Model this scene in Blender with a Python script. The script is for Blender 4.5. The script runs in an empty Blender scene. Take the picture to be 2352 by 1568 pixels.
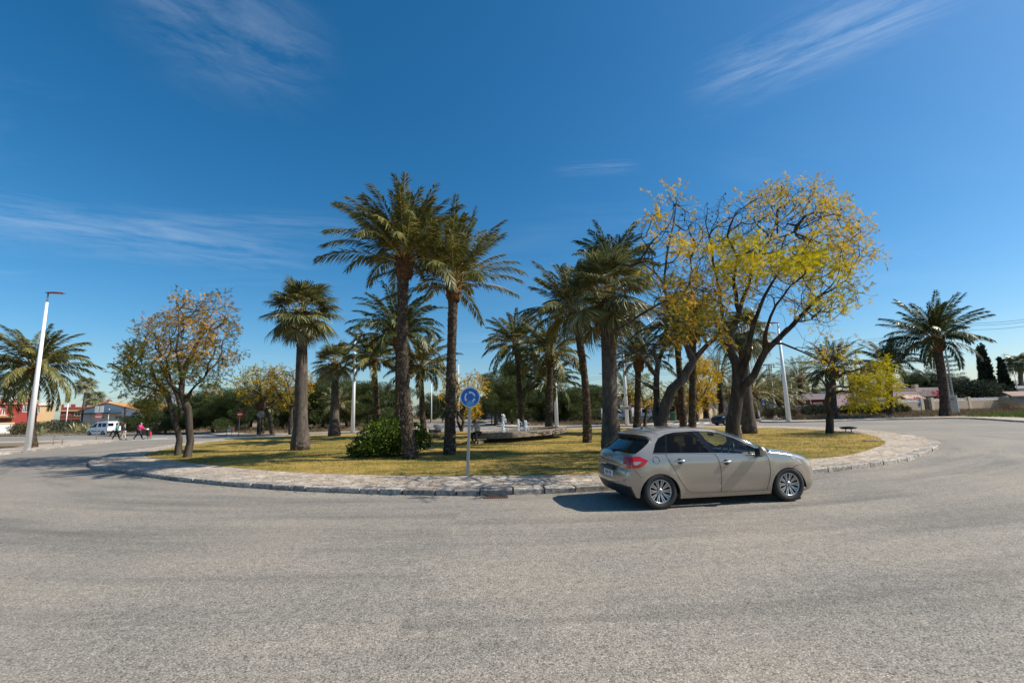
import bpy, math, random
import numpy as np
from mathutils import Vector, Matrix, geometry
from math import sin, cos, pi, radians, sqrt, atan2, hypot
random.seed(7); RNG = np.random.default_rng(7)
SC = bpy.context.scene
COL = SC.collection

# ------------------------------------------------------------------ camera model (measured from the photograph)
FPX, CX, CY, HC = 1045.0, 1176.0, 784.0, 1.75
PITCH = math.atan((945 - 784) / FPX); ROLL = 0.025
FW = np.array((0, cos(PITCH), sin(PITCH))); _up0 = np.array((0, -sin(PITCH), cos(PITCH))); _rt0 = np.array((1.0, 0, 0))
RT = cos(ROLL) * _rt0 - sin(ROLL) * _up0
UP = cos(ROLL) * _up0 + sin(ROLL) * _rt0
def ray(px, py):
    return FW + (px - CX) / FPX * RT + (CY - py) / FPX * UP
def G(px, py, z=0.0):
    d = ray(px, py); t = (z - HC) / d[2]; return (d[0] * t, d[1] * t)
def at(px, py, Y):
    d = ray(px, py); t = Y / d[1]; return np.array((d[0] * t, Y, HC + d[2] * t))
def proj(p):
    v = np.asarray(p, float) - np.array((0, 0, HC)); w = v @ FW
    return CX + FPX * (v @ RT) / w, CY - FPX * (v @ UP) / w

# ------------------------------------------------------------------ scene helpers
def tag(o, label=None, cat=None, group=None, kind=None):
    if label: o['label'] = label
    if cat: o['category'] = cat
    if group: o['group'] = group
    if kind: o['kind'] = kind
    return o
def thing(name, label, cat, loc=(0, 0, 0), rz=0.0, group=None):
    o = bpy.data.objects.new(name, None); COL.objects.link(o)
    o.location = loc; o.rotation_euler = (0, 0, rz); o.empty_display_size = 0.2
    return tag(o, label, cat, group)
def dup(root, loc, rz=0.0, scale=1.0, label=None, group=None, rx=0.0, ry=0.0):
    r = root.copy(); COL.objects.link(r); r.location = loc; r.rotation_euler = (rx, ry, rz)
    r.scale = (scale,) * 3 if not isinstance(scale, tuple) else scale
    if label: r['label'] = label
    if group: r['group'] = group
    for ch in list(root.children):
        c = ch.copy(); COL.objects.link(c); c.parent = r
        for g in list(ch.children):
            d = g.copy(); COL.objects.link(d); d.parent = c
    return r

def npmesh(name, V, F, mats=None, mi=None, smooth=False):
    """V (n,3); F (m,k) int array (constant k) or list of tuples"""
    me = bpy.data.meshes.new(name)
    V = np.asarray(V, np.float32)
    if isinstance(F, np.ndarray):
        m, k = F.shape
        me.vertices.add(len(V)); me.vertices.foreach_set('co', V.ravel())
        me.loops.add(m * k); me.loops.foreach_set('vertex_index', F.astype(np.int32).ravel())
        me.polygons.add(m)
        me.polygons.foreach_set('loop_start', np.arange(0, m * k, k, dtype=np.int32))
        me.polygons.foreach_set('loop_total', np.full(m, k, np.int32))
    else:
        me.from_pydata([tuple(v) for v in V], [], F)
    if mats:
        for mt in (mats if isinstance(mats, (list, tuple)) else [mats]): me.materials.append(mt)
    if mi is not None: me.polygons.foreach_set('material_index', np.asarray(mi, np.int32))
    if smooth: me.polygons.foreach_set('use_smooth', np.ones(len(me.polygons), bool))
    me.update(calc_edges=True); me.validate()
    return me
def link(name, me, parent=None, loc=None):
    o = bpy.data.objects.new(name, me); COL.objects.link(o)
    if parent is not None: o.parent = parent
    if loc is not None: o.location = loc
    return o

class MB:
    """collects shapes and links them as one mesh object"""
    def __init__(s): s.v = []; s.f = []; s.m = []; s.sm = []
    def add(s, V, F, m=0, smooth=False):
        b = len(s.v); s.v += [tuple(map(float, v)) for v in V]
        for f in F: s.f.append(tuple(i + b for i in f)); s.m.append(m); s.sm.append(smooth)
        return s
    def box(s, c, d, rz=0.0, m=0, bev=0.0, M=None):
        x, y, z = d[0] / 2, d[1] / 2, d[2] / 2
        if bev > 0:
            bev = min(bev, x * .9, y * .9, z * .9)
            pts = []
            for sx in (-1, 1):
                for sy in (-1, 1):
                    for sz in (-1, 1):
                        pts += [(sx * x, sy * (y - bev), sz * (z - bev)), (sx * (x - bev), sy * y, sz * (z - bev)), (sx * (x - bev), sy * (y - bev), sz * z)]
            import bmesh
            bm = bmesh.new()
            for p in pts: bm.verts.new(p)
            bmesh.ops.convex_hull(bm, input=bm.verts)
            bm.verts.index_update()
            V = [v.co.copy() for v in bm.verts]; F = [[v.index for v in f.verts] for f in bm.faces]; bm.free()
        else:
            V = [Vector((a * x, b * y, e * z)) for a in (-1, 1) for b in (-1, 1) for e in (-1, 1)]
            F = [(0, 1, 3, 2), (4, 6, 7, 5), (0, 4, 5, 1), (2, 3, 7, 6), (0, 2, 6, 4), (1, 5, 7, 3)]
        R = Matrix.Rotation(rz, 3, 'Z') if M is None else M
        c = Vector(c)
        return s.add([R @ v + c for v in map(Vector, V)], F, m)
    def tube(s, pts, r, n=8, m=0, cap=True, smooth=True):
        pts = [Vector(p) for p in pts]; k = len(pts)
        rr = [r] * k if not hasattr(r, '__len__') else list(r)
        V = []; F = []
        a = None
        for i, p in enumerate(pts):
            t = (pts[min(i + 1, k - 1)] - pts[max(i - 1, 0)]).normalized()
            if a is None:
                a = t.orthogonal().normalized()
            else:
                a = (a - t * a.dot(t))
                a = a.normalized() if a.length > 1e-6 else t.orthogonal().normalized()
            b = t.cross(a)
            for j in range(n):
                th = 2 * pi * j / n
                V.append(p + (a * cos(th) + b * sin(th)) * rr[i])
        for i in range(k - 1):
            for j in range(n):
                F.append((i * n + j, i * n + (j + 1) % n, (i + 1) * n + (j + 1) % n, (i + 1) * n + j))
        s.add(V, F, m, smooth)
        if cap:
            b = len(s.v) - len(V)
            s.f.append(tuple(b + j for j in range(n))[::-1]); s.m.append(m); s.sm.append(False)
            s.f.append(tuple(b + (k - 1) * n + j for j in range(n))); s.m.append(m); s.sm.append(False)
        return s
    def lathe(s, prof, c=(0, 0, 0), n=24, m=0, M=None, smooth=True, cap=True):
        V = []; F = []; k = len(prof); c = Vector(c)
        for (r, z) in prof:
            for j in range(n):
                th = 2 * pi * j / n; v = Vector((r * cos(th), r * sin(th), z))
                if M is not None: v = M @ v
                V.append(v + c)
        for i in range(k - 1):
            for j in range(n):
                F.append((i * n + j, i * n + (j + 1) % n, (i + 1) * n + (j + 1) % n, (i + 1) * n + j))
        if cap: F.append(tuple(range(n))[::-1]); F.append(tuple((k - 1) * n + j for j in range(n)))
        return s.add(V, F, m, smooth)
    def prism(s, poly, z0, z1, m=0, M=None, c=(0, 0, 0)):
        n = len(poly); c = Vector(c)
        V = [Vector((x, y, z0)) for x, y in poly] + [Vector((x, y, z1)) for x, y in poly]
        if M is not None: V = [M @ v for v in V]
        V = [v + c for v in V]
        F = [tuple(range(n))[::-1], tuple(range(n, 2 * n))] + [(i, (i + 1) % n, n + (i + 1) % n, n + i) for i in range(n)]
        return s.add(V, F, m)
    def build(s, name, mats, parent=None, label=None):
        me = bpy.data.meshes.new(name); me.from_pydata(s.v, [], s.f)
        for mt in (mats if isinstance(mats, (list, tuple)) else [mats]): me.materials.append(mt)
        me.polygons.foreach_set('material_index', s.m); me.polygons.foreach_set('use_smooth', s.sm)
        me.update()
        o = link(name, me, parent)
        if label: o['label'] = label
        return o
RX90 = Matrix.Rotation(pi / 2, 3, 'X')

def text_mesh(txt, size, mat, depth=0.002, align='CENTER', name='lettering'):
    cu = bpy.data.curves.new('t', 'FONT'); cu.body = txt; cu.size = size; cu.extrude = depth
    cu.align_x = align; cu.align_y = 'CENTER'; cu.resolution_u = 2
    ob = bpy.data.objects.new('t', cu); COL.objects.link(ob)
    dg = bpy.context.evaluated_depsgraph_get()
    me = bpy.data.meshes.new_from_object(ob.evaluated_get(dg)); me.name = name
    bpy.data.objects.remove(ob); bpy.data.curves.remove(cu)
    me.materials.clear(); me.materials.append(mat)
    return me

# ------------------------------------------------------------------ materials
class NT:
    def __init__(s, name):
        s.mat = bpy.data.materials.new(name); s.mat.use_nodes = True
        s.t = s.mat.node_tree; s.t.nodes.clear()
        s.out = s.t.nodes.new('ShaderNodeOutputMaterial')
    def n(s, typ, **kw):
        nd = s.t.nodes.new('ShaderNode' + typ)
        ins = kw.pop('ins', {})
        for k, v in kw.items(): setattr(nd, k, v)
        for k, v in ins.items(): s.set(nd.inputs[k], v)
        return nd
    def set(s, sock, v):
        if hasattr(v, 'is_output'): s.t.links.new(v, sock)
        elif isinstance(v, (tuple, list)) and len(v) == 3 and sock.type == 'RGBA': sock.default_value = (*v, 1)
        else: sock.default_value = v
    def noise(s, scale, detail=4, rough=.55, vec=None, dist=0.0):
        nd = s.n('TexNoise', ins={'Scale': scale, 'Detail': detail, 'Roughness': rough, 'Distortion': dist})
        if vec is not None: s.set(nd.inputs['Vector'], vec)
        return nd.outputs['Fac']
    def ramp(s, fac, stops, interp='LINEAR'):
        nd = s.n('ValToRGB'); s.set(nd.inputs['Fac'], fac)
        cr = nd.color_ramp; cr.interpolation = interp
        while len(cr.elements) < len(stops): cr.elements.new(0.5)
        for e, (p, c) in zip(cr.elements, stops):
            e.position = p; e.color = (*c, 1) if len(c) == 3 else c
        return nd.outputs['Color']
    def mix(s, fac, a, b, mode='MIX'):
        nd = s.n('Mix', data_type='RGBA', blend_type=mode)
        s.set(nd.inputs[0], fac); s.set(nd.inputs[6], a); s.set(nd.inputs[7], b)
        return nd.outputs[2]
    def math(s, op, a, b=0.0, c=None, clamp=False):
        nd = s.n('Math', operation=op, use_clamp=clamp); s.set(nd.inputs[0], a); s.set(nd.inputs[1], b)
        if c is not None: s.set(nd.inputs[2], c)
        return nd.outputs[0]
    def coord(s, which='Object', scale=None):
        tc = s.n('TexCoord').outputs[which]
        if scale is None: return tc
        mp = s.n('Mapping', ins={'Scale': scale}); s.set(mp.inputs['Vector'], tc); return mp.outputs[0]
    def pos(s, scale=None):
        tc = s.n('NewGeometry').outputs['Position']
        if scale is None: return tc
        mp = s.n('Mapping', ins={'Scale': scale}); s.set(mp.inputs['Vector'], tc); return mp.outputs[0]
    def bump(s, h, strength=.3, dist=.02):
        nd = s.n('Bump', ins={'Strength': strength, 'Distance': dist}); s.set(nd.inputs['Height'], h); return nd.outputs[0]
    def pbr(s, col, rough=.6, metal=0.0, normal=None, spec=.5, coat=0.0, emit=None, es=0.0):
        b = s.n('BsdfPrincipled'); s.set(b.inputs['Base Color'], col); s.set(b.inputs['Roughness'], rough)
        s.set(b.inputs['Metallic'], metal); b.inputs['Specular IOR Level'].default_value = spec
        if coat: b.inputs['Coat Weight'].default_value = coat; b.inputs['Coat Roughness'].default_value = .08
        if normal is not None: s.set(b.inputs['Normal'], normal)
        return b.outputs[0]
    def done(s, sh): s.t.links.new(sh, s.out.inputs['Surface']); return s.mat

def plain(name, col, rough=.6, metal=0.0, var=.12, scale=6.0, spec=.5, coat=0.0, bump=0.0):
    m = NT(name); v = m.coord('Object')
    nz = m.noise(scale, 5, .6, v)
    c = m.mix(nz, tuple(x * (1 - var) for x in col), tuple(min(1, x * (1 + var)) for x in col))
    nrm = m.bump(m.noise(scale * 6, 4, .6, v), bump, .01) if bump else None
    return m.done(m.pbr(c, rough, metal, nrm, spec, coat))
def leafmat(name, stops, trans=.25, rough=.5, spec=.4, patch=.5, pscale=.5):
    m = NT(name); geo = m.n('NewGeometry'); r = geo.outputs['Random Per Island']
    nz = m.noise(pscale, 2, .5, geo.outputs['Position'])
    f = m.math('ADD', m.math('MULTIPLY', r, 1 - patch), m.math('MULTIPLY', m.math('MULTIPLY_ADD', nz, 2.2, -.6, clamp=True), patch))
    c = m.ramp(f, stops)
    p = m.pbr(c, rough, 0, None, spec)
    tr = m.n('BsdfTranslucent'); m.set(tr.inputs['Color'], c)
    mx = m.n('MixShader', ins={'Fac': trans}); m.t.links.new(p, mx.inputs[1]); m.t.links.new(tr.outputs[0], mx.inputs[2])
    return m.done(mx.outputs[0])

M = {}
def _asphalt():
    m = NT('asphalt'); v = m.pos()
    vo = m.n('TexVoronoi', ins={'Scale': 80.0, 'Randomness': 1.0}); m.set(vo.inputs['Vector'], v)
    stone = vo.outputs['Color']; sep = m.n('SeparateColor'); m.set(sep.inputs[0], stone)
    fine = m.ramp(sep.outputs[0], [(0, (.11, .105, .098)), (.1, (.26, .238, .205)), (.8, (.335, .306, .262)), (1, (.48, .44, .385))])
    gap = m.ramp(vo.outputs['Distance'], [(.35, (1, 1, 1)), (.8, (.5, .5, .5))])
    c = m.mix(1.0, fine, gap, 'MULTIPLY')
    pit = m.n('TexVoronoi', ins={'Scale': 17.0}); m.set(pit.inputs['Vector'], v); ps = m.n('SeparateColor'); m.set(ps.inputs[0], pit.outputs['Color'])
    pk = m.math('MULTIPLY', m.ramp(pit.outputs['Distance'], [(.12, (1, 1, 1)), (.26, (0, 0, 0))]), m.math('GREATER_THAN', ps.outputs[1], .8)); c = m.mix(m.math('MULTIPLY', pk, .6), c, (.07, .066, .06))
    mid = m.noise(9, 6, .7, v); c = m.mix(1.0, c, m.ramp(mid, [(.3, (.8, .8, .8)), (.7, (1.2, 1.2, 1.2))]), 'MULTIPLY')
    big = m.noise(.35, 5, .6, v); c = m.mix(1.0, c, m.ramp(big, [(.3, (.84, .85, .87)), (.7, (1.13, 1.10, 1.05))]), 'MULTIPLY')
    # wheel tracks: bands that follow the roundabout (distance from its centre), broken by noise
    sx = m.n('SeparateXYZ'); m.set(sx.inputs[0], v)
    dx = m.math('DIVIDE', m.math('ADD', sx.outputs[0], 1.0), 1.27); dy = m.math('SUBTRACT', sx.outputs[1], 27.0)
    d = m.math('SQRT', m.math('ADD', m.math('MULTIPLY', dx, dx), m.math('MULTIPLY', dy, dy)))
    cb = m.n('CombineXYZ'); m.set(cb.inputs[0], d); m.set(cb.inputs[1], m.math('MULTIPLY', m.math('ARCTAN2', dx, dy), 2.0))
    tr = m.noise(1.1, 4, .65, cb.outputs[0]); c = m.mix(1.0, c, m.ramp(tr, [(.32, (.66, .67, .68)), (.5, (1.0, .99, .98)), (.68, (1.14, 1.11, 1.06))]), 'MULTIPLY')
    dust = m.math('MULTIPLY', m.ramp(m.noise(.16, 3, .5, v), [(.48, (0, 0, 0)), (.7, (1, 1, 1))]), .35)
    c = m.mix(dust, c, (.33, .285, .215))
    nrm = m.bump(m.math('SUBTRACT', 1.0, vo.outputs['Distance']), .4, .006)
    return m.done(m.pbr(c, .85, 0, nrm, .3))
M['asphalt'] = _asphalt()
def _paving():
    m = NT('stone_paving'); v = m.pos((1, 1, 1))
    wob = m.n('TexNoise', ins={'Scale': 3.0, 'Detail': 3.0}); m.set(wob.inputs['Vector'], v)
    vv = m.mix(.1, v, wob.outputs['Color'], 'ADD')
    vo = m.n('TexVoronoi', ins={'Scale': 4.6}); m.set(vo.inputs['Vector'], vv)
    sep = m.n('SeparateColor'); m.set(sep.inputs[0], vo.outputs['Color'])
    c = m.ramp(sep.outputs[0], [(0, (.33, .26, .20)), (.25, (.44, .38, .31)), (.5, (.52, .45, .36)), (.75, (.45, .34, .24)), (1, (.62, .57, .50))])
    ed = m.n('TexVoronoi', feature='DISTANCE_TO_EDGE', ins={'Scale': 4.6}); m.set(ed.inputs['Vector'], vv)
    j = m.ramp(ed.outputs['Distance'], [(.02, (0, 0, 0)), (.07, (1, 1, 1))])
    c = m.mix(j, (.25, .215, .175), c)
    n1 = m.noise(14, 6, .65, v); c = m.mix(1.0, c, m.ramp(n1, [(.3, (.72, .72, .72)), (.7, (1.15, 1.15, 1.15))]), 'MULTIPLY')
    c = m.mix(1.0, c, m.ramp(m.noise(.6, 4, .6, v), [(.3, (.85, .84, .83)), (.7, (1.1, 1.08, 1.04))]), 'MULTIPLY')
    nrm = m.bump(m.math('ADD', m.math('MULTIPLY', j, .6), m.math('MULTIPLY', n1, .5)), .6, .02)
    return m.done(m.pbr(c, .8, 0, nrm, .3))
M['paving'] = _paving()
def _tiles():
    m = NT('pavement_tiles'); v = m.pos()
    br = m.n('TexBrick', ins={'Scale': 2.5, 'Mortar Size': .02, 'Color1': (.50, .42, .33, 1), 'Color2': (.44, .37, .30, 1), 'Mortar': (.30, .25, .2, 1)}); m.set(br.inputs['Vector'], v)
    c = m.mix(1.0, br.outputs['Color'], m.ramp(m.noise(2, 5, .6, v), [(.3, (.75, .75, .75)), (.7, (1.1, 1.1, 1.1))]), 'MULTIPLY')
    return m.done(m.pbr(c, .85, 0, None, .3))
M['tiles'] = _tiles()
def _kerb():
    m = NT('kerb_stone'); v = m.coord('Object'); r = m.n('NewGeometry').outputs['Random Per Island']
    c = m.ramp(r, [(0, (.30, .27, .24)), (.5, (.42, .38, .33)), (1, (.52, .48, .42))])
    n1 = m.noise(11, 7, .7, v)
    c = m.mix(1.0, c, m.ramp(n1, [(.35, (.3, .29, .28)), (.6, (1.05, 1.05, 1.05))]), 'MULTIPLY')
    return m.done(m.pbr(c, .85, 0, m.bump(n1, .7, .02), .3))
M['kerb'] = _kerb()
def _lawn():
    m = NT('lawn_soil'); v = m.pos()
    a = m.noise(.45, 5, .6, v); b = m.noise(4, 6, .7, v)
    f = m.math('ADD', m.math('MULTIPLY', a, .6), m.math('MULTIPLY', b, .4))
    c = m.ramp(f, [(.38, (.11, .12, .026)), (.46, (.24, .19, .045)), (.56, (.42, .285, .08)), (.66, (.46, .29, .11))])
    n1 = m.noise(45, 5, .7, v); c = m.mix(1.0, c, m.ramp(n1, [(.3, (.6, .6, .6)), (.7, (1.25, 1.25, 1.25))]), 'MULTIPLY')
    return m.done(m.pbr(c, .95, 0, m.bump(n1, .8, .03), .15))
M['lawn'] = _lawn()
def _dirt():
    m = NT('dry_earth'); v = m.pos()
    a = m.noise(.12, 6, .65, v); b = m.noise(2.5, 6, .7, v)
    f = m.math('ADD', m.math('MULTIPLY', a, .5), m.math('MULTIPLY', b, .5))
    c = m.ramp(f, [(.33, (.09, .075, .04)), (.45, (.19, .145, .09)), (.58, (.27, .20, .13)), (.7, (.36, .29, .21))])
    return m.done(m.pbr(c, .95, 0, m.bump(b, .6, .08), .15))
M['dirt'] = _dirt()

def _trunk(name, c0, c1, c2, zs=9.0, rough=.9):
    m = NT(name); v = m.coord('Object', (1, 1, 1)); r = m.n('NewGeometry').outputs['Random Per Island']
    vs = m.coord('Object', (3, 3, zs)); n1 = m.noise(1.6, 6, .65, vs)
    c = m.ramp(n1, [(.3, c0), (.52, c1), (.72, c2)])
    c = m.mix(1.0, c, m.ramp(r, [(0, (.7, .7, .7)), (1, (1.25, 1.22, 1.18))]), 'MULTIPLY')
    return m.done(m.pbr(c, rough, 0, m.bump(n1, .8, .03), .2))
M['palm_bark'] = _trunk('palm_bark', (.02, .015, .012), (.06, .045, .034), (.15, .118, .09), 4)
M['palm_scale'] = _trunk('palm_leaf_base', (.028, .02, .015), (.085, .064, .047), (.30, .24, .18), 5)
M['palm_boot'] = _trunk('palm_crown_base', (.04, .02, .012), (.125, .068, .035), (.30, .18, .09), 5)
def _wash():
    m = NT('fan_palm_bark'); v = m.coord('Object')
    wv = m.n('TexWave', wave_type='BANDS', bands_direction='Z', ins={'Scale': 9.0, 'Distortion': 5.0, 'Detail': 4.0, 'Detail Scale': 2.0}); m.set(wv.inputs['Vector'], v)
    n1 = m.noise(5, 6, .65, m.coord('Object', (1, 1, .6)))
    vert = m.noise(6, 4, .6, m.coord('Object', (4, 4, .35)))
    f = m.math('ADD', m.math('MULTIPLY', wv.outputs['Fac'], .16), m.math('ADD', m.math('MULTIPLY', n1, .54), m.math('MULTIPLY', vert, .3)))
    c = m.ramp(f, [(.3, (.024, .018, .015)), (.5, (.085, .068, .055)), (.7, (.21, .176, .145))])
    return m.done(m.pbr(c, .85, 0, m.bump(f, .7, .03), .25))
M['fan_bark'] = _wash()
M['bark'] = _trunk('tree_bark', (.022, .017, .014), (.058, .046, .036), (.13, .108, .088), .8)
M['twig'] = _trunk('twig_bark', (.05, .038, .03), (.115, .092, .075), (.21, .18, .15), 1)
M['pine_bark'] = _trunk('pine_bark', (.03, .024, .02), (.085, .065, .05), (.16, .13, .10), .8)
M['date_leaf'] = leafmat('date_palm_leaflets', [(0, (.035, .042, .012)), (.3, (.10, .112, .026)), (.65, (.19, .185, .05)), (.9, (.32, .275, .095)), (1, (.5, .40, .18))], .25, .42, .45, .3)
M['date_leaf_pale'] = leafmat('pale_palm_leaflets', [(0, (.06, .072, .026)), (.5, (.15, .15, .055)), (.85, (.28, .25, .10)), (1, (.46, .38, .19))], .25, .42, .45, .3)
M['date_leaf_dark'] = leafmat('dark_palm_leaflets', [(0, (.026, .042, .011)), (.5, (.065, .092, .023)), (.9, (.13, .145, .04)), (1, (.22, .19, .07))], .22, .42, .45, .3)
M['rachis'] = plain('palm_rachis', (.36, .25, .07), .5, var=.3, scale=3)
M['fan_leaf'] = leafmat('fan_palm_leaves', [(0, (.03, .045, .012)), (.35, (.09, .11, .032)), (.7, (.24, .23, .09)), (1, (.55, .46, .24))], .22, .36, .55, .25)
M['dead_leaf'] = leafmat('dry_palm_leaves', [(0, (.10, .06, .03)), (.6, (.22, .14, .07)), (1, (.36, .26, .15))], .1, .7, .3, .2)
M['jac_yellow'] = leafmat('jacaranda_yellow_leaves', [(0, (.30, .20, .01)), (.4, (.50, .34, .015)), (.75, (.68, .48, .03)), (1, (.66, .44, .05))], .38, .75, .12, .35)
M['jac_bright'] = leafmat('jacaranda_yellow_green_leaves', [(0, (.20, .20, .012)), (.45, (.46, .39, .012)), (1, (.70, .54, .02))], .42, .75, .12, .35)
M['jac_orange'] = leafmat('jacaranda_orange_leaves', [(0, (.12, .08, .012)), (.35, (.36, .20, .02)), (.8, (.60, .33, .04)), (1, (.62, .40, .10))], .35, .75, .12, .6)
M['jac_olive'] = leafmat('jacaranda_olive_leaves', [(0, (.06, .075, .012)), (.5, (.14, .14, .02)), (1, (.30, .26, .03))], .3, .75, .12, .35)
M['jac_mid'] = leafmat('jacaranda_golden_green_leaves', [(0, (.11, .12, .01)), (.45, (.32, .28, .012)), (1, (.56, .44, .02))], .4, .75, .1, .35)
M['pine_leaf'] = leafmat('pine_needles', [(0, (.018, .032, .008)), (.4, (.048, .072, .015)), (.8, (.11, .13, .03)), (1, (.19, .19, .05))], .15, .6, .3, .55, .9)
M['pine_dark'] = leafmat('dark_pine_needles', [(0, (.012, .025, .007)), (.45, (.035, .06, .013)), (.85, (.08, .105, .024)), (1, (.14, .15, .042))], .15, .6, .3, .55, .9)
M['shrub_leaf'] = leafmat('shrub_leaves', [(0, (.03, .038, .016)), (.5, (.085, .09, .04)), (1, (.20, .175, .10))], .15, .85, .08, .5, .7)
M['olive_leaf'] = leafmat('grey_green_leaves', [(0, (.02, .028, .016)), (.5, (.055, .068, .044)), (1, (.12, .135, .085))], .12, .85, .08, .55, .8)
M['bush_leaf'] = leafmat('broad_bush_leaves', [(0, (.02, .036, .006)), (.4, (.065, .115, .013)), (.8, (.16, .225, .018)), (1, (.34, .36, .04))], .35, .5, .3, .4, 1.6)
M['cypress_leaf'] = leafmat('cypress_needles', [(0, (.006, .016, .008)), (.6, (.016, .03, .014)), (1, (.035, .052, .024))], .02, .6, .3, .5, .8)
M['dry_brush'] = leafmat('dry_brush', [(0, (.09, .065, .04)), (.45, (.19, .14, .085)), (.8, (.30, .24, .15)), (1, (.16, .15, .06))], .15, .95, .03, .6, .5)
M['grass'] = leafmat('grass_blades', [(0, (.09, .12, .018)), (.3, (.25, .20, .04)), (.6, (.45, .31, .08)), (1, (.58, .40, .15))], .25, .8, .2, .72, .38)
M['weed'] = leafmat('green_weeds', [(0, (.04, .085, .012)), (.6, (.10, .16, .025)), (1, (.22, .26, .05))], .25, .7, .2, .5, .8)
M['agave'] = leafmat('agave_leaves', [(0, (.07, .10, .04)), (.5, (.17, .19, .08)), (.55, (.42, .38, .15)), (1, (.50, .44, .2))], .12, .5, .4, .1)
M['white_paint'] = plain('white_paint', (.80, .80, .79), .45, var=.05, scale=3)
M['white_car'] = plain('white_car_paint', (.82, .82, .82), .22, var=.02, coat=.5)
M['galv'] = plain('galvanised_steel', (.42, .42, .42), .45, .7, var=.15, scale=8)
M['dark_metal'] = plain('dark_metal', (.05, .05, .05), .5, .5, var=.3)
M['rust_metal'] = plain('weathered_steel', (.30, .25, .22), .6, .3, var=.3)
M['black_plastic'] = plain('black_plastic', (.018, .018, .019), .42, var=.2)
M['black_matt'] = plain('black_matt', (.008, .008, .008), .9, var=.2)
M['rubber'] = plain('tyre_rubber', (.022, .021, .020), .75, var=.25, scale=20)
M['road_white'] = plain('road_marking_paint', (.62, .61, .57), .8, var=.2, scale=9)
M['concrete'] = plain('concrete', (.42, .40, .37), .85, var=.18, scale=4, bump=.2)
# ------------------------------------------------------------------ camera, sky, sun
cam = bpy.data.cameras.new('camera'); co = bpy.data.objects.new('camera', cam); COL.objects.link(co)
cam.sensor_width = 36; cam.lens = 16; cam.clip_start = .1; cam.clip_end = 6000
R = Matrix((RT, UP, -FW)).transposed()
co.matrix_world = Matrix.Translation((0, 0, HC)) @ R.to_4x4(); SC.camera = co
SUN_EL = radians(43); SX, SY = 1.0, -0.05
SUN_AZ = atan2(SX, SY)     # clockwise from +Y
w = bpy.data.worlds.new('World'); SC.world = w; w.use_nodes = True
t = w.node_tree; t.nodes.clear()
wo = t.nodes.new('ShaderNodeOutputWorld'); bg = t.nodes.new('ShaderNodeBackground'); sky = t.nodes.new('ShaderNodeTexSky')
sky.sky_type = 'NISHITA'; sky.sun_disc = False; sky.sun_elevation = SUN_EL; sky.sun_rotation = SUN_AZ
sky.air_density = 1.0; sky.dust_density = .8; sky.ozone_density = 5.0; sky.altitude = 0
bg.inputs['Strength'].default_value = .104
# thin cirrus streaks, fixed in the sky by direction
tc = t.nodes.new('ShaderNodeTexCoord')
def wn(typ, **k):
    n = t.nodes.new('ShaderNode' + typ)
    for a, b in k.items(): setattr(n, a, b)
    return n
sep = wn('SeparateXYZ'); t.links.new(tc.outputs['Generated'], sep.inputs[0])
def wm(op, a, b=0.0, cl=False):
    n = wn('Math', operation=op, use_clamp=cl)
    for i, x in enumerate((a, b)):
        if hasattr(x, 'is_output'): t.links.new(x, n.inputs[i])
        else: n.inputs[i].default_value = x
    return n.outputs[0]
zz = wm('MAXIMUM', sep.outputs[2], .04)
u = wm('DIVIDE', sep.outputs[0], zz); v = wm('DIVIDE', sep.outputs[1], zz)
cb = wn('CombineXYZ'); t.links.new(u, cb.inputs[0]); t.links.new(v, cb.inputs[1])
mp = wn('Mapping'); mp.inputs['Rotation'].default_value = (0, 0, .45); mp.inputs['Scale'].default_value = (.35, 1.15, 1); t.links.new(cb.outputs[0], mp.inputs[0])
n1 = wn('TexNoise'); n1.inputs['Scale'].default_value = .95; n1.inputs['Detail'].default_value = 9; n1.inputs['Roughness'].default_value = .62; n1.inputs['Distortion'].default_value = .8; t.links.new(mp.outputs[0], n1.inputs['Vector'])
n2 = wn('TexNoise'); n2.inputs['Scale'].default_value = .28; n2.inputs['Detail'].default_value = 2; t.links.new(cb.outputs[0], n2.inputs['Vector'])
cl = wm('MULTIPLY', wm('MULTIPLY', wm('SUBTRACT', n1.outputs['Fac'], .50), 2.6, True), wm('MULTIPLY', wm('SUBTRACT', n2.outputs['Fac'], .44), 4.0, True))
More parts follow.
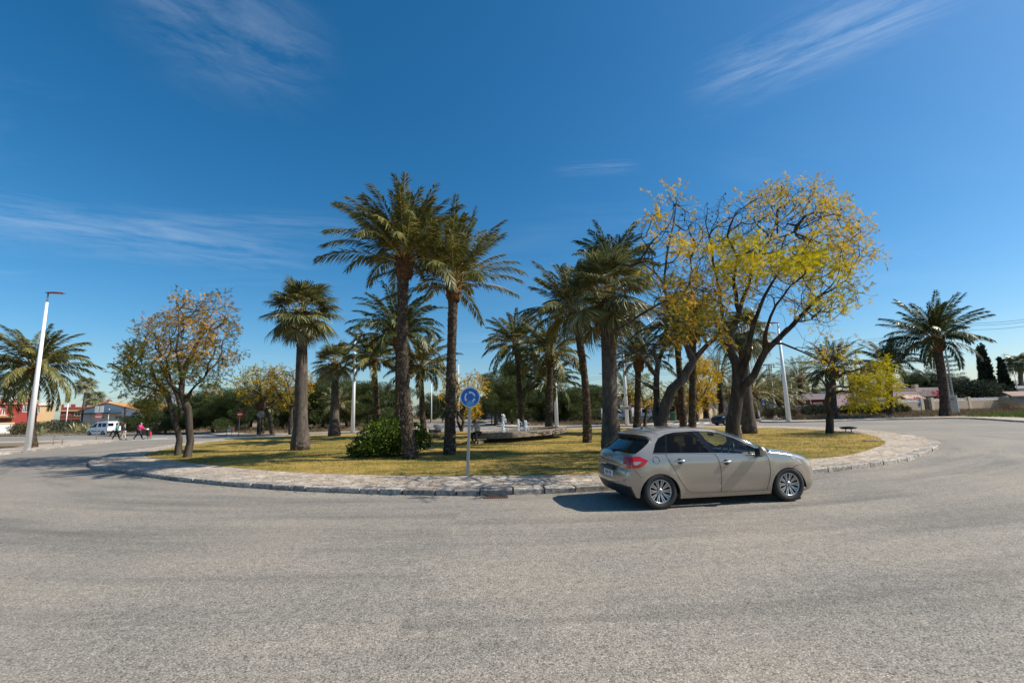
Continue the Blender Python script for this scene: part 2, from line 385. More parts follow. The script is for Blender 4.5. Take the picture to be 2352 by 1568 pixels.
# three streaks where the photograph has them: each a direction and a soft width
def streak(p0, p1, width, amount):
    d0 = Vector(ray(*p0)).normalized(); d1 = Vector(ray(*p1)).normalized(); nrm = d0.cross(d1).normalized(); mid = (d0 + d1).normalized(); half = d0.angle(d1) / 2
    dt = wn('VectorMath', operation='DOT_PRODUCT'); t.links.new(tc.outputs['Generated'], dt.inputs[0]); dt.inputs[1].default_value = nrm
    dm = wn('VectorMath', operation='DOT_PRODUCT'); t.links.new(tc.outputs['Generated'], dm.inputs[0]); dm.inputs[1].default_value = mid
    al = (d1 - d0).normalized(); da = wn('VectorMath', operation='DOT_PRODUCT'); t.links.new(tc.outputs['Generated'], da.inputs[0]); da.inputs[1].default_value = al
    wob = wm('MULTIPLY', wm('SUBTRACT', n1.outputs['Fac'], .5), width * 1.2)
    cc = wn('CombineXYZ'); t.links.new(wm('MULTIPLY', da.outputs['Value'], 5.0), cc.inputs[0]); t.links.new(wm('MULTIPLY', wm('ADD', dt.outputs['Value'], wm('MULTIPLY', wob, .5)), 2.6 / width), cc.inputs[1])
    fb = wn('TexNoise'); fb.inputs['Scale'].default_value = 1.0; fb.inputs['Detail'].default_value = 7; fb.inputs['Roughness'].default_value = .68; fb.inputs['Distortion'].default_value = .35; t.links.new(cc.outputs[0], fb.inputs['Vector'])
    a = wm('SUBTRACT', 1.0, wm('DIVIDE', wm('ABSOLUTE', wm('ADD', dt.outputs['Value'], wob)), width), True)
    b = wm('MULTIPLY', wm('SUBTRACT', dm.outputs['Value'], cos(half * 1.25)), 1 / (1 - cos(half * 1.1)), True)
    g = wm('MULTIPLY', wm('SUBTRACT', fb.outputs['Fac'], .40), 3.6, True)
    return wm('MULTIPLY', wm('MULTIPLY', wm('MULTIPLY', a, wm('MULTIPLY', b, b)), g), amount)
st = cl
for a in (((-200, 470), (720, 595), .055, .8), ((1600, 205), (2240, -60), .075, .85), ((1750, 175), (2200, 0), .03, .6), ((230, -90), (760, 160), .16, .5), ((230, 500), (880, 525), .035, .35), ((1270, 390), (1470, 380), .018, .4)):
    st = wm('ADD', wm('MULTIPLY', st, .9) if st is cl else st, streak(*a))
st = wm('MINIMUM', wm('MULTIPLY', st, .30), .5)
mx = wn('Mix', data_type='RGBA'); hs = wn('HueSaturation'); hs.inputs['Saturation'].default_value = 1.3; hs.inputs['Hue'].default_value = .492; t.links.new(sky.outputs[0], hs.inputs['Color'])
t.links.new(st, mx.inputs[0]); t.links.new(hs.outputs[0], mx.inputs[6]); mx.inputs[7].default_value = (6.2, 7.0, 8.0, 1)
t.links.new(mx.outputs[2], bg.inputs['Color']); t.links.new(bg.outputs[0], wo.inputs[0])
sl = bpy.data.lights.new('sun', 'SUN'); sl.energy = 5.0; sl.angle = radians(.53); sl.color = (1, .93, .82)
so = bpy.data.objects.new('sun', sl); COL.objects.link(so)
sd = Vector((SX / hypot(SX, SY) * cos(SUN_EL), SY / hypot(SX, SY) * cos(SUN_EL), sin(SUN_EL)))
so.rotation_euler = sd.to_track_quat('Z', 'Y').to_euler()
vs = SC.view_settings; vs.view_transform = 'Standard'; vs.look = 'None'; vs.exposure = .35; vs.gamma = 1
SC.cycles.max_bounces = 6; SC.cycles.transparent_max_bounces = 16

# ------------------------------------------------------------------ ground plan
def smooth_closed(P, k=6):
    P = [Vector((p[0], p[1])) for p in P]; n = len(P); out = []
    for i in range(n):
        p0, p1, p2, p3 = P[i - 1], P[i], P[(i + 1) % n], P[(i + 2) % n]
        for j in range(k):
            s = j / k
            out.append(0.5 * ((2 * p1) + (p2 - p0) * s + (2 * p0 - 5 * p1 + 4 * p2 - p3) * s * s + (3 * p1 - p0 - 3 * p2 + p3) * s ** 3))
    return out
def sheet(name, poly, z, mat, z0=None, kind='structure'):
    b = MB(); n = len(poly)
    tri = geometry.tessellate_polygon([[Vector((p[0], p[1], 0)) for p in poly]])
    F = []
    for f in tri:
        a, c, d = (Vector((poly[i][0], poly[i][1])) for i in f)
        F.append(f if (c - a).cross(d - a) > 0 else (f[0], f[2], f[1]))
    b.add([(p[0], p[1], z) for p in poly], F)
    if z0 is not None:
        b.add([(p[0], p[1], z) for p in poly] + [(p[0], p[1], z0) for p in poly], [(i, n + i, n + (i + 1) % n, (i + 1) % n) for i in range(n)])
    o = b.build(name, mat); o['kind'] = kind; return o
def offset_in(poly, d):
    n = len(poly); out = []
    area = sum(poly[i][0] * poly[(i + 1) % n][1] - poly[(i + 1) % n][0] * poly[i][1] for i in range(n))
    sg = 1 if area > 0 else -1
    for i in range(n):
        tdir = (Vector(poly[(i + 1) % n]) - Vector(poly[i - 1])).normalized()
        out.append(Vector(poly[i]) + Vector((-tdir.y, tdir.x)) * d * sg)
    return out
def inside(p, poly):
    x, y = p; c = False; n = len(poly)
    for i in range(n):
        a, b = poly[i], poly[i - 1]
        if (a[1] > y) != (b[1] > y) and x < (b[0] - a[0]) * (y - a[1]) / (b[1] - a[1]) + a[0]: c = not c
    return c

sheet('ground', [(-1500, -1500), (1500, -1500), (1500, 3000), (-1500, 3000)], -.012, M['dirt'])
sheet('road', [(-160, -60), (150, -60), (150, 100), (-160, 100)], 0, M['asphalt'])

KERB_I = smooth_closed([(-18.7, 20.6), (-16.3, 18), (-12.7, 15.5), (-9.3, 13.35), (-5.7, 11.5), (-2.75, 10.5), (-.8, 10.1), (1.84, 10.25), (4.8, 10.95), (7.6, 12.03), (9.8, 12.96), (11.95, 14.2), (15.4, 17.08), (18, 19.9), (20.4, 24.4), (21.9, 29.4), (22.1, 33.4), (19.5, 38.7), (13.5, 41.3), (4.6, 42.6), (-5, 43.6), (-13, 44), (-20, 43.6), (-24, 38.5), (-23.6, 32), (-22.4, 27.6), (-20.6, 23.6)])
LAWN = smooth_closed([(-17.75, 22.3), (-14, 19.1), (-9.25, 15.65), (-6.25, 13.9), (-3.4, 12.8), (-1.23, 12.33), (2.2, 12.05), (5.6, 12.75), (9.05, 14.2), (10.6, 14.9), (13.15, 17.06), (15.4, 19.4), (17.9, 23.3), (18.9, 26.2), (19.4, 32), (17.5, 36), (14.8, 38.4), (10, 39.8), (4.6, 40.8), (-5.2, 41.9), (-12, 42.4), (-19.2, 42.0), (-22, 37.5), (-21.7, 32), (-20, 26.7)])
sheet('island_pavement', offset_in(KERB_I, .245), .12, M['paving'])
sheet('lawn', LAWN, .125, M['lawn'])

def kerb_stones(name, line, closed=True, w=.24, h=.125, smin=.45, smax=.95, seed=1):
    """a row of separate rough blocks along a line, outer face on the line"""
    rnd = random.Random(seed); b = MB(); pts = [Vector((p[0], p[1])) for p in line]
    if closed: pts = pts + [pts[0]]
    cum = [0]
    for i in range(len(pts) - 1): cum.append(cum[-1] + (pts[i + 1] - pts[i]).length)
    def P(s):
        s = max(0, min(s, cum[-1] - 1e-4))
        import bisect
        i = min(bisect.bisect_right(cum, s) - 1, len(pts) - 2); f = (s - cum[i]) / max(1e-9, cum[i + 1] - cum[i])
        return pts[i].lerp(pts[i + 1], f), (pts[i + 1] - pts[i]).normalized()
    s = 0
    while s < cum[-1] - .2:
        L = min(rnd.uniform(smin, smax), cum[-1] - s); g = .012
        a, _ = P(s + g); c, _ = P(s + L - g); tn = (c - a).normalized(); nr = Vector((-tn.y, tn.x))
        hh = min(h, .121) + rnd.uniform(-.006, .002); o = rnd.uniform(-.018, .018); e = .018
        ring = [(0, 0), (-.004, hh - e), (e, hh), (w, hh), (w, 0)]
        V = []
        for (q, cut) in ((a, e), (c, -e)):
            for k, (dn, z) in enumerate(ring):
                j = rnd.uniform(-.01, .01)
                p = q + nr * (dn + o + j) + tn * (cut * (.6 if 1 <= k <= 3 else 0)); V.append((p.x, p.y, z + (rnd.uniform(-.008, .008) if z > 0 else 0)))
        F = [(i, i + 5, (i + 1) % 5 + 5, (i + 1) % 5) for i in range(5)] + [(4, 3, 2, 1, 0), (5, 6, 7, 8, 9)]
        b.add(V, F); s += L
    o = b.build(name, M['kerb']); o['kind'] = 'structure'; return o
kerb_stones('island_kerb', KERB_I, seed=3)
kerb_stones('lawn_edging', LAWN[::-1][0:0] or [p for p in LAWN if p.x < -17.3 or (p.x > 18.6)][:0] or [(-17.4, 22.0), (-17.9, 22.6), (-19.1, 24.6), (-20, 26.7), (-21.1, 29.5), (-21.7, 32)][::-1], False, .2, .17, .3, .6, 5)

def block(nm, line, back, pav_w, pave_mat='tiles', seed=1):
    """kerb along `line` (road side), pavement strip behind, earth behind that"""
    kerb_stones(nm + '_kerb', line, False, .22, .125, .6, 1.1, seed)
    L = [Vector(p) for p in line]; n = len(L); inner = []; inner0 = []
    for i in range(n):
        tn = (L[min(i + 1, n - 1)] - L[max(i - 1, 0)]).normalized(); nr = Vector((-tn.y, tn.x))
        inner.append(L[i] + nr * pav_w); inner0.append(L[i] + nr * .18)
    sheet(nm + '_pavement', inner0 + inner[::-1], .118, M[pave_mat], 0)
    sheet(nm + '_earth', inner + [Vector(p) for p in back], .112, M['dirt'], 0)
def curve(P, k=5):
    P = [Vector(p) for p in P]; P = [P[0] * 2 - P[1]] + P + [P[-1] * 2 - P[-2]]; out = []
    for i in range(1, len(P) - 2):
        p0, p1, p2, p3 = P[i - 1:i + 3]
        for j in range(k):
            s = j / k; out.append(0.5 * ((2 * p1) + (p2 - p0) * s + (2 * p0 - 5 * p1 + 4 * p2 - p3) * s * s + (3 * p1 - p0 - 3 * p2 + p3) * s ** 3))
    return out + [P[-2]]
# outer blocks; the line runs so that its left side is away from the road
KA = curve([(-46, 2), (-36, 13), (-31, 21), (-29.8, 27), (-31, 30.5), (-33.3, 35.2), (-35.2, 40.3), (-36.4, 42.6), (-38, 43.6), (-42, 44.2), (-52, 45), (-75, 47), (-120, 50)])
block('west_block', KA, [(-150, 50), (-150, -50), (-52, -50)], 3.2, seed=11)
KB = curve([(-140, 84), (-80, 68.5), (-57, 65), (-47, 62.5), (-38, 56.5), (-33, 51), (-29.5, 47), (-25.9, 45), (-20, 46), (-16, 46.8), (-11.5, 48), (-10.2, 49.5), (-10.5, 54), (-13, 66), (-20, 92)])
block('north_west_block', KB[::-1][::-1], [(-30, 140), (-150, 140)], 2.6, seed=12)
KC = curve([(-9, 100), (-3.5, 66), (-1.2, 54), (0.5, 50), (2.6, 48.7), (7, 48), (11, 46.6), (14, 45.9), (15.6, 47.5), (19, 54), (26, 66), (42, 92)])
block('north_block', KC, [(46, 100), (46, 130), (-9, 130)], 2.2, seed=13)
KD = curve([(52, 90), (34, 62), (27.2, 51), (25.6, 47.8), (27.5, 46.1), (31, 45.8), (36, 46.2), (41, 46), (43, 44.4), (41.5, 40.5), (38.6, 35.2), (37.2, 29), (38, 21), (42, 14), (52, 6), (70, -2)])
block('east_block', KD, [(150, -6), (150, 130), (60, 130)], 3.0, seed=14)
# zebra crossings
def zebra(name, c, along, across, n, L, wd, gap):
    b = MB(); a = Vector(along).normalized(); q = Vector(across).normalized(); c = Vector(c)
    for i in range(n):
        p = c + a * (i - (n - 1) / 2) * (wd + gap)
        V = [p + a * sx * wd / 2 + q * sy * L / 2 for sx, sy in ((-1, -1), (1, -1), (1, 1), (-1, 1))]
        b.add([(x.x, x.y, .004) for x in V], [(0, 1, 2, 3)])
    o = b.build(name, M['road_white']); o['kind'] = 'structure'
zebra('west_road_marking', (-32, 45.6), (1, .12), (-.1, 1), 9, 4.2, .5, .5)
zebra('north_road_marking', (21, 50.5), (1, -.25), (.5, 1), 9, 3.6, .5, .5)
b = MB()   # give-way dashes and arrows on the approach behind the island
for i in range(6): b.box((-8.2 + i * 1.25, 50.2 + .1 * i, .002), (.7, .35, .004))
for i in range(5): b.box((-6.4 - i * .6, 55 + i * 4, .002), (.12, 1.8, .004), rz=.14)
o = b.build('approach_road_marking', M['road_white']); o['kind'] = 'structure'
# ------------------------------------------------------------------ vegetation generators
def unit(a): return a / np.maximum(np.linalg.norm(a, axis=-1, keepdims=True), 1e-9)

def scatter(tv, tf, pos, X, Y, Z, scale):
    """copies of a small template (tv, tf) at pos with frame X,Y,Z -> arrays"""
    n = len(pos); k = len(tv)
    sc = np.asarray(scale).reshape(n, 1, 1)
    V = pos[:, None, :] + sc * (tv[None, :, 0:1] * X[:, None, :] + tv[None, :, 1:2] * Y[:, None, :] + tv[None, :, 2:3] * Z[:, None, :])
    F = tf[None] + (np.arange(n) * k)[:, None, None]
    return V.reshape(-1, 3), F.reshape(-1, tf.shape[1])

def date_crown(seed, L=3.2, n=46, emin=-25, emax=86, curve=62, leaf=.52, width=.044, pairs=62, lean=(0, 0), top_bias=.75, sparse=1.0, az_bias=None):
    """feather-palm crown around the origin: arching rachis tubes with folded leaflets. material 0 leaflets, 1 rachis"""
    rg = np.random.default_rng(seed); VV = []; FF = []; MI = []; off = 0
    for i in range(n):
        q = (i + .5) / n
        az = i * 2.39996 + rg.normal(0, .25)
        e0 = radians(emin + (emax - emin) * (1 - q) ** top_bias + rg.normal(0, 5))
        Lf = L * (.82 + .28 * rg.random()) * (1 if q > .12 else .85)
        cv = radians(curve * (.75 + .5 * rg.random())) * (.55 + .6 * q)
        K = 18; tt = np.linspace(0, 1, K + 1)
        e = e0 - cv * tt ** 1.5; side = rg.normal(0, .18) * tt ** 2
        aa = az + side
        dirs = np.stack([np.cos(e) * np.cos(aa), np.cos(e) * np.sin(aa), np.sin(e)], 1)
        P = np.zeros((K + 1, 3)); P[1:] = np.cumsum(dirs[:-1] * Lf / K, 0)
        P += np.array([cos(az), sin(az), 0]) * .12 + np.array([0, 0, .25 * (1 - q) - .1])
        # rachis: thin three-sided tube
        S = np.stack([-np.sin(aa), np.cos(aa), np.zeros(K + 1)], 1); N = np.cross(S, dirs); N = unit(N)
        rr = (.030 * (1 - tt) ** 1.3 + .004)[:, None] * (L / 3.2) ** .5
        ring = np.stack([P + S * rr, P - S * rr * .5 + N * rr * .8, P - S * rr * .5 - N * rr * .8], 1).reshape(-1, 3)
        f = []
        for k in range(K):
            for j in range(3): f.append((k * 3 + j, k * 3 + (j + 1) % 3, k * 3 + 3 + (j + 1) % 3, k * 3 + 3 + j))
        VV.append(ring); FF.append(np.array(f) + off); MI.append(np.ones(len(f), int)); off += len(ring)
        # leaflets
        m = int(pairs * sparse); ts = np.linspace(.2, .995, m) + rg.normal(0, .004, m); ts = np.clip(ts, .12, 1)
        roll = rg.normal(0, .35)
        for sg in (-1, 1):
            x = ts * K; i0 = np.minimum(x.astype(int), K - 1); fr = (x - i0)[:, None]
            p = P[i0] * (1 - fr) + P[i0 + 1] * fr; T = unit(dirs[i0]); s_ = S[i0]; n_ = N[i0]
            s2 = s_ * cos(roll) + n_ * sin(roll); n2 = n_ * cos(roll) - s_ * sin(roll)
            a = np.radians(62 - 36 * ts + rg.normal(0, 6, m))[:, None]; vv = np.radians(26 + rg.normal(0, 13, m))[:, None]
            d = T * np.cos(a) + (sg * s2 * np.cos(vv) + n2 * np.sin(vv)) * np.sin(a)
            prof = np.interp(ts, [.12, .3, .55, .85, 1], [.45, .95, 1, .75, .5])[:, None] * (1 + rg.normal(0, .1, (m, 1)))
            ln = leaf * prof; dr = np.array([0, 0, -1.0]) * ln * (.16 + .1 * rg.random((m, 1)))
            wd = unit(np.cross(d, n2 + rg.normal(0, .25, (m, 3)))) * width * .5 * (L / 3.2) ** .3
            tip = p + d * ln + dr; mid = p + d * ln * .45 + dr * .15
            Vq = np.stack([p, mid + wd, tip, mid - wd], 1).reshape(-1, 3)
            Fq = np.arange(m * 4).reshape(m, 4) + off
            VV.append(Vq); FF.append(Fq); MI.append(np.zeros(m, int)); off += m * 4
    V = np.concatenate(VV); F = np.concatenate(FF); mi = np.concatenate(MI)
    V[:, 0] += lean[0] * np.clip(V[:, 2], 0, None); V[:, 1] += lean[1] * np.clip(V[:, 2], 0, None)
    return V, F, mi

def fan_crown(seed, R=1.0, pet=1.0, n=48, emin=-50, emax=80, droop=.45, wind=(0, 0)):
    """fan-palm crown: petioles with pleated fans whose tips hang. material 0 blades, 1 petiole"""
    rg = np.random.default_rng(seed); VV = []; FF = []; MI = []; off = 0
    for i in range(n):
        q = (i + .5) / n; az = i * 2.39996 + rg.normal(0, .2)
        e0 = radians(emin + (emax - emin) * (1 - q) ** .8 + rg.normal(0, 6)); pl = pet * (.8 + .35 * rg.random())
        d0 = np.array([cos(e0) * cos(az), cos(e0) * sin(az), sin(e0)]); e1 = e0 - .14 - .14 * rg.random()
        d1 = np.array([cos(e1) * cos(az), cos(e1) * sin(az), sin(e1)])
        p0 = np.array([cos(az), sin(az), 0]) * .12 + np.array([0, 0, .25 * (1 - q) - .1]); p1 = p0 + d0 * pl * .55; p2 = p1 + d1 * pl * .45
        S = np.array([-sin(az), cos(az), 0.0]); N = np.cross(S, d1)
        w_ = .028
        ring = []
        for p, ww in ((p0, w_), (p1, w_ * .7), (p2, w_ * .5)): ring += [p + S * ww, p + N * ww * .6, p - S * ww, p - N * ww * .6]
        f = [(k * 4 + j, k * 4 + (j + 1) % 4, k * 4 + 4 + (j + 1) % 4, k * 4 + 4 + j) for k in range(2) for j in range(4)]
        VV.append(np.array(ring)); FF.append(np.array(f) + off); MI.append(np.ones(len(f), int)); off += 12
        m = 40; th = np.linspace(-2.0, 2.0, m) + rg.normal(0, .02, m)
        e2 = e1 - .15 - .28 * rg.random(); dm = np.array([cos(e2) * cos(az), cos(e2) * sin(az), sin(e2)]); Nm = np.cross(S, dm)
        cup = .25 + .2 * rg.random(); r = R * (.85 + .3 * rg.random())
        d = dm[None] * np.cos(th)[:, None] + S[None] * np.sin(th)[:, None] + Nm[None] * (cup * np.abs(np.sin(th * .5)))[:, None]; d = unit(d)
        ln = (r * (.74 + .26 * np.cos(th * .6)))[:, None] * (1 + rg.normal(0, .06, (m, 1)))
        g = np.array([wind[0], wind[1], -1.0])
        wd = unit(np.cross(d, Nm[None] + rg.normal(0, .3, (m, 3)))) * (r * .03)
        base = np.repeat(p2[None], m, 0); mid = base + d * ln * .55; k1 = base + d * ln * .82 + g * ln * droop * .16; tip = base + d * ln * .98 + g * ln * droop * (.55 + .5 * rg.random((m, 1)))
        Vq = np.stack([base - wd * .15, base + wd * .15, mid + wd, mid - wd, k1 + wd * .6, k1 - wd * .6, tip], 1).reshape(-1, 3)
        o7 = np.arange(m)[:, None] * 7 + off
        Fa = o7 + np.array([[0, 1, 2, 3]]); Fb = o7 + np.array([[3, 2, 4, 5]]); Fc = o7 + np.array([[5, 4, 6, 6]])
        VV.append(Vq); off += m * 7
        for X in (Fa, Fb): FF.append(X); MI.append(np.zeros(m, int))
        # tips as triangles turned quads with a split tip
        tv = np.stack([k1 + wd * .6, k1 - wd * .6, tip - wd * .08, tip + wd * .08], 1).reshape(-1, 3)
        VV.append(tv); FF.append(np.arange(m * 4).reshape(m, 4) + off); MI.append(np.zeros(m, int)); off += m * 4
    return np.concatenate(VV), np.concatenate(FF), np.concatenate(MI)

def palm_trunk_mesh(pts, r0, r1, kind, seed, boot=0.0, detail=True):
    """pts: centre line base->top. date: overlapping leaf-base stubs; fan: smooth ringed column with a flared foot"""
    rg = random.Random(seed); b = MB(); pts = [Vector(p) for p in pts]
    cum = [0]
    for i in range(len(pts) - 1): cum.append(cum[-1] + (pts[i + 1] - pts[i]).length)
    H = cum[-1]
    def P(s):
        s = max(0, min(H, s))
        for i in range(len(pts) - 1):
            if s <= cum[i + 1] + 1e-9:
                return pts[i].lerp(pts[i + 1], (s - cum[i]) / (cum[i + 1] - cum[i]))
        return pts[-1]
    def rad(s):
        u = s / H
        if kind == 'fan':
            fl = .32 * math.exp(-((s - .25) / .9) ** 2) * (1 if s > .25 else (1 - .2 * (1 - s / .25)))
            return (r0 + (r1 - r0) * u ** .8) * (1 + fl) * (1 + .03 * sin(u * 9 + seed))
        return (r0 + (r1 - r0) * min(1, u * 2.2) ** .7) * (1 + .18 * math.exp(-s / .35)) * (1 + .04 * sin(u * 14 + seed))
    n = max(14, int(H / .22)); nn = 20 if kind == 'fan' else 14
    b.tube([P(H * i / n) for i in range(n + 1)], [rad(H * i / n) for i in range(n + 1)], nn)
    if kind == 'fan':   # ragged lip of old roots at the foot
        s = .0
        for k in range(26):
            a = rg.uniform(0, 2 * pi); z = rg.uniform(.05, .4); c = P(z); rr = rad(z)
            b.box((c.x + cos(a) * rr * .98, c.y + sin(a) * rr * .98, c.z), (.05, rg.uniform(.1, .25), rg.uniform(.04, .12)), rz=a)
    elif detail:
        step = .105 * (r0 / .2); rows = int((H - boot) / step); per = 11
        for k in range(rows):
            s = .1 + k * step; c = P(s); rr = rad(s); tn = (P(s + .1) - P(s)).normalized()
            low = math.exp(-max(0, s - .4) / 1.6)
            for j in range(per):
                a = 2 * pi * (j + .5 * (k % 2)) / per + rg.uniform(-.12, .12) + k * .05
                out = Vector((cos(a), sin(a), 0)); sd = Vector((-sin(a), cos(a), 0)); up = tn
                wd = rr * .30 * rg.uniform(.8, 1.15); hh = step * rg.uniform(1.0, 1.7) * (1 + .9 * low); pr = rg.uniform(.018, .05) * (1 + .5 * low)
                q = c + out * rr * .93
                V = [q - sd * wd - up * hh * .4, q + sd * wd - up * hh * .4, q - sd * wd * .35 + up * hh * .5 + out * pr, q + sd * wd * .35 + up * hh * .5 + out * pr, q - sd * wd * .3 + up * hh * .55 - out * .01, q + sd * wd * .3 + up * hh * .55 - out * .01]
                b.add(V, [(0, 1, 3, 2), (2, 3, 5, 4), (0, 2, 4), (1, 5, 3)], 1)
    return b
def palm_boot(b, top, r, h, seed, scruff=1.0):
    rg = random.Random(seed)
    top = Vector(top); r *= 1.22; b.lathe([(r * .8, -h * 1.0), (r * 1.15, -h * .82), (r * 1.3, -h * .45), (r * 1.2, -h * .1), (r * .7, h * .18), (.03, h * .25)], top, 14)
    for k in range(int(80)):
        a = rg.uniform(0, 2 * pi); z = rg.uniform(-h * .95, h * .1); rr = r * (1.25 if z > -h * .8 else 1.1)
        out = Vector((cos(a), sin(a), 0)); sd = Vector((-sin(a), cos(a), 0)); q = top + out * rr * .92 + Vector((0, 0, z)); wd = r * .2; hh = h * .14; pr = r * rg.uniform(.1, .35) * scruff
        b.add([q - sd * wd - Vector((0, 0, hh)), q + sd * wd - Vector((0, 0, hh)), q - sd * wd * .7 + Vector((0, 0, hh)) + out * pr, q + sd * wd * .7 + Vector((0, 0, hh)) + out * pr, q + Vector((0, 0, hh * 1.1)) - sd * wd * .6, q + Vector((0, 0, hh * 1.1)) + sd * wd * .6], [(0, 1, 3, 2), (2, 3, 5, 4), (0, 2, 4), (1, 5, 3)])
    return b

CROWNS = {}
def crown_mesh(key, kind, **kw):
    if key not in CROWNS:
        V, F, mi = (date_crown if kind == 'date' else fan_crown)(**kw); CROWNS[key] = (V, F, mi)
    return CROWNS[key]
def palm(kind, base_px, top_px, Y, label, seed, frond, z0=.12, r0=None, r1=None, group=None, mid=None, leafm=None, detail=True, boot=None, skirt=0, mesh=None, name=None, rz=None, squash=1.0, **kw):
    """palm whose foot and crown base are seen at the two pixels, standing at depth Y. frond: reach of a frond in metres"""
    bx = at(base_px[0], base_px[1], Y); B = Vector((bx[0], Y, z0)); T = Vector(at(top_px[0], top_px[1], Y))
    if mid: 
        mp = at(mid[0], mid[1], Y); pts = [B, Vector(mp), T]; pts = [Vector((*p.xy, p.z)) for p in pts]
        q = []
        for i in range(9):
            s = i / 8; q.append(B * ((1 - s) * (1 - 2 * s)) + pts[1] * (4 * s * (1 - s)) + T * (s * (2 * s - 1)))
        pts = q
    else: pts = [B.lerp(T, i / 6) for i in range(7)]
    pts = [p - B for p in pts]
    o = thing(name or ('date_palm' if kind == 'date' else 'fan_palm'), label, 'palm tree', B, 0, group)
    r0 = r0 or (.2 if kind == 'date' else .36); r1 = r1 or (r0 * .82 if kind == 'date' else r0 * .62)
    tb = palm_trunk_mesh(pts, r0, r1, kind, seed, 0, detail)
    tb.build('trunk', [M['fan_bark'] if kind == 'fan' else M['palm_bark'], M['palm_scale']], o)
    bt = MB(); palm_boot(bt, pts[-1], r1 * (1.15 if kind == 'date' else 1.0), boot or (.75 if kind == 'date' else .6), seed, 1.0 if kind == 'date' else 1.8)
    bt.build('crown_base', M['palm_boot'], o)
    leafm = leafm or M['date_leaf' if kind == 'date' else 'fan_leaf']
    if mesh:
        me = mesh
    else:
        a = dict(kw); 
        V, F, mi = date_crown(seed, L=frond, **a) if kind == 'date' else fan_crown(seed, **a)
        me = npmesh('crown', V, F, [leafm, M['rachis']], mi)
    c = link('crown', me, o, pts[-1])
    c.rotation_euler = (0, 0, rz if rz is not None else 0)
    if mesh: c.scale = (frond, frond, frond * squash)
    if skirt:
        V, F, mi = date_crown(seed + 5, L=frond * .7, n=skirt, emin=-80, emax=-40, curve=25, leaf=.35) if kind == 'date' else fan_crown(seed + 5, R=.6, pet=.5, n=skirt, emin=-85, emax=-60)
        s_ = link('dry_frond_skirt', npmesh('skirt', V, F, [M['dead_leaf'], M['dead_leaf']], mi), o, pts[-1] - Vector((0, 0, .25)))
    return o

# -------------------------------------------------------------- branching trees grown towards a cloud of points (space colonisation)
def grow(seed_nodes, attr, step=.28, infl=2.2, kill=.45, iters=120, rg=None, wig=.25, grav=0.0):
    """seed_nodes: list of (pos, parent). returns arrays nodes, parents"""
    N = [np.array(p, float) for p, _ in seed_nodes]; par = [q for _, q in seed_nodes]
    A = np.array(attr, float); nearest = np.full(len(A), -1); nd = np.full(len(A), 1e9)
    new = list(range(len(N)))
    for it in range(iters):
        if len(A) == 0: break
        Q = np.array([N[i] for i in new])
        if len(Q):
            D = np.linalg.norm(A[:, None] - Q[None], axis=2); j = D.argmin(1); dm = D[np.arange(len(A)), j]; up = dm < nd
            nd[up] = dm[up]; nearest[up] = np.array(new)[j[up]]
        keep = nd > kill; A = A[keep]; nd = nd[keep]; nearest = nearest[keep]
        use = nd < infl
        if not use.any():
            use = nd < nd.min() + .3 if len(nd) else use
        if not len(nd): break
        new = []; ids = np.unique(nearest[use])
        for i in ids:
            s = use & (nearest == i); d = unit(A[s] - N[i]).sum(0); d = d / (np.linalg.norm(d) + 1e-9)
            d = d + rg.normal(0, wig, 3); d[2] += grav; d /= np.linalg.norm(d)
            p = N[i] + d * step
            N.append(p); par.append(int(i)); new.append(len(N) - 1)
    return np.array(N), np.array(par)
def tree_tubes(N, par, rbase, rtip=.006, fixed=None):
    n = len(N); ch = [[] for _ in range(n)]
    for i, p in enumerate(par):
        if p >= 0: ch[p].append(i)
    lv = np.zeros(n)
    for i in range(n - 1, -1, -1): lv[i] = 1 if not ch[i] else sum(lv[c] for c in ch[i])
    ex = math.log(rbase / rtip) / math.log(max(3, lv[0])); r = rtip * lv ** ex
    if fixed:
        for i, v in fixed.items(): r[i] = v
    sm = N.copy()
    for i in range(n):
        if par[i] >= 0 and len(ch[i]) >= 1 and not (fixed and i in fixed):
            k = max(ch[i], key=lambda c: lv[c]); sm[i] = .5 * N[i] + .25 * (N[par[i]] + N[k])
    b = MB(); todo = [(0, None)]
    while todo:
        s, pr = todo.pop(); chain = ([pr] if pr is not None else []) + [s]; cur = s
        while ch[cur]:
            k = max(ch[cur], key=lambda c: lv[c])
            for c in ch[cur]:
                if c != k: todo.append((c, cur))
            chain.append(k); cur = k
        if len(chain) < 2: continue
        rr = [r[i] for i in chain]
        if pr is not None: rr[0] = min(r[pr] * .8, rr[1] * 1.25)
        rr[-1] *= .6
        n_ = 10 if rr[1] > .08 else (6 if rr[1] > .025 else 3)
        b.tube([sm[i] for i in chain], rr, n_, cap=False)
    tips = np.array([i for i in range(n) if not ch[i]])
    return b, sm, par, tips, r, lv
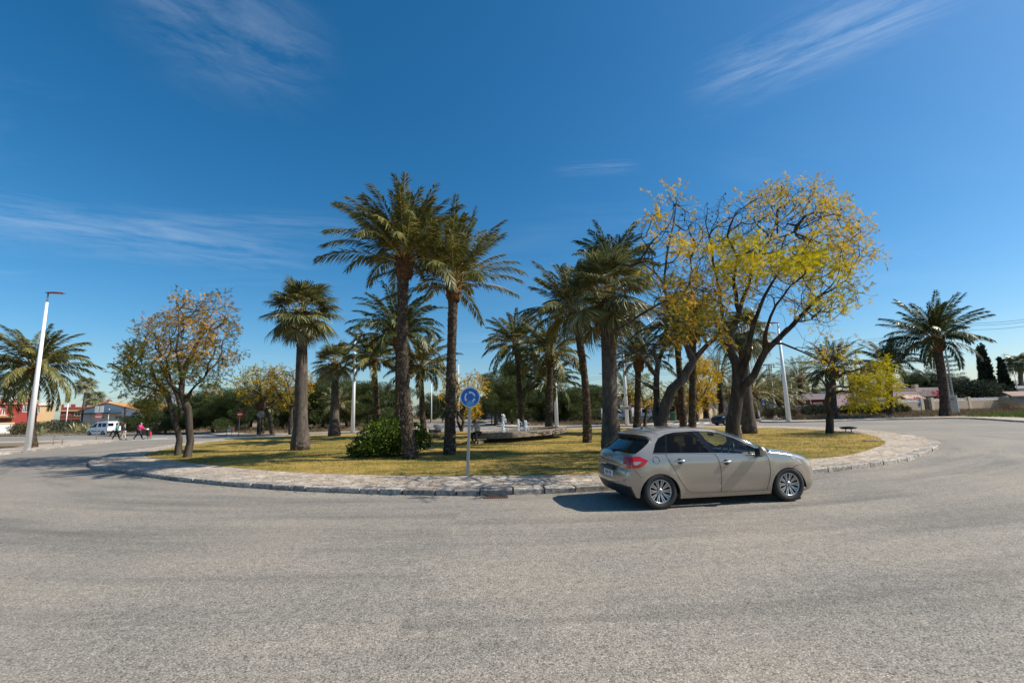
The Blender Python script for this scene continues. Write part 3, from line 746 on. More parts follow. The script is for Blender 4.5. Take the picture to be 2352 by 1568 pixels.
# fern-like jacaranda leaf: a rachis with paired narrow pinnae, unit length
def _fern():
    V = []; F = []
    for k in range(7):
        t = .2 + .8 * k / 6; w_ = .34 * sin(pi * min(1, .25 + .75 * (1 - abs(t - .55)))) * (1 - .35 * t)
        for s in (-1, 1):
            b = len(V); V += [(t - .035, 0, 0), (t + .06, 0, 0), (t + .16, s * w_, -.06 * t - .02), (t + .09, s * w_, -.06 * t - .02)]; F.append((b, b + 1, b + 2, b + 3))
    return np.array(V), np.array(F)
FERN = _fern()
def leaf_frames(d, rg, flat=.6):
    """frames whose X follows d and whose Z leans to world up"""
    n = len(d); up = np.array([0, 0, 1.0]) * flat + rg.normal(0, .5, (n, 3)); X = unit(d); Y = unit(np.cross(up, X)); Z = np.cross(X, Y); return X, Y, Z
def leaves_at(pts, dirs, rg, per=5, size=.36, spread=.12, tv=None, droop=.2, flat=.7):
    n = len(pts); P = np.repeat(pts, per, 0) + rg.normal(0, spread, (n * per, 3)); D = np.repeat(dirs, per, 0) * .6 + rg.normal(0, .75, (n * per, 3)); D[:, 2] -= droop
    X, Y, Z = leaf_frames(D, rg, flat); tv = tv or FERN
    return scatter(tv[0], tv[1], P, X, Y, Z, size * rg.uniform(.65, 1.25, n * per))
def px_cloud(poly, Y, dy, n, rg, zmin=None, power=1.0):
    """points inside an image outline, spread in depth as an ellipsoid about Y"""
    xs = [p[0] for p in poly]; ys = [p[1] for p in poly]; cx, cy = (min(xs) + max(xs)) / 2, (min(ys) + max(ys)) / 2; hx, hy = (max(xs) - min(xs)) / 2, (max(ys) - min(ys)) / 2; out = []
    while len(out) < n:
        x, y = rg.uniform(min(xs), max(xs)), rg.uniform(min(ys), max(ys))
        if not inside((x, y), poly): continue
        q = max(.0, 1 - ((x - cx) / hx) ** 2 * .8 - ((y - cy) / hy) ** 2 * .6) ** .5
        yy = Y + rg.uniform(-1, 1) * dy * max(.2, q); out.append(at(x, y, yy))
    return np.array(out)
POD = None
def jacaranda(name, label, cat, base, limbs, cloud, rbase, leafspec, seed, step=.26, infl=2.0, kill=.42, wig=.28, pods=None, group=None, rtip=.006, bark='bark', extra_twigs=2, twig_len=.3):
    """limbs: polylines of (x,y,z,r) in world coordinates; first starts at base. leafspec: list of (fn(px,py,p)->prob, material, per, size)"""
    rg = np.random.default_rng(seed); base = np.array(base, float)
    nodes = []; fixed = {}; 
    for L in limbs:
        prev = -1
        pl = [np.array(p[:3], float) for p in L]; rr = [p[3] for p in L]
        for i, p in enumerate(pl):
            if i == 0:
                if nodes:
                    j = int(np.argmin([np.linalg.norm(q - p) for q, _ in nodes])); prev = j; continue
                nodes.append((p, -1)); fixed[0] = rr[0]; prev = 0; continue
            q0 = nodes[prev][0]; seg = max(1, int(np.linalg.norm(p - q0) / .3))
            r_prev = fixed.get(prev, rr[i - 1])
            for k in range(1, seg + 1):
                nodes.append((q0 + (p - q0) * k / seg + (rg.normal(0, .02, 3) if k < seg else 0), prev)); prev = len(nodes) - 1; fixed[prev] = r_prev + (rr[i] - r_prev) * k / seg
    N, par = grow(nodes, cloud, step, infl, kill, 140, rg, wig)
    # short bare twigs at the ends
    ch = np.zeros(len(N), int); np.add.at(ch, par[par >= 0], 1); tips = np.where(ch == 0)[0]
    NN = list(N); PP = list(par)
    for i in tips:
        d0 = N[i] - N[par[i]]; d0 /= np.linalg.norm(d0) + 1e-9
        for k in range(extra_twigs):
            d = d0 + rg.normal(0, .55, 3); d /= np.linalg.norm(d); a = N[i] + d * twig_len * rg.uniform(.4, .8); NN.append(a); PP.append(int(i)); d2 = d + rg.normal(0, .5, 3) + np.array([0, 0, .2]); d2 /= np.linalg.norm(d2)
            NN.append(a + d2 * twig_len * rg.uniform(.3, .7)); PP.append(len(NN) - 2)
    N = np.array(NN) - base; par = np.array(PP)
    b, sm, par, tips, r, lv = tree_tubes(N, par, rbase, rtip, fixed)
    o = thing(name, label, cat, base, 0, group)
    b.build('trunk', M[bark], o)
    dirs = unit(sm[tips] - sm[par[tips]]); W = sm[tips] + base
    pxy = np.array([proj(p) for p in W])
    for k, (fn, mat, per, size) in enumerate(leafspec):
        pr = np.array([fn(x, y, p) for (x, y), p in zip(pxy, W)]); sel = rg.random(len(tips)) < pr
        if not sel.any(): continue
        V, F = leaves_at(sm[tips][sel], dirs[sel], rg, per, size, size * .35)
        me = npmesh('crown', V, F, M[mat]); link('crown', me, o)
    if pods:
        n, fn = pods; pr = np.array([fn(x, y, p) for (x, y), p in zip(pxy, W)]); idx = np.where(rg.random(len(tips)) < pr)[0][:n]; pb = MB()
        for i in idx:
            c = Vector(sm[tips[i]]) - Vector((0, 0, .05)); rm = Matrix.Rotation(rg.uniform(0, 6), 3, 'Z') @ Matrix.Rotation(1.57, 3, 'X'); pb.lathe([(.004, -.016), (.03, -.013), (.036, 0), (.03, .013), (.004, .016)], c, 8, M=rm)
        if idx.size: pb.build('seed_pods', M['pod'], o)['kind'] = 'stuff'
    return o
M['pod'] = plain('seed_pod', (.07, .04, .028), .7)

# -------------------------------------------------------------- leafy masses (pines, shrubs, cypress)
TUFT = (np.array([(0, -.09, 0), (.5, -.05, .04), (1, 0, -.06), (.5, .09, .0)]), np.array([[0, 1, 2, 3]]))
LEAF = (np.array([(0, 0, 0), (.45, -.3, .05), (1, 0, -.05), (.45, .3, .05)]), np.array([[0, 1, 2, 3]]))
BLADE = (np.array([(0, -.05, 0), (0, .05, 0), (.6, .03, 0), (1, 0, -.02)]), np.array([[0, 1, 2, 3]]))
def blob_mass(blobs, n, size, rg, tv=TUFT, outward=.7, fill=.35, upward=.35):
    """leaves over/through a set of ellipsoids (c, (rx,ry,rz))"""
    vol = np.array([r[0] * r[1] + r[1] * r[2] + r[0] * r[2] for _, r in blobs]); cnt = np.maximum(1, (n * vol / vol.sum()).astype(int)); PP = []; DD = []
    for (c, r), k in zip(blobs, cnt):
        d = unit(rg.normal(0, 1, (k, 3))); rad = np.where(rg.random(k) < fill, rg.uniform(.4, .95, k), rg.normal(1.0, .07, k))[:, None]
        lump = 1 + .13 * np.sin(d[:, :1] * 7 + c[0]) * np.sin(d[:, 1:2] * 6 + c[1]) * np.sin(d[:, 2:] * 8 + c[2])
        PP.append(np.array(c) + d * np.array(r) * rad * lump); DD.append(d)
    P = np.concatenate(PP); D = np.concatenate(DD) * outward + rg.normal(0, .55, (len(P), 3)); D[:, 2] += upward
    X, Y, Z = leaf_frames(D, rg, .3)
    return scatter(tv[0], tv[1], P, X, Y, Z, size * rg.uniform(.6, 1.4, len(P)))
def pine_protos():
    out = []
    for s in range(5):
        rg = np.random.default_rng(100 + s); blobs = []; limbs = []
        H = 6.0; lean = rg.uniform(-.8, .8, 2)
        top = np.array([lean[0], lean[1], H * .62]); nb = 30
        for k in range(nb):
            a = rg.uniform(0, 2 * pi); q = rg.random() ** .6; z = H * rg.uniform(.13, .84) ; rr = 2.5 * q * (1.15 - .6 * max(0, z / H - .4))
            c = np.array([lean[0] * z / H + cos(a) * rr, lean[1] * z / H + sin(a) * rr, z]); blobs.append((c, (rg.uniform(.7, 1.2), rg.uniform(.7, 1.2), rg.uniform(.45, .75)))); limbs.append(c)
        blobs.append((np.array([lean[0], lean[1], H * .88]), (.95, .95, .6)))
        V, F = blob_mass(blobs, 40000, .235, rg, TUFT, .6, .3)
        b = MB(); pts = [Vector((0, 0, -.1)), Vector((lean[0] * .12 + .1, lean[1] * .1, H * .16)), Vector((lean[0] * .4, lean[1] * .35 + .1, H * .36)), Vector((lean[0] * .8, lean[1] * .8, H * .58)), Vector((lean[0], lean[1], H * .84))]
        b.tube(pts, [.19, .16, .13, .09, .04], 8)
        for c in limbs[:12]:
            h = rg.uniform(.22, .55); st = pts[1].lerp(pts[3], h); b.tube([st, st.lerp(Vector(c), .5) + Vector((0, 0, .25)), Vector(c)], [.06, .045, .02], 5)
        out.append((b, V, F))
    return out
# ------------------------------------------------------------------ palms (pixel of the foot, pixel of the crown base, depth)
palm('date', (943, 1053), (929, 599), 17.33, 'tall feather palm with an upright crown and bulging crown base beside the leafy bush', 1, 3.0, r0=.235, r1=.19, mid=(926, 830), n=62, emin=-4, top_bias=.55, curve=60, leaf=.58, width=.048)
palm('date', (1033, 1043), (1042, 652), 18.7, 'tall feather palm left of the blue roundabout sign with long straight frond stalks', 2, 3.3, r0=.21, r1=.18, mid=(1036, 850), n=54, emin=2, top_bias=.65, curve=50, leaf=.52, width=.046, leafm=M['date_leaf'])
palm('fan', (690, 1033), (695, 722), 23.26, 'thick grey fan palm standing alone on the left of the lawn', 3, 1, r0=.36, r1=.23, skirt=6, R=.92, pet=1.1, n=58, emin=-48, emax=90, droop=.22, wind=(.35, 0))
palm('fan', (768, 1001), (770, 838), 38.4, 'smaller grey fan palm near the far edge of the lawn on the left', 4, 1, r0=.4, r1=.26, skirt=6, R=.95, pet=1.1, n=50, emin=-42, emax=90, droop=.22, wind=(.3, 0))
palm('date', (872, 995), (858, 828), 36.5, 'slim feather palm behind the leafy bush, right of the smaller fan palm', 5, 2.9, r0=.22, r1=.19, n=46, width=.06, emin=-15, curve=70, leafm=M['date_leaf'])
palm('date', (916, 1004), (914, 778), 30.5, 'wide feather palm with arching fronds half hidden behind the tallest palm', 6, 3.9, r0=.22, n=56, width=.056, emin=0, curve=88, top_bias=.65, leafm=M['date_leaf_dark'], leaf=.55)
palm('date', (973, 1002), (966, 846), 33.9, 'pale feather palm between the two tall palms with drooping straw-green fronds', 7, 3.0, r0=.22, n=50, width=.06, emin=-20, curve=85, leafm=M['date_leaf_pale'])
palm('date', (1200, 986), (1186, 794), 36, 'slim dark feather palm leaning left behind the fountain jets', 8, 3.2, r0=.22, r1=.18, n=48, width=.06, emin=-25, curve=78, leafm=M['date_leaf'])
palm('date', (1262, 991), (1264, 812), 31, 'feather palm behind the right end of the fountain with yellow frond stalks', 9, 3.0, r0=.22, r1=.2, n=46, width=.056, emin=-18, curve=66)
palm('date', (1258, 985), (1258, 880), 36.5, 'short feather palm directly behind another palm at the right end of the fountain', 10, 2.8, r0=.22, n=40, width=.06, emin=-8, curve=80, leafm=M['date_leaf_dark'])
palm('date', (1348, 1016), (1318, 718), 23.4, 'curved feather palm leaning left on the lawn between the fountain and the car', 11, 3.0, r0=.2, r1=.17, mid=(1343, 870), n=50, emin=-22, curve=62, leaf=.52, width=.052)
palm('date', (1410, 1010), (1407, 628), 24.5, 'tall dark green feather palm rising behind the thick fan palm beside the car', 13, 2.8, r0=.2, r1=.17, n=48, width=.052, emin=5, curve=88, top_bias=.6, leafm=M['date_leaf_dark'])
palm('fan', (1406, 1038), (1393, 694), 17.93, 'thick dark fan palm with a shaggy crown just behind the back of the car', 12, 1, r0=.31, r1=.24, mid=(1398, 860), skirt=8, boot=.8, R=.95, pet=1.3, n=62, emin=-42, emax=90, droop=.26, wind=(.45, 0))
palm('date', (1463, 992), (1466, 830), 32.5, 'feather palm with upright pale fronds right of the thick dark fan palm', 14, 2.9, r0=.24, r1=.2, n=44, width=.052, emin=2, curve=62, leafm=M['date_leaf_pale'])
palm('date', (1571, 996), (1552, 742), 32.5, 'left one of two feather palms standing close together behind the car roof', 15, 2.6, r0=.22, r1=.2, n=36, emin=-20, curve=78, leafm=M['date_leaf_dark'])
palm('date', (1590, 997), (1592, 762), 31, 'right one of two feather palms standing close together behind the car roof', 16, 2.5, r0=.24, r1=.21, n=36, emin=-20, curve=78, leafm=M['date_leaf_dark'])
palm('fan', (1722, 998), (1704, 770), 27.6, 'grey fan palm with a broad foot hidden behind the large yellow tree', 17, 1, r0=.33, r1=.26, R=.9, pet=1.0, n=40, emin=-35)
palm('date', (1915, 960), (1911, 850), 52.4, 'feather palm on the far pavement directly behind the small yellow-green tree', 18, 3.9, r0=.36, r1=.32, boot=1.2, n=42, emin=-22, curve=60, leaf=.7, width=.056, leafm=M['date_leaf_dark'])
palm('date', (2045, 955), (2040, 838), 55.3, 'short feather palm on the far pavement partly behind yellow-green foliage', 19, 4.0, r0=.36, r1=.32, boot=1.0, n=44, emin=-8, curve=72, leaf=.75, width=.06, leafm=M['date_leaf_dark'])
palm('date', (2170, 956), (2148, 780), 50.4, 'large feather palm on the far right pavement beside the concrete pylon', 20, 5.3, r0=.42, r1=.40, mid=(2164, 870), boot=1.3, n=52, emin=-28, curve=58, top_bias=.62, leaf=.9, width=.08, leafm=M['date_leaf_dark'])
palm('date', (76, 1024), (80, 846), 32.5, 'bushy feather palm behind the white lamp post at the far left', 21, 3.6, r0=.235, r1=.2, mid=(74, 930), n=58, emin=-48, curve=80, top_bias=.7, leaf=.62, width=.062)
palm('date', (-48, 1024), (-42, 905), 33, 'feather palm cut off by the left edge with fronds hanging over the red house', 22, 2.9, r0=.22, n=36, emin=-40, curve=60, leafm=M['date_leaf_dark'])
palm('fan', (189, 962), (198, 884), 88, 'tall thin fan palm rising over the red house with the arched roof', 23, 1, r0=.2, r1=.17, z0=0, R=1.0, pet=1.0, n=34, emin=-45)
palm('fan', (217, 962), (217, 917), 108, 'low fan palm behind the ridge of the grey gabled house', 24, 1, r0=.3, r1=.26, z0=0, R=1.3, pet=1.2, n=34, emin=-35)
palm('date', (598, 998), (598, 922), 47.5, 'stubby feather palm under the yellow trees across the road', 25, 2.6, r0=.28, r1=.28, n=30, emin=-35, curve=80, leafm=M['date_leaf_pale'])
palm('date', (776, 988), (776, 930), 52, 'low feather palm in front of the pines behind the smaller fan palm', 26, 2.4, r0=.2, n=26, emin=-20, curve=75, leafm=M['date_leaf_pale'])
_V, _F, _m = date_crown(60, L=1.0, n=40, emin=-20, curve=70, leaf=.18, width=.02, pairs=30)
FARCROWN = [npmesh('crown', _V, _F, [M['date_leaf_dark'], M['rachis']], _m)]
_V, _F, _m = date_crown(61, L=1.0, n=44, emin=-45, curve=60, leaf=.18, width=.02, pairs=30)
FARCROWN.append(npmesh('crown', _V, _F, [M['date_leaf'], M['rachis']], _m))
far = [((1658, 948), (1650, 858), 62, 4.0, .42, 'tall feather palm behind the dark car and the thirty sign'), ((1680, 950), (1677, 905), 74, 3.6, .45, 'feather palm just left of the large yellow tree trunk, in the street behind'),
       ((1622, 957), (1618, 915), 66, 3.0, .4, 'palm with bare trunk against the yellow garden wall'), ((1736, 958), (1726, 902), 58, 3.9, .42, 'feather palm right of the two street lamps near the crossing sign'),
       ((1758, 951), (1755, 905), 70, 3.8, .45, 'feather palm directly left of the lattice power tower'), ((1712, 955), (1706, 908), 64, 3.2, .4, 'feather palm close behind the broad-footed fan palm'),
       ((1560, 957), (1556, 912), 60, 2.6, .33, 'thin feather palm in front of the shaded wall behind the car'), ((1545, 960), (1541, 925), 62, 2.2, .33, 'small feather palm beside the green bin'),
       ((1447, 972), (1440, 905), 52, 3.2, .36, 'feather palm behind the brown direction sign'), ((1790, 945), (1786, 905), 84, 4.4, .5, 'bushy feather palm behind the right lamp post'),
       ((1808, 945), (1806, 898), 92, 4.6, .5, 'feather palm in the row behind the pink garden wall, next to the lamp post'), ((1840, 942), (1836, 868), 96, 5.0, .5, 'tallest feather palm behind the pink garden wall'),
       ((1850, 942), (1850, 890), 104, 4.0, .5, 'feather palm right behind the tallest one at the pink garden wall'), ((1776, 945), (1772, 912), 100, 4.4, .5, 'feather palm seen through the lattice power tower')]
for i, (b_, t_, Y, L, r0, lab) in enumerate(far):
    palm('date', b_, t_, Y, lab, 70 + i, L, z0=.1, r0=r0, r1=r0 * .9, group='palms along the far street', detail=False, boot=1.0, mesh=FARCROWN[i % 2], rz=i * 1.3)
palm('fan', (2344, 925), (2343, 835), 112, 'wind-swept fan palm at the right edge above the tiled shed roof', 95, 1, z0=0, r0=.45, r1=.4, R=2.0, pet=1.6, n=40, emin=-35, wind=(-.9, 0))

# ------------------------------------------------------------------ jacarandas
def C(ox, oy, z): return lambda x, y: ((ox + x / z) / 1.7415, (oy + y / z) / 1.7415)
c2, c3, c1, c4 = C(2450, 700, 1.96), C(2450, 1200, 2.8), C(400, 1100, 1.96), C(2950, 1250, 3.074)
LK = 1.0
def limb(cv, pts):
    out = []
    for (x, y, Y, r) in pts:
        a = at(*cv(x, y), Y); out.append((a[0], a[1], a[2], r * LK))
    return out
def poly(cv, pts): return [cv(*p) for p in pts]
rg = np.random.default_rng(5)
# the large yellow tree
YQ = 15.6; LK = .8
gx = at(1690, 1000, YQ)
lq = [[(gx[0], gx[1], .12, .27)] + limb(c3, [(1345, 1450, YQ, .29), (1370, 1250, YQ, .26), (1395, 1080, YQ, .25), (1400, 900, YQ, .22), (1385, 700, YQ, .20)]) + limb(c2, [(930, 1400, YQ, .18), (925, 1250, YQ, .16)]),
      limb(c3, [(1395, 1080, YQ, .29), (1480, 960, YQ - .2, .17), (1590, 830, YQ - .4, .145)]) + limb(c2, [(1195, 1390, YQ - .6, .125), (1310, 1275, YQ - .8, .11), (1470, 1110, YQ - 1, .075), (1600, 960, YQ - 1.1, .05)]),
      limb(c3, [(1400, 950, YQ, .27)]) + limb(c2, [(1060, 1420, YQ - .3, .13), (1075, 1300, YQ - .6, .11), (1100, 1180, YQ - .9, .09), (1190, 950, YQ - 1.3, .06), (1280, 800, YQ - 1.6, .04)]),
      limb(c2, [(925, 1250, YQ, .16), (860, 1120, YQ + .5, .085), (840, 930, YQ + .8, .065), (800, 740, YQ + 1, .05), (760, 470, YQ + 1.3, .045)]),
      limb(c2, [(930, 1240, YQ, .15), (990, 1080, YQ + .2, .10), (1040, 920, YQ + .3, .08), (1130, 650, YQ + .6, .06), (1240, 510, YQ + .9, .045), (1420, 450, YQ + 1, .03)]),
      limb(c2, [(1000, 1050, YQ, .1), (950, 800, YQ - .6, .07), (980, 640, YQ - 1, .05), (900, 480, YQ - 1.3, .03)]),
      limb(c2, [(1195, 1390, YQ - .6, .1), (1210, 1200, YQ - 1.2, .06), (1280, 1020, YQ - 1.8, .045), (1400, 860, YQ - 2.2, .03)]),
      limb(c2, [(1310, 1275, YQ - .8, .08), (1420, 1150, YQ + .4, .05), (1560, 1130, YQ + .8, .03)]),
      limb(c2, [(1180, 1330, YQ - .6, .07), (1330, 1320, YQ - 1.2, .045), (1500, 1390, YQ - 1.6, .03), (1600, 1440, YQ - 1.8, .02)])]
PQ = poly(c2, [(640, 330), (720, 200), (860, 170), (1000, 200), (1120, 130), (1330, 90), (1570, 80), (1700, 150), (1800, 240), (1900, 360), (2010, 440), (1960, 540), (2100, 660), (1940, 700), (1780, 700), (1960, 790), (1960, 1000), (1780, 1040), (1700, 1220), (1560, 1160), (1400, 1060), (1180, 1080), (1000, 1020), (850, 980), (700, 900), (660, 600)])
clq = np.concatenate([px_cloud(PQ, YQ, 3.5, 2300, rg), px_cloud(poly(c2, [(1500, 1250), (1700, 1300), (1800, 1430), (1650, 1460), (1480, 1400)]), YQ - 1.6, .8, 50, rg)])
ic2 = lambda x, y: ((x * 1.7415 - 2450) * 1.96, (y * 1.7415 - 700) * 1.96)
def q_band(x, y, p):
    X, Y = ic2(x, y); a = 0
    if 760 < X < 1700 and 470 < Y < 800 and Y > 640 - (X - 760) * .1 - (130 if X < 1150 else 0): a = .85
    if 1450 < X < 1850 and 700 < Y < 1050: a = max(a, .4)
    return a if p[1] < YQ + .8 else a * .35
def q_top(x, y, p):
    X, Y = ic2(x, y)
    if X > 1480 and Y < 700: return .6 if X > 1620 else .4
    if Y < 250 and X > 950: return .42
    if 800 < Y < 1080 and 700 < X < 1100: return .5
    return .10
jacaranda('jacaranda_tree', 'large spreading tree with yellow leaves and dark branches behind the front of the car', 'tree', (gx[0], gx[1], .12), lq, clq, .27, [(q_band, 'jac_bright', 7, .32), (q_top, 'jac_yellow', 4, .30)], 31, .175, 1.3, .25, .3, (70, lambda x, y, p: .14 if ic2(x, y)[1] < 420 else .02), rtip=.004, twig_len=.24)
# half bare leaning tree behind the car roof
YO = 12.9; LK = .64; go = at(1513, 1000, YO)
lo = [[(go[0], go[1], .12, .25)] + limb(c3, [(540, 1400, YO, .29), (590, 1180, YO, .24), (660, 1000, YO, .215), (780, 890, YO, .21), (880, 720, YO, .19), (905, 680, YO, .18)]),
      limb(c3, [(540, 1400, YO, .3), (480, 1250, YO + .2, .16), (490, 1000, YO + .3, .14), (510, 700, YO + .4, .12), (450, 560, YO + .4, .08)]) + limb(c2, [(440, 1180, YO + .3, .07), (430, 1000, YO, .06), (405, 860, YO - .2, .055), (430, 600, YO - .3, .045), (480, 380, YO - .4, .03), (500, 220, YO - .5, .016)]),
      limb(c3, [(905, 680, YO, .18), (830, 520, YO, .11), (770, 400, YO - .1, .09), (700, 280, YO - .3, .06)]) + limb(c2, [(480, 1020, YO - .4, .05), (600, 860, YO - .6, .04), (610, 650, YO - .8, .025)]),
      limb(c3, [(905, 690, YO, .17), (970, 600, YO + .1, .12), (1060, 500, YO + .1, .105), (1140, 430, YO + .1, .09)]) + limb(c2, [(860, 1230, YO + .1, .05), (900, 1050, YO + .2, .03)]),
      limb(c2, [(405, 870, YO - .2, .055), (330, 760, YO - .2, .04), (310, 600, YO - .2, .035), (230, 500, YO - .2, .02), (230, 360, YO - .2, .012)]),
      limb(c2, [(330, 770, YO - .2, .04), (230, 690, YO - .6, .022), (60, 700, YO - 1, .012)]),
      limb(c3, [(490, 780, YO + .3, .08), (330, 640, YO - .4, .035), (150, 480, YO - .9, .022), (0, 330, YO - 1.2, .012)]),
      limb(c3, [(430, 1000, YO + .3, .06), (330, 920, YO - .3, .03), (220, 830, YO - .7, .02), (60, 770, YO - 1, .01)]),
      limb(c3, [(1140, 430, YO + .1, .08), (1300, 330, YO - .4, .04), (1420, 160, YO - .8, .025)]),
      limb(c3, [(520, 680, YO + .4, .1), (640, 420, YO + .8, .06), (690, 250, YO + 1, .04)])]
PO = poly(c2, [(210, 420), (330, 260), (400, 170), (520, 130), (620, 250), (760, 420), (780, 700), (740, 1000), (830, 1180), (600, 1300), (420, 1240), (300, 1050), (210, 760)])
clo = np.concatenate([px_cloud(PO, YO - .9, 2.3, 900, rg), px_cloud(poly(c2, [(380, 850), (850, 880), (900, 1250), (560, 1340), (400, 1250)]), YO - 1.0, 2.0, 360, rg)])
def o_low(x, y, p):
    X, Y = ic2(x, y); return .6 if Y > 760 and X > 420 else 0
def o_up(x, y, p):
    X, Y = ic2(x, y)
    if 280 < X < 460 and 250 < Y < 400: return .7
    if Y < 260: return .6
    if 470 < X < 740 and 490 < Y < 640: return .6
    return .06
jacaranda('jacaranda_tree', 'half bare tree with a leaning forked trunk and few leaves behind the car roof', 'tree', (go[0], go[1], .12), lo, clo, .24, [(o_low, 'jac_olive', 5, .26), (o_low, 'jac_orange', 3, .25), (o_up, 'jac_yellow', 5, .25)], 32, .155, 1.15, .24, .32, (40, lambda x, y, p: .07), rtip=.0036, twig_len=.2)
# two trees at the left end of the lawn
LK = 1.0
YR = 20.46; gr = G(430, 1050, .12)
PR_ = poly(c1, [(560, 300), (580, 140), (700, 180), (850, 190), (930, 150), (1000, 240), (1060, 350), (1060, 550), (1030, 720), (950, 840), (800, 890), (640, 820), (540, 620)])
lr = [[(gr[0], gr[1], .12, .17)] + limb(c1, [(710, 1300, YR, .145), (700, 1150, YR, .135), (690, 1040, YR, .145), (635, 930, YR, .13), (650, 800, YR, .11), (690, 680, YR, .10), (740, 580, YR, .08), (800, 470, YR, .05)]),
      limb(c1, [(635, 930, YR, .1), (540, 840, YR - .3, .05), (470, 700, YR - .6, .03)]), limb(c1, [(665, 1010, YR, .06), (720, 900, YR - .3, .045), (820, 800, YR - .6, .03)]), limb(c1, [(650, 790, YR, .07), (600, 600, YR - .5, .04), (620, 400, YR - .4, .03), (600, 200, YR - .2, .014)])]
ic1 = lambda x, y: ((x * 1.7415 - 400) * 1.96, (y * 1.7415 - 1100) * 1.96)
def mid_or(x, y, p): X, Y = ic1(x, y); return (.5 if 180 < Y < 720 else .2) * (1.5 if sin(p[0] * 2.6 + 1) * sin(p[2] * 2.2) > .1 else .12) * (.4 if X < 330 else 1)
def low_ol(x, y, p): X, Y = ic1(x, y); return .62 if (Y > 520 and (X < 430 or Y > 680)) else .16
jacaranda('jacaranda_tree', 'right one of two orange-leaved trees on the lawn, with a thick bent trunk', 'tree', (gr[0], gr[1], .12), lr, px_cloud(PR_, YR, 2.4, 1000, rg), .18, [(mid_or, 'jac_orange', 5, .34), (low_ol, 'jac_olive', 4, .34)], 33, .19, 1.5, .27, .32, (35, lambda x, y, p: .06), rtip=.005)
YL = 21.85; gl = G(409, 1045, .12)
PL_ = poly(c1, [(140, 740), (230, 600), (290, 430), (400, 350), (520, 300), (640, 360), (660, 600), (600, 900), (420, 1010), (320, 1000), (200, 920)])
ll = [[(gl[0], gl[1], .12, .16)] + limb(c1, [(625, 1290, YL, .13), (590, 1160, YL, .12), (560, 1050, YL, .115), (525, 920, YL, .10), (450, 850, YL, .06), (400, 700, YL, .04)]),
      limb(c1, [(610, 1180, YL, .09), (640, 1080, YL - .2, .08), (620, 1000, YL - .3, .06), (560, 860, YL - .4, .045), (520, 650, YL - .5, .03)]), limb(c1, [(525, 920, YL, .06), (380, 880, YL - .5, .03), (250, 860, YL - .8, .02)]), limb(c1, [(400, 720, YL, .03), (180, 700, YL - .4, .012), (60, 690, YL - .4, .006)])]
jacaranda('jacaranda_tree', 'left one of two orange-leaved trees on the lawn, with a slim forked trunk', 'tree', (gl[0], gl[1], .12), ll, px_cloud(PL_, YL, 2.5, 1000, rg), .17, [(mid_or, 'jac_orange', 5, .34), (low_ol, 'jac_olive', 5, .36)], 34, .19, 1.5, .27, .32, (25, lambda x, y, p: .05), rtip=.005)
# small tree at the right end of the lawn
YS = 25.8; gs = G(1905, 995, .12)
ls = [[(gs[0], gs[1], .12, .21)] + limb(c4, [(1135, 1380, YS, .19), (1145, 1240, YS, .19), (1090, 1150, YS, .16), (1115, 1020, YS, .14), (1120, 930, YS, .13)]),
      limb(c4, [(1120, 930, YS, .12), (1190, 830, YS - .3, .09), (1330, 730, YS - .6, .07), (1500, 690, YS - .9, .05), (1680, 720, YS - 1, .03)]), limb(c4, [(1115, 960, YS, .09), (1250, 900, YS + .4, .06), (1450, 930, YS + .7, .045), (1650, 960, YS + .8, .03)]),
      limb(c4, [(1120, 930, YS, .07), (1080, 800, YS, .04), (1130, 620, YS - .2, .03), (1180, 480, YS - .3, .02)]), limb(c4, [(1110, 940, YS, .06), (1020, 800, YS + .4, .03), (960, 700, YS + .6, .02)]), limb(c4, [(1120, 1000, YS, .07), (1280, 960, YS - 1, .05), (1400, 980, YS - 1.4, .03)])]
PS = poly(c4, [(880, 420), (1000, 360), (1200, 350), (1400, 350), (1480, 540), (1700, 600), (1840, 680), (1940, 850), (1910, 1010), (1860, 1130), (1700, 1060), (1480, 1120), (1380, 1080), (1260, 900), (1200, 700), (1000, 620), (920, 540)])
ic4 = lambda x, y: ((x * 1.7415 - 2950) * 3.074, (y * 1.7415 - 1250) * 3.074)
def s_dense(x, y, p): X, Y = ic4(x, y); return .97 if (X > 1560 and Y > 590) or (X > 1350 and Y > 760) else 0
def s_few(x, y, p): X, Y = ic4(x, y); return .22 if X < 1560 else 0
jacaranda('jacaranda_tree', 'small crooked tree at the lawn\'s right end with yellow-green foliage on one side', 'tree', (gs[0], gs[1], .12), ls, np.concatenate([px_cloud(PS, YS, 2.6, 600, rg), px_cloud(poly(c4, [(1380, 620), (1720, 660), (1840, 720), (1940, 870), (1900, 1010), (1850, 1120), (1740, 1060), (1480, 1060), (1360, 960)]), YS, 1.7, 420, rg)]), .2, [(s_dense, 'jac_mid', 8, .36), (s_few, 'jac_yellow', 3, .4)], 35, .26, 1.8, .36, .32, None, rtip=.006)
def simple_jac(label, foot, Y, pl, rb, mats, seed, n=260, dy=2.0, stems=None, group=None, size=.5, per=5, step=.34, name='jacaranda_tree'):
    b_ = at(foot[0], foot[1], Y); base = (b_[0], Y, .11); cx_ = sum(p[0] for p in pl) / len(pl); ys = [p[1] for p in pl]; lo_ = max(ys); 
    m1 = at(foot[0] + (cx_ - foot[0]) * .3, lo_ + (foot[1] - lo_) * .35, Y); m2 = at(cx_, lo_ - 8, Y)
    lm = stems or [[(*base, rb), (*m1, rb * .8), (*m2, rb * .6)]]
    return jacaranda(name, label, 'tree', base, lm, px_cloud(pl, Y, dy, n, rg), rb, [((lambda pr: (lambda x, y, p: pr))(pr), mt, per, size) for mt, pr in mats], seed, step, 2.4, .5, .3, None, group, .012)
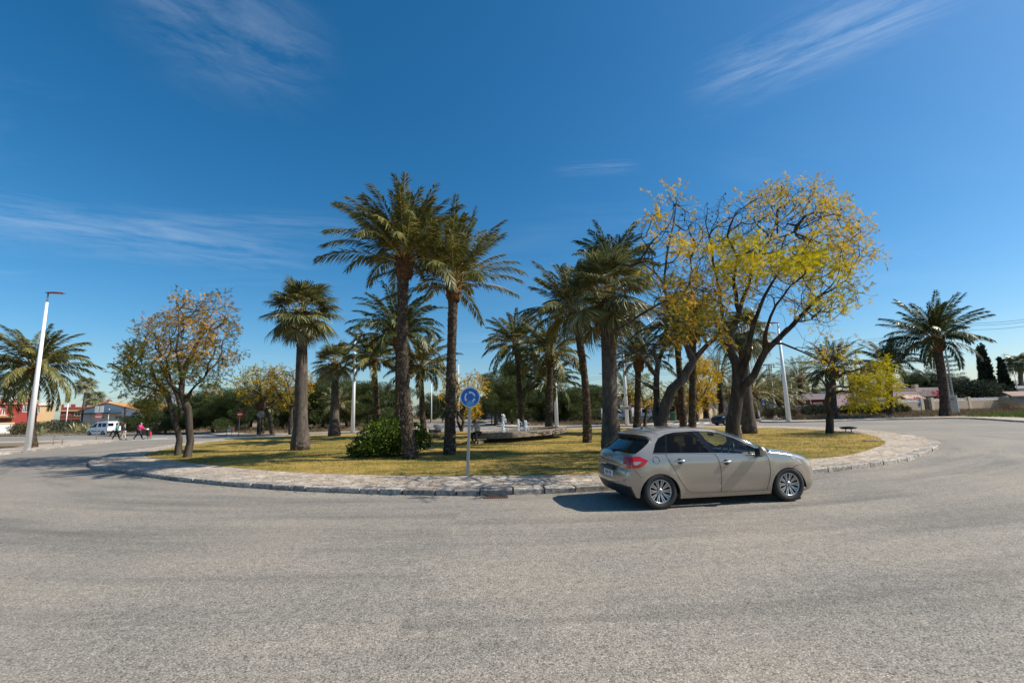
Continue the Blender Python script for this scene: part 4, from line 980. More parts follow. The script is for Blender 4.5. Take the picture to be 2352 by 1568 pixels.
simple_jac('left one of two yellow trees across the road, beside the round sign back', (627, 1001), 46, [(538, 885), (560, 858), (600, 846), (650, 852), (668, 890), (650, 935), (600, 925), (560, 912)], .26, [('jac_yellow', .7), ('jac_olive', .5)], 40, 380, 2.6)
simple_jac('right one of two yellow trees across the road, next to the thick fan palm', (668, 1000), 45, [(600, 880), (630, 848), (680, 846), (715, 870), (720, 905), (690, 935), (640, 930)], .24, [('jac_orange', .6), ('jac_olive', .6)], 41, 380, 2.6)
g5 = at(1060, 988, 41.2)
simple_jac('slender two-stemmed yellow tree behind the blue roundabout sign', (1060, 988), 41.2, [(1018, 895), (1048, 868), (1090, 870), (1112, 892), (1106, 930), (1080, 955), (1040, 948), (1020, 922)], .16, [('jac_yellow', .8), ('jac_orange', .5)], 42, 260, 1.8,
           [[(g5[0], 41.2, .12, .14), (*at(1064, 965, 41.2), .12), (*at(1048, 940, 41.2), .1), (*at(1052, 915, 41.2), .08)], [(g5[0], 41.2, .12, .14), (*at(1052, 970, 41.4), .11), (*at(1050, 955, 41.6), .09), (*at(1075, 925, 41.6), .07)]])
simple_jac('golden-leaved tree in front of the yellow garden wall, above the dark car', (1600, 960), 54, [(1562, 855), (1590, 826), (1622, 832), (1646, 868), (1640, 912), (1612, 938), (1580, 918), (1562, 892)], .22, [('jac_yellow', .95), ('jac_orange', .5)], 43, 330, 2.4, per=7, size=.6)
simple_jac('small green-yellow tree behind the car between a palm and the leaning tree', (1480, 984), 38.5, [(1452, 895), (1478, 872), (1512, 888), (1516, 925), (1488, 952), (1458, 936)], .15, [('jac_olive', .9), ('jac_bright', .4)], 44, 200, 1.6)
simple_jac('lollipop-pruned bare tree against the grey gabled house', (288, 972), 78, [(277, 934), (288, 928), (298, 934), (294, 944), (282, 944)], .2, [('jac_olive', .0)], 45, 24, .6, size=.3)
simple_jac('bare leaning tree at the roadside left of the thick grey fan palm', (672, 1000), 47, [(655, 940), (675, 925), (690, 940), (685, 960), (662, 962)], .2, [('jac_olive', .3)], 46, 60, 1.0)

# ------------------------------------------------------------------ pines, shrubs, cypresses
PP = pine_protos(); PROTO = []
def pine_from(i, dark):
    b, V, F = PP[i]; tr = bpy.data.meshes.new('trunk'); tr.from_pydata(b.v, [], b.f); tr.materials.append(M['pine_bark']); tr.polygons.foreach_set('use_smooth', [True] * len(tr.polygons))
    return tr, npmesh('crown', V, F, M['pine_dark' if dark else 'pine_leaf'])
PM = {(i, d): pine_from(i, d) for i in range(5) for d in (0, 1)}
def pine(px, top, Y, wpx, dark, i, label, group=None, z0=.1):
    a = at(px, top, Y); H = a[2] - z0; sc = wpx / (FPX / Y) / 5.8; o = thing('pine_tree', label, 'pine tree', (a[0], Y, z0), i * 1.7, group)
    t_, c_ = PM[(i % 5, dark)]
    for nm, me in (('trunk', t_), ('crown', c_)):
        q = link(nm, me, o); q.scale = (sc, sc, H / 5.7)
    return o
pines = [(335, 918, 58, 80, 1, 'dark pine between the grey gabled house and the left pair of trees'), (385, 932, 62, 80, 1, 'low pine seen under the left pair of orange-leaved trees'), (445, 902, 60, 95, 1, 'pine right of the left pair of orange-leaved trees, left of the others'), (497, 886, 58, 110, 0, 'broad pine above the tubular bike rack across the road'), (548, 893, 56, 100, 1, 'pine directly behind the red no-entry sign across the road'),
         (605, 905, 62, 95, 1, 'pine behind the left yellow roadside tree'), (655, 900, 60, 90, 1, 'pine behind the right yellow roadside tree'), (706, 880, 64, 90, 0, 'pine just right of the thick grey fan palm'), (746, 860, 62, 105, 0, 'tallest pine left of centre, behind the smaller fan palm'), (800, 872, 66, 105, 0, 'pine behind the centre-left lamp post'),
         (848, 880, 62, 95, 0, 'pine behind the slim feather palm and the leafy bush'), (893, 888, 68, 95, 1, 'pine behind the wide arching feather palm'), (990, 905, 96, 60, 0, 'far pine between the two tall palms at the end of the road'), (1025, 900, 92, 60, 1, 'far pine left of the road sign post at the end of the road'),
         (1135, 857, 60, 95, 0, 'pine right of the blue roundabout sign'), (1172, 834, 66, 85, 1, 'tall pine poking up behind the slim dark palm'), (1207, 860, 62, 90, 0, 'pine between the two palms behind the fountain'), (1252, 890, 64, 80, 0, 'lower pine behind the fountain, right end'), (1300, 886, 62, 95, 0, 'pine right of the white lamp post behind the fountain'),
         (1345, 884, 66, 95, 0, 'pine behind the curved feather palm'), (1385, 892, 70, 80, 1, 'pine behind the thick dark fan palm'), (1090, 905, 90, 80, 1, 'far pine behind the slender yellow tree'), (2088, 856, 126, 60, 1, 'dark tree over the roof of the house with striped awnings'), (2130, 846, 128, 75, 1, 'tallest dark tree over the house with striped awnings'),
         (2180, 862, 132, 70, 1, 'dark tree behind the concrete pylon'), (1885, 893, 116, 65, 1, 'dark green tree behind the pink house')]
for k_, (px_, tp_) in enumerate(((425, 925), (475, 908), (525, 905), (580, 912), (632, 910), (682, 905), (725, 900), (772, 892), (825, 896), (870, 900), (1150, 885), (1190, 890), (1228, 898), (1275, 898), (1322, 896), (1365, 900))):
    pines.append((px_, tp_, 76 + (k_ % 3) * 3, 95, k_ % 2, ['rear row pine left of centre, filling the gaps between nearer pines', 'rear row pine behind the fountain, filling the gaps between nearer pines'][px_ > 1000]))
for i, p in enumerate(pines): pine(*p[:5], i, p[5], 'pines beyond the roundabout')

def shrub(name, label, px, py, Y, wpx, hpx, mat, n, size, seed, group=None, tv=TUFT, z0=.1, cat='shrub', nb=6):
    rg = np.random.default_rng(seed); s = FPX / Y; c = at(px, py, Y); w_, h_ = wpx / s, hpx / s; blobs = []
    for k in range(nb):
        x = rg.uniform(-.34, .34) * w_; blobs.append((np.array([x, rg.uniform(-.25, .25) * w_, h_ * rg.uniform(.3, .62) * (1 - abs(x) / w_ * .8)]), (w_ * rg.uniform(.18, .3), w_ * rg.uniform(.16, .28), h_ * rg.uniform(.28, .42))))
    V, F = blob_mass(blobs, n, size, rg, tv)
    V[:, 2] = np.abs(V[:, 2])
    o = link(name, npmesh(name, V, F, M[mat])); o.location = (c[0], Y, z0)
    return tag(o, label, cat, group)
g_ = 'shrubs on the dry verge'
for k, (px, py, Y, wp, hp, mt, lab) in enumerate([(60, 985, 70, 100, 30, 'shrub_leaf', 'grey-green shrub in front of the red house, left of the lamp post'), (150, 985, 76, 110, 34, 'olive_leaf', 'big dark shrub behind the variegated agaves'), (205, 984, 74, 60, 26, 'dry_brush', 'shrub left of the white van'), (268, 992, 80, 50, 20, 'shrub_leaf', 'low shrub behind the white van roof'),
        (1775, 958, 56, 40, 28, 'dry_brush', 'straw-coloured bush beside the parked scooters'), (1800, 957, 60, 50, 24, 'shrub_leaf', 'green bush left of the right lamp post foot'), (1862, 957, 64, 90, 30, 'olive_leaf', 'wide green bush in front of the pink garden wall'), (1955, 956, 66, 60, 24, 'shrub_leaf', 'bush right of the grey garden gate'), (1990, 955, 64, 60, 28, 'olive_leaf', 'dark bush left of the short feather palm'),
        (2065, 953, 66, 56, 24, 'shrub_leaf', 'bush in front of the dark gateway, right of the short feather palm'), (2012, 952, 60, 40, 26, 'shrub_leaf', 'small bush at the foot of the short feather palm'), (2320, 945, 62, 70, 28, 'dry_brush', 'straggly weed bush at the right edge before the wall'),
        (1260, 975, 62, 60, 22, 'olive_leaf', 'low bush beside the lamp post behind the fountain'), (1340, 972, 70, 90, 22, 'dry_brush', 'dry bush under the pines, left of the thick dark fan palm'), (1387, 970, 66, 50, 40, 'dry_brush', 'reddish dry bush under the pines right of the curved palm'), (1170, 972, 68, 70, 18, 'dry_brush', 'dry low bush right of the sign under the pines'), (350, 992, 58, 60, 24, 'dry_brush', 'dry grey bush left of the pair of trees, above the woman in pink')]):
    shrub('shrub', lab, px, py, Y, wp, hp, mt, 5200, .17, 200 + k, g_, LEAF if mt != 'dry_brush' else TUFT)
shrub('olive_tree', 'huge rounded grey-green tree bulging over the ornate garden wall on the right', 2258, 918, 92, 128, 72, 'olive_leaf', 16000, .42, 230, tv=LEAF, cat='tree', nb=18)
for k, (px, top, Y, wp, lab) in enumerate([(2246, 801, 104, 13, 'shorter one of the twin dark cypresses above the rounded tree'), (2253, 795, 102, 18, 'taller one of the twin dark cypresses above the rounded tree'), (2297, 826, 98, 16, 'lone dark cypress right of the rounded grey-green tree'), (2175, 866, 150, 6, 'far thin cypress right of the concrete pylon'), (1540, 902, 118, 10, 'small cypress-like conifer behind the far houses')]):
    rg2 = np.random.default_rng(300 + k); c = at(px, top, Y); s = FPX / Y; H = c[2]; R_ = wp / s / 2
    blobs = [(np.array([rg2.normal(0, .1) * R_ + (.5 * R_ * (1 - q)), rg2.normal(0, .1) * R_, H * q]), (R_ * (1.5 * (1 - q) ** .7 + .12), R_ * (1.5 * (1 - q) ** .7 + .12), H * .1)) for q in np.linspace(.06, .93, 13)]
    V, F = blob_mass(blobs, 8000, .5, rg2, LEAF, .3, .35, .9)
    o = thing('cypress_tree', lab, 'cypress', (c[0], Y, 0), 0, 'cypresses on the right'); link('crown', npmesh('crown', V, F, M['cypress_leaf']), o); b = MB(); b.tube([(0, 0, -.1), (0, 0, H * .4)], [.2, .12], 7); b.build('trunk', M['pine_bark'], o)
# norfolk pine with flat tiers
c = at(2172, 815, 112); H = c[2]; o = thing('norfolk_pine', 'thin conifer with flat separate tiers of branches behind the concrete pylon', 'tree', (c[0], 112, 0)); b = MB(); b.tube([(0, 0, 0), (0, 0, H)], [.25, .05], 7); b.build('trunk', M['pine_bark'], o)
rg2 = np.random.default_rng(77); blobs = []
for t_ in range(7):
    z = H * (.42 + .085 * t_); r = 3.6 * (1 - t_ / 8.5)
    for a in np.linspace(0, 2 * pi, 7)[:-1] + t_:
        for q in (.45, .75, 1): blobs.append((np.array([cos(a) * r * q, sin(a) * r * q, z + q * .5]), (.5 * (1.3 - q * .3), .5, .14)))
V, F = blob_mass(blobs, 5200, .34, rg2, TUFT, .6, .4, .5); link('crown', npmesh('crown', V, F, M['cypress_leaf']), o)
# agaves
def agave_mesh(seed):
    rg = random.Random(seed); b = MB()
    for k in range(26):
        a = k * 2.4 + rg.uniform(-.2, .2); e = rg.uniform(.25, 1.35); L = rg.uniform(1.0, 1.5); out = Vector((cos(a), sin(a), 0)); sd = Vector((-sin(a), cos(a), 0)); pts = []
        p = Vector((0, 0, .05)); 
        for j in range(6):
            t_ = j / 5; ee = e - (.9 * max(0, t_ - .55) if k % 3 == 0 else .25 * t_); w_ = .11 * (1 - t_) ** .6 * (1 + .5 * t_); pts.append((p.copy(), w_)); p = p + (out * cos(ee) + Vector((0, 0, sin(ee)))) * L / 5
        V = []; 
        for q, w_ in pts: V += [q - sd * w_ + Vector((0, 0, w_ * .35)), q - sd * w_ * .55, q + sd * w_ * .55, q + sd * w_ + Vector((0, 0, w_ * .35))]
        for c_ in range(3): b.add(V, [(j * 4 + c_, j * 4 + c_ + 1, j * 4 + c_ + 5, j * 4 + c_ + 4) for j in range(5)], 0 if c_ == 1 else 1)
    return b
M['agave_edge'] = plain('agave_yellow_edge', (.46, .42, .19), .5); M['agave_core'] = plain('agave_green', (.085, .12, .055), .5)
for k, (px, py, Y, s, lab) in enumerate([(172, 990, 68, 1.25, 'yellow-edged agave clump left of the white van, leftmost of two side by side'), (197, 989, 67, 1.2, 'yellow-edged agave clump close to the white van'), (95, 988, 62, .95, 'small yellow-edged agave right of the left palm trunk'), (288, 990, 70, 1.4, 'tall agave behind the walking couple'), (318, 990, 69, 1.35, 'spreading agave above the woman in pink'), (335, 990, 69, 1.1, 'smaller agave right above the shopping trolley')]):
    c = at(px, py, Y); me = agave_mesh(k).build('agave', [M['agave_core'], M['agave_edge']]); me.location = (c[0], Y, .1); me.scale = (s,) * 3; tag(me, lab, 'agave', 'agaves on the dry verge')
# leafy bush on the island
c = at(888, 1046, 18.6); rgb = np.random.default_rng(9); blobs = [(np.array([x, y, z]), (r, r * .9, r * .8)) for x, y, z, r in [(-.95, 0, .35, .5), (-.5, .1, .75, .62), (0, .1, .95, .62), (.45, .2, 1.0, .55), (.9, .3, .8, .55), (.2, -.3, .6, .6), (-.3, -.35, .45, .6), (.7, -.2, .5, .5), (1.3, .3, .55, .4), (-1.2, -.1, .15, .3)]]
V, F = blob_mass(blobs, 9500, .105, rgb, LEAF, .75, .35, .3); V[:, 2] = np.abs(V[:, 2])
o = thing('leafy_bush', 'rounded bright green leafy bush at the foot of the tallest feather palm', 'bush', (c[0], 18.6, .125)); link('foliage', npmesh('foliage', V, F, M['bush_leaf']), o); b = MB()
for k in range(60):
    a = rgb.uniform(0, 2 * pi); r = rgb.uniform(.1, 1.0); p0 = Vector((cos(a) * r * .5 + .1, sin(a) * r * .3, 0)); p1 = Vector((cos(a) * r * 1.2, sin(a) * r * .9 - .1, rgb.uniform(.3, 1.2))); p2 = p1 + Vector((rgb.normal(0, .3), rgb.normal(-.1, .3), rgb.uniform(-.3, .3)))
    b.tube([p0, p0.lerp(p1, .5) + Vector((0, 0, .15)), p1, p2], [.014, .011, .009, .004], 4)
b.tube([(1.2, -.2, .1), (1.7, -.1, .3), (2.1, 0, .55)], [.02, .015, .006], 5)
b.build('stems', M['twig'], o)['kind'] = 'stuff'

# ------------------------------------------------------------------ grass and dry growth
def blades(name, n, region, size, mat, z, rg, dens=None, tall=1.0, label=None):
    xs = [p[0] for p in region]; ys = [p[1] for p in region]; reg = [(p[0], p[1]) for p in region]
    out = []; tot = 0
    while tot < n:
        q = np.stack([rg.uniform(min(xs), max(xs), n * 2), rg.uniform(min(ys), max(ys), n * 2)], 1)
        # even-odd test, vectorised
        c = np.zeros(len(q), bool)
        for i in range(len(reg)):
            a, b = reg[i], reg[i - 1]
            if a[1] == b[1]: continue
            c ^= ((a[1] > q[:, 1]) != (b[1] > q[:, 1])) & (q[:, 0] < (b[0] - a[0]) * (q[:, 1] - a[1]) / (b[1] - a[1]) + a[0])
        q = q[c]
        if dens is not None: q = q[rg.random(len(q)) < dens(q)]
        out.append(q); tot += len(q)
        if not len(q): break
    q = np.concatenate(out)[:n]; m = len(q); P = np.concatenate([q, np.full((m, 1), z)], 1)
    D = rg.normal(0, .5, (m, 3)); D[:, 2] = tall * rg.uniform(.2, 1.3, m); P[:, :2] += rg.normal(0, .15, (m, 2)) * (size > .2); X, Y, Z = leaf_frames(D, rg, 0.0)
    V, F = scatter(BLADE[0], BLADE[1], P, X, Y, Z, size * rg.uniform(.5, 1.5, m))
    o = link(name, npmesh(name, V, F, M[mat])); o['kind'] = 'stuff'; 
    return tag(o, label, 'grass' if label else None)
rg = np.random.default_rng(21)
FL = (np.array([(0, 0, 0), (.5, -.22, .06), (1, 0, .0), (.5, .22, .05)]), np.array([[0, 1, 2, 3]])); ii = rg.integers(0, len(KERB_I), 2600); kk = np.array([tuple(KERB_I[i]) for i in ii]); inn = np.array((-1.0, 27.0)) - kk; inn /= np.linalg.norm(inn, axis=1)[:, None]
dd = np.where(rg.random(2600) < .45, -rg.exponential(.12, 2600) - .02, rg.uniform(.1, 2.6, 2600))[:, None]; pp = kk + inn * dd + rg.normal(0, .25, (2600, 2)) * (dd > 0); X, Y, Z = leaf_frames(np.concatenate([rg.normal(0, 1, (2600, 2)), np.zeros((2600, 1))], 1), rg, 6.0)
V, F = scatter(FL[0], FL[1], np.concatenate([pp, np.where(dd > 0, .135, .012)], 1), X, Y, Z, .05 * rg.uniform(.5, 1.5, 2600)); fl_ = link('fallen_leaves', npmesh('fallen_leaves', V, F, M['dry_brush'])); fl_['kind'] = 'stuff'; fl_['label'] = 'small dry leaves lying on the paving and along the kerb'
blades('lawn_grass', 90000, LAWN, .075, 'grass', .12, rg, lambda q: np.clip(1.5 - (q[:, 1] - 12) / 16, .12, 1), .7, 'short patchy yellow-green grass covering the island')
def patch(q, s=1.3, t=.35): return (np.sin(q[:, 0] * s + 1.3 * np.sin(q[:, 1] * s * .9)) * np.sin(q[:, 1] * s * 1.1 + np.sin(q[:, 0] * s * .7)) > t) * 1.0
blades('lawn_weeds', 15000, LAWN, .08, 'weed', .12, rg, lambda q: patch(q) * np.clip(1.5 - (q[:, 1] - 12) / 16, .1, 1), .5, 'green weed patches among the yellow lawn grass')
blades('west_dry_grass', 16000, [(-120, 69), (-50, 65.5), (-36, 60), (-32, 54), (-30, 75), (-110, 90)], .4, 'dry_brush', .1, rg, None, .8, 'dry brown grass on the verge behind the white van')
blades('north_west_undergrowth', 9000, [(-34, 55), (-28, 50), (-16, 50), (-14, 58), (-18, 75), (-36, 75)], .35, 'dry_brush', .1, rg, lambda q: .3 + .7 * patch(q, .6), .6, 'dry undergrowth beneath the pines left of centre')
blades('north_dry_grass', 12000, [(1, 53), (14, 50), (22, 64), (26, 80), (0, 80)], .42, 'dry_brush', .1, rg, None, .7, 'dry grass under the pines behind the fountain')
blades('east_dry_grass', 38000, [(29, 50), (40, 51), (52, 49), (80, 50), (100, 90), (60, 92), (40, 70)], .42, 'dry_brush', .1, rg, None, .8, 'dry grass and brush in front of the right garden walls')
blades('east_green_weeds', 9000, [(45.5, 47), (46, 43), (42, 36), (60, 34), (75, 44), (62, 52), (52, 50)], .42, 'weed', .1, rg, None, .9, 'fresh green weeds beside the road at the far right')
# ------------------------------------------------------------------ lamp posts
M['lamp_red'] = plain('lamp_head_maroon', (.16, .035, .04), .4, var=.1)
M['lamp_glass'] = plain('lamp_lens', (.62, .62, .58), .15, var=.05)
def lamp_post(label, foot, top, Y, rb=.17, rt=.07, head=1.0, z0=.12, head_rz=.25, hm='lamp_red', group='lamp posts around the roundabout', ring=True):
    f = at(foot[0], foot[1], Y); H = at(top[0], top[1], Y)[2] - z0; o = thing('lamp_post', label, 'lamp post', (f[0], Y, z0), head_rz, group)
    b = MB(); b.tube([(0, 0, 0), (0, 0, H * .94)], [rb, rt], 16); b.build('pole', M['white_paint'], o)
    b = MB(); b.tube([(0, 0, H * .94), (0, 0, H)], [rt * .62, rt * .55], 10); b.build('neck', M['galv'], o); b = MB(); b.lathe([(rb * 1.25, 0), (rb * 1.25, .02), (rb, .025)], (0, 0, 0), 16); b.build('foot_flange', M['galv'], o)
    if head:
        b = MB(); V = []; prof = [(-.16, .035, .03), (0, .10, .075), (.35, .15, .10), (.75, .13, .075), (.95, .05, .03)]; n = 10
        for (x, w_, h_) in prof:
            for j in range(n): a = 2 * pi * j / n; V.append((x * head, cos(a) * w_ * head, H + .03 + (sin(a) * h_ * (1 if sin(a) > 0 else .35)) * head))
        F = [(i * n + j, i * n + (j + 1) % n, (i + 1) * n + (j + 1) % n, (i + 1) * n + j) for i in range(len(prof) - 1) for j in range(n)] + [tuple(range(n))[::-1], tuple(range((len(prof) - 1) * n, len(prof) * n))]
        b.add(V, F, 0, True); hd = b.build('lamp_head', M[hm], o)
        b = MB(); b.box((.5 * head, 0, H - .015 * head), (.5 * head, .17 * head, .03 * head)); b.build('lens', M['lamp_glass'], hd)
    return o
lamp_post('tall white lamp post with a maroon head at the far left kerb', (63, 1032), (102, 674), 29.5, .17, .075, 1.0)
lamp_post('white lamp post across the road, between the two grey fan palms and the leafy bush', (810, 991), (809, 768), 46.6, .2, .1, 1.0)
lamp_post('white lamp post behind the right end of the fountain', (1279, 979), (1263, 772), 48.6, .2, .1, 1.0)
lamp_post('white lamp post carrying the brown direction sign', (1441, 975), (1422, 742), 47.4, .2, .09, 1.0)
lamp_post('tall white lamp post on the far right pavement seen under the large yellow tree', (1812, 967), (1784, 742), 46.6, .23, .1, 1.05, head_rz=3.0)
gf = 'distant street lamps'
for f, t_, Y, hm, lab in [((1724, 958), (1716, 852), 57, 'galv', 'street lamp just right of the large yellow tree trunk'), ((1738, 950), (1733, 868), 68, 'galv', 'street lamp in front of the crossing sign palms'), ((1781, 950), (1770, 862), 72, 'dark_metal', 'thin street lamp right beside the lattice power tower'),
                          ((1824, 942), (1813, 873), 90, 'galv', 'thin street lamp before the pink garden wall, left'), ((1845, 942), (1836, 892), 98, 'galv', 'short far lamp under the tallest palm behind the pink wall'), ((2338, 902), (2329, 846), 100, 'dark_metal', 'street lamp behind the tiled shed at the right edge'),
                          ((153, 960), (154.5, 921), 92, 'white_paint', 'small white street lamp before the red house with the arched roof'), ((991, 958), (988, 872), 80, 'galv', 'street lamp between the two tall palms at the end of the road'), ((1016, 957), (1014, 905), 92, 'galv', 'farther street lamp left of the tall right palm trunk'), ((1054, 958), (1049, 828), 76, 'galv', 'street lamp just right of the tall right palm trunk')]:
    lamp_post(lab, f, t_, Y, .11, .06, .8, .1, 2.9, hm, gf)

# ------------------------------------------------------------------ signs
M['sign_blue'] = plain('sign_blue', (.006, .13, .46), .35, var=.06, scale=2)
M['sign_white'] = plain('sign_white', (.72, .73, .74), .35, var=.04)
M['sign_red'] = plain('sign_red', (.55, .03, .03), .4, var=.08)
M['sign_red_faded'] = plain('sign_red_faded', (.52, .16, .13), .5, var=.1)
M['sign_worn'] = plain('sign_worn_blue', (.10, .36, .55), .5, var=.3, scale=9)
M['sign_brown'] = plain('sign_brown', (.17, .055, .03), .45, var=.1)
M['sign_grey'] = plain('sign_back_grey', (.10, .105, .11), .5, .3, var=.1)
def disc(b, r, y0, y1, m=0, n=32, c=(0, 0)):
    b.prism([(cos(2 * pi * i / n) * r, sin(2 * pi * i / n) * r) for i in range(n)], y0, y1, m, RX90, (c[0], 0, c[1]))
def plate(b, poly, y0, y1, m=0): b.prism(poly, y0, y1, m, RX90)
def sign_root(label, foot, Y, rz, z0=.12, cat='road sign', group=None):
    f = at(foot[0], foot[1], Y); return thing('road_sign', label, cat, (f[0], Y, z0), rz, group)
# roundabout sign (prism z runs towards the viewer as -y after the X turn)
Ys = 12.36; o = sign_root('round blue roundabout sign with three white arrows on a grooved steel post', (1074, 1092), Ys, -.09)
ctr = at(1080, 912, Ys); hz = ctr[2] - .12; dx = ctr[0] - at(1074, 1092, Ys)[0]
b = MB(); a_ = Vector((0, 0.02, 0)); t_ = Vector((dx, .02, hz + .2)); dirv = (t_ - a_)
for (ox, oy, wx, wy) in ((0, 0, .075, .03), (-.027, -.018, .02, .012), (.027, -.018, .02, .012)):
    Mx = Matrix.Rotation(atan2(dx, hz), 3, 'Y'); b.box(a_ + dirv * .5 + Vector((ox, oy, 0)), (wx, wy, dirv.length), M=Mx)
b.build('post', M['galv'], o)
b = MB(); disc(b, .272, .0, .014); dk = b.build('rim', M['galv'], o); dk.location = (dx, 0, hz)
b = MB(); disc(b, .262, .014, .017, 0); fc = b.build('face', M['sign_white'], o); fc.location = (dx, 0, hz)
b = MB(); disc(b, .247, .017, .02); f2 = b.build('blue_field', M['sign_blue'], fc)
b = MB()
for k in range(3):
    a0 = radians(70 + 120 * k - 60); a1 = a0 + radians(78); r1, r2 = .112, .150; n = 14
    V = []
    for i in range(n + 1):
        a = a0 + (a1 - a0) * i / n
        for r in (r1, r2): V.append((cos(a) * r, -.0225, sin(a) * r))
    b.add(V, [(2 * i, 2 * i + 1, 2 * i + 3, 2 * i + 2) for i in range(n)])
    a = a1; ht = .33; b.add([(cos(a) * .085, -.0225, sin(a) * .085), (cos(a) * .178, -.0225, sin(a) * .178), (cos(a + ht) * .128, -.0225, sin(a + ht) * .128)], [(0, 1, 2)])
ar = b.build('arrows', M['sign_white'], fc)
b = MB(); rr = random.Random(4); P0 = []
for i in range(25):
    x = -.135 + .27 * i / 24; P0.append((x, -.155 + .05 * (1 - abs(x) / .14) + rr.uniform(-.018, .022) + (.03 if abs(x) < .03 else 0)))
b.prism(P0[::-1] + [(-.12, -.175), (-.07, -.215), (0, -.232), (.07, -.215), (.12, -.175)], .0232, .0242, 0, RX90); b.build('worn_patch', M['sign_worn'], fc)
def round_sign(label, foot, ctr_px, Y, r, rz, face='sign_red', bar=True, back=False, text=None, plates=False, post='galv'):
    o = sign_root(label, foot, Y, rz); H = at(*ctr_px, Y)[2] - .12
    b = MB(); b.tube([(0, .03, 0), (0, .03, H + (.9 if plates else .1))], .032, 8); b.build('post', M[post], o)
    b = MB(); disc(b, r, 0, .012); d = b.build('disc', M['sign_grey' if back else face], o); d.location = (0, 0, H)
    if text or not bar and not back:
        b = MB(); disc(b, r * .76, .012, .016); w_ = b.build('white_field', M['sign_white'], d)
        if text: tx = link('lettering', text_mesh(text, r * .95, M['black_plastic'], .001), d); tx.rotation_euler = (pi / 2, 0, 0); tx.location = (0, -.019, 0)
    if bar and not back: b = MB(); b.box((0, -.016, 0), (r * 1.45, .008, r * .36)); b.build('white_bar', M['sign_white'], d)
    if plates:
        for s in (-1, 1): b = MB(); b.box((s * .21, 0.0, H + r + .36), (.34, .02, .62), bev=.01); b.build('back_plate', M['sign_white'], o)
    return o
round_sign('faded no-entry sign with two pale plates above it, before the white van', (220.5, 1008), (223.4, 957), 43.4, .34, .1, 'sign_red_faded', plates=True)
round_sign('red no-entry sign turned sideways on the pavement before the pines', (548.5, 999), (551, 951), 46.3, .30, .9)
round_sign('dark back of a round road sign left of the yellow roadside trees', (596, 1002), (595, 951), 42.8, .32, .4, back=True, post='dark_metal')
round_sign('red-rimmed speed sign reading 30 behind the dark car', (1670.5, 950), (1669, 930), 60, .27, 0, 'sign_red', bar=False, text='30', post='dark_metal')
o = sign_root('square blue pedestrian crossing sign with a warning triangle above', (1756, 953), 60, 0); H = at(1752, 926, 60)[2] - .12
b = MB(); b.tube([(0, .03, 0), (0, .03, H + .7)], .035, 8); b.build('post', M['galv'], o)
b = MB(); b.box((0, 0, H), (.5, .02, .6), bev=.005); f = b.build('square_panel', M['sign_blue'], o)
b = MB(); plate(b, [(-.2, H - .2), (.2, H - .2), (0, H + .22)], .012, .016); b.build('white_triangle', M['sign_white'], f)
b = MB()
for x0, z0_, x1, z1 in ((0, .06, 0, -.05), (0, -.05, -.06, -.16), (0, -.05, .06, -.16), (0, .03, .07, -.03), (0, .03, -.06, -.03)): b.tube([(x0, -.02, H + z0_), (x1, -.02, H + z1)], .012, 5)
disc(b, .025, .018, .022, 0, 10, (0, H + .1)); b.build('walking_figure', M['black_plastic'], f)
b = MB(); plate(b, [(-.3, H + .36), (.3, H + .36), (0, H + .86)], .0, .012); t3 = b.build('warning_triangle', M['sign_red'], o)
b = MB(); plate(b, [(-.2, H + .42), (.2, H + .42), (0, H + .75)], .012, .016); b.build('white_field', M['sign_white'], t3)
# brown direction sign on the lamp post
a = at(1438.5, 936.5, 47.0); o = thing('direction_sign', 'brown direction sign with white border and right arrow on a lamp post', 'direction sign', (a[0], 47.0, a[2]))
b = MB(); b.box((0, 0, 0), (.96, .03, .34), bev=.01); p_ = b.build('panel', M['sign_white'], o)
b = MB(); b.box((0, -.018, 0), (.90, .006, .28)); f = b.build('brown_field', M['sign_brown'], o)
b = MB()
for z, w_ in ((.07, .46), (-.06, .40)):
    x = -.40; rr = random.Random(int(z * 100))
    while x < -.40 + w_: l = rr.uniform(.03, .05); b.box((x + l / 2, -.023, z), (l, .004, .055)); x += l + .014
for z in (.07, -.06): b.box((.2, -.023, z), (.07, .004, .08))
plate(b, [(.29, .03), (.35, .03), (.35, .09), (.42, 0), (.35, -.09), (.35, -.03), (.29, -.03)], .021, .025); b.build('lettering', M['sign_white'], f)
# tubular racks, bin, cabinet, posts
def hoop(label, px, py, Y, w_, h_, rz, panel=False):
    c = at(px, py, Y); o = thing('tubular_rack', label, 'bike rack', (c[0], Y, .12), rz, 'tubular racks on the pavements'); b = MB(); pts = [(-w_ / 2, 0, 0), (-w_ / 2, 0, h_ - .15)] + [(-w_ / 2 + .15 - .15 * cos(t), 0, h_ - .15 + .15 * sin(t)) for t in np.linspace(0, pi / 2, 5)] + [(w_ / 2 - .15 + .15 * sin(t), 0, h_ - .15 + .15 * cos(t)) for t in np.linspace(0, pi / 2, 5)] + [(w_ / 2, 0, h_ - .15), (w_ / 2, 0, 0)]
    b.tube(pts, .028, 8); b.tube([(-w_ / 2, 0, h_ * .62), (w_ / 2, 0, h_ * .62)], .02, 6) if not panel else None; b.build('frame', M['rust_metal'], o)
    if panel:
        b = MB(); b.box((0, 0, h_ * .58), (w_ * .66, .015, h_ * .42)); p_ = b.build('panel', M['sign_white'], o); b = MB(); b.box((0, -.011, h_ * .55), (w_ * .36, .006, h_ * .1)); b.tube([(-.04, -.011, h_ * .58), (.05, -.011, h_ * .70)], .018, 5); b.build('pictogram', M['black_plastic'], p_)
hoop('rusty tubular hoop with one crossbar on the left pavement', 133, 1017, 35.6, .5, .7, .5)
hoop('tubular hoop with a small white pictogram panel before the pines', 526.5, 997.5, 47.2, .5, .66, .1, True)
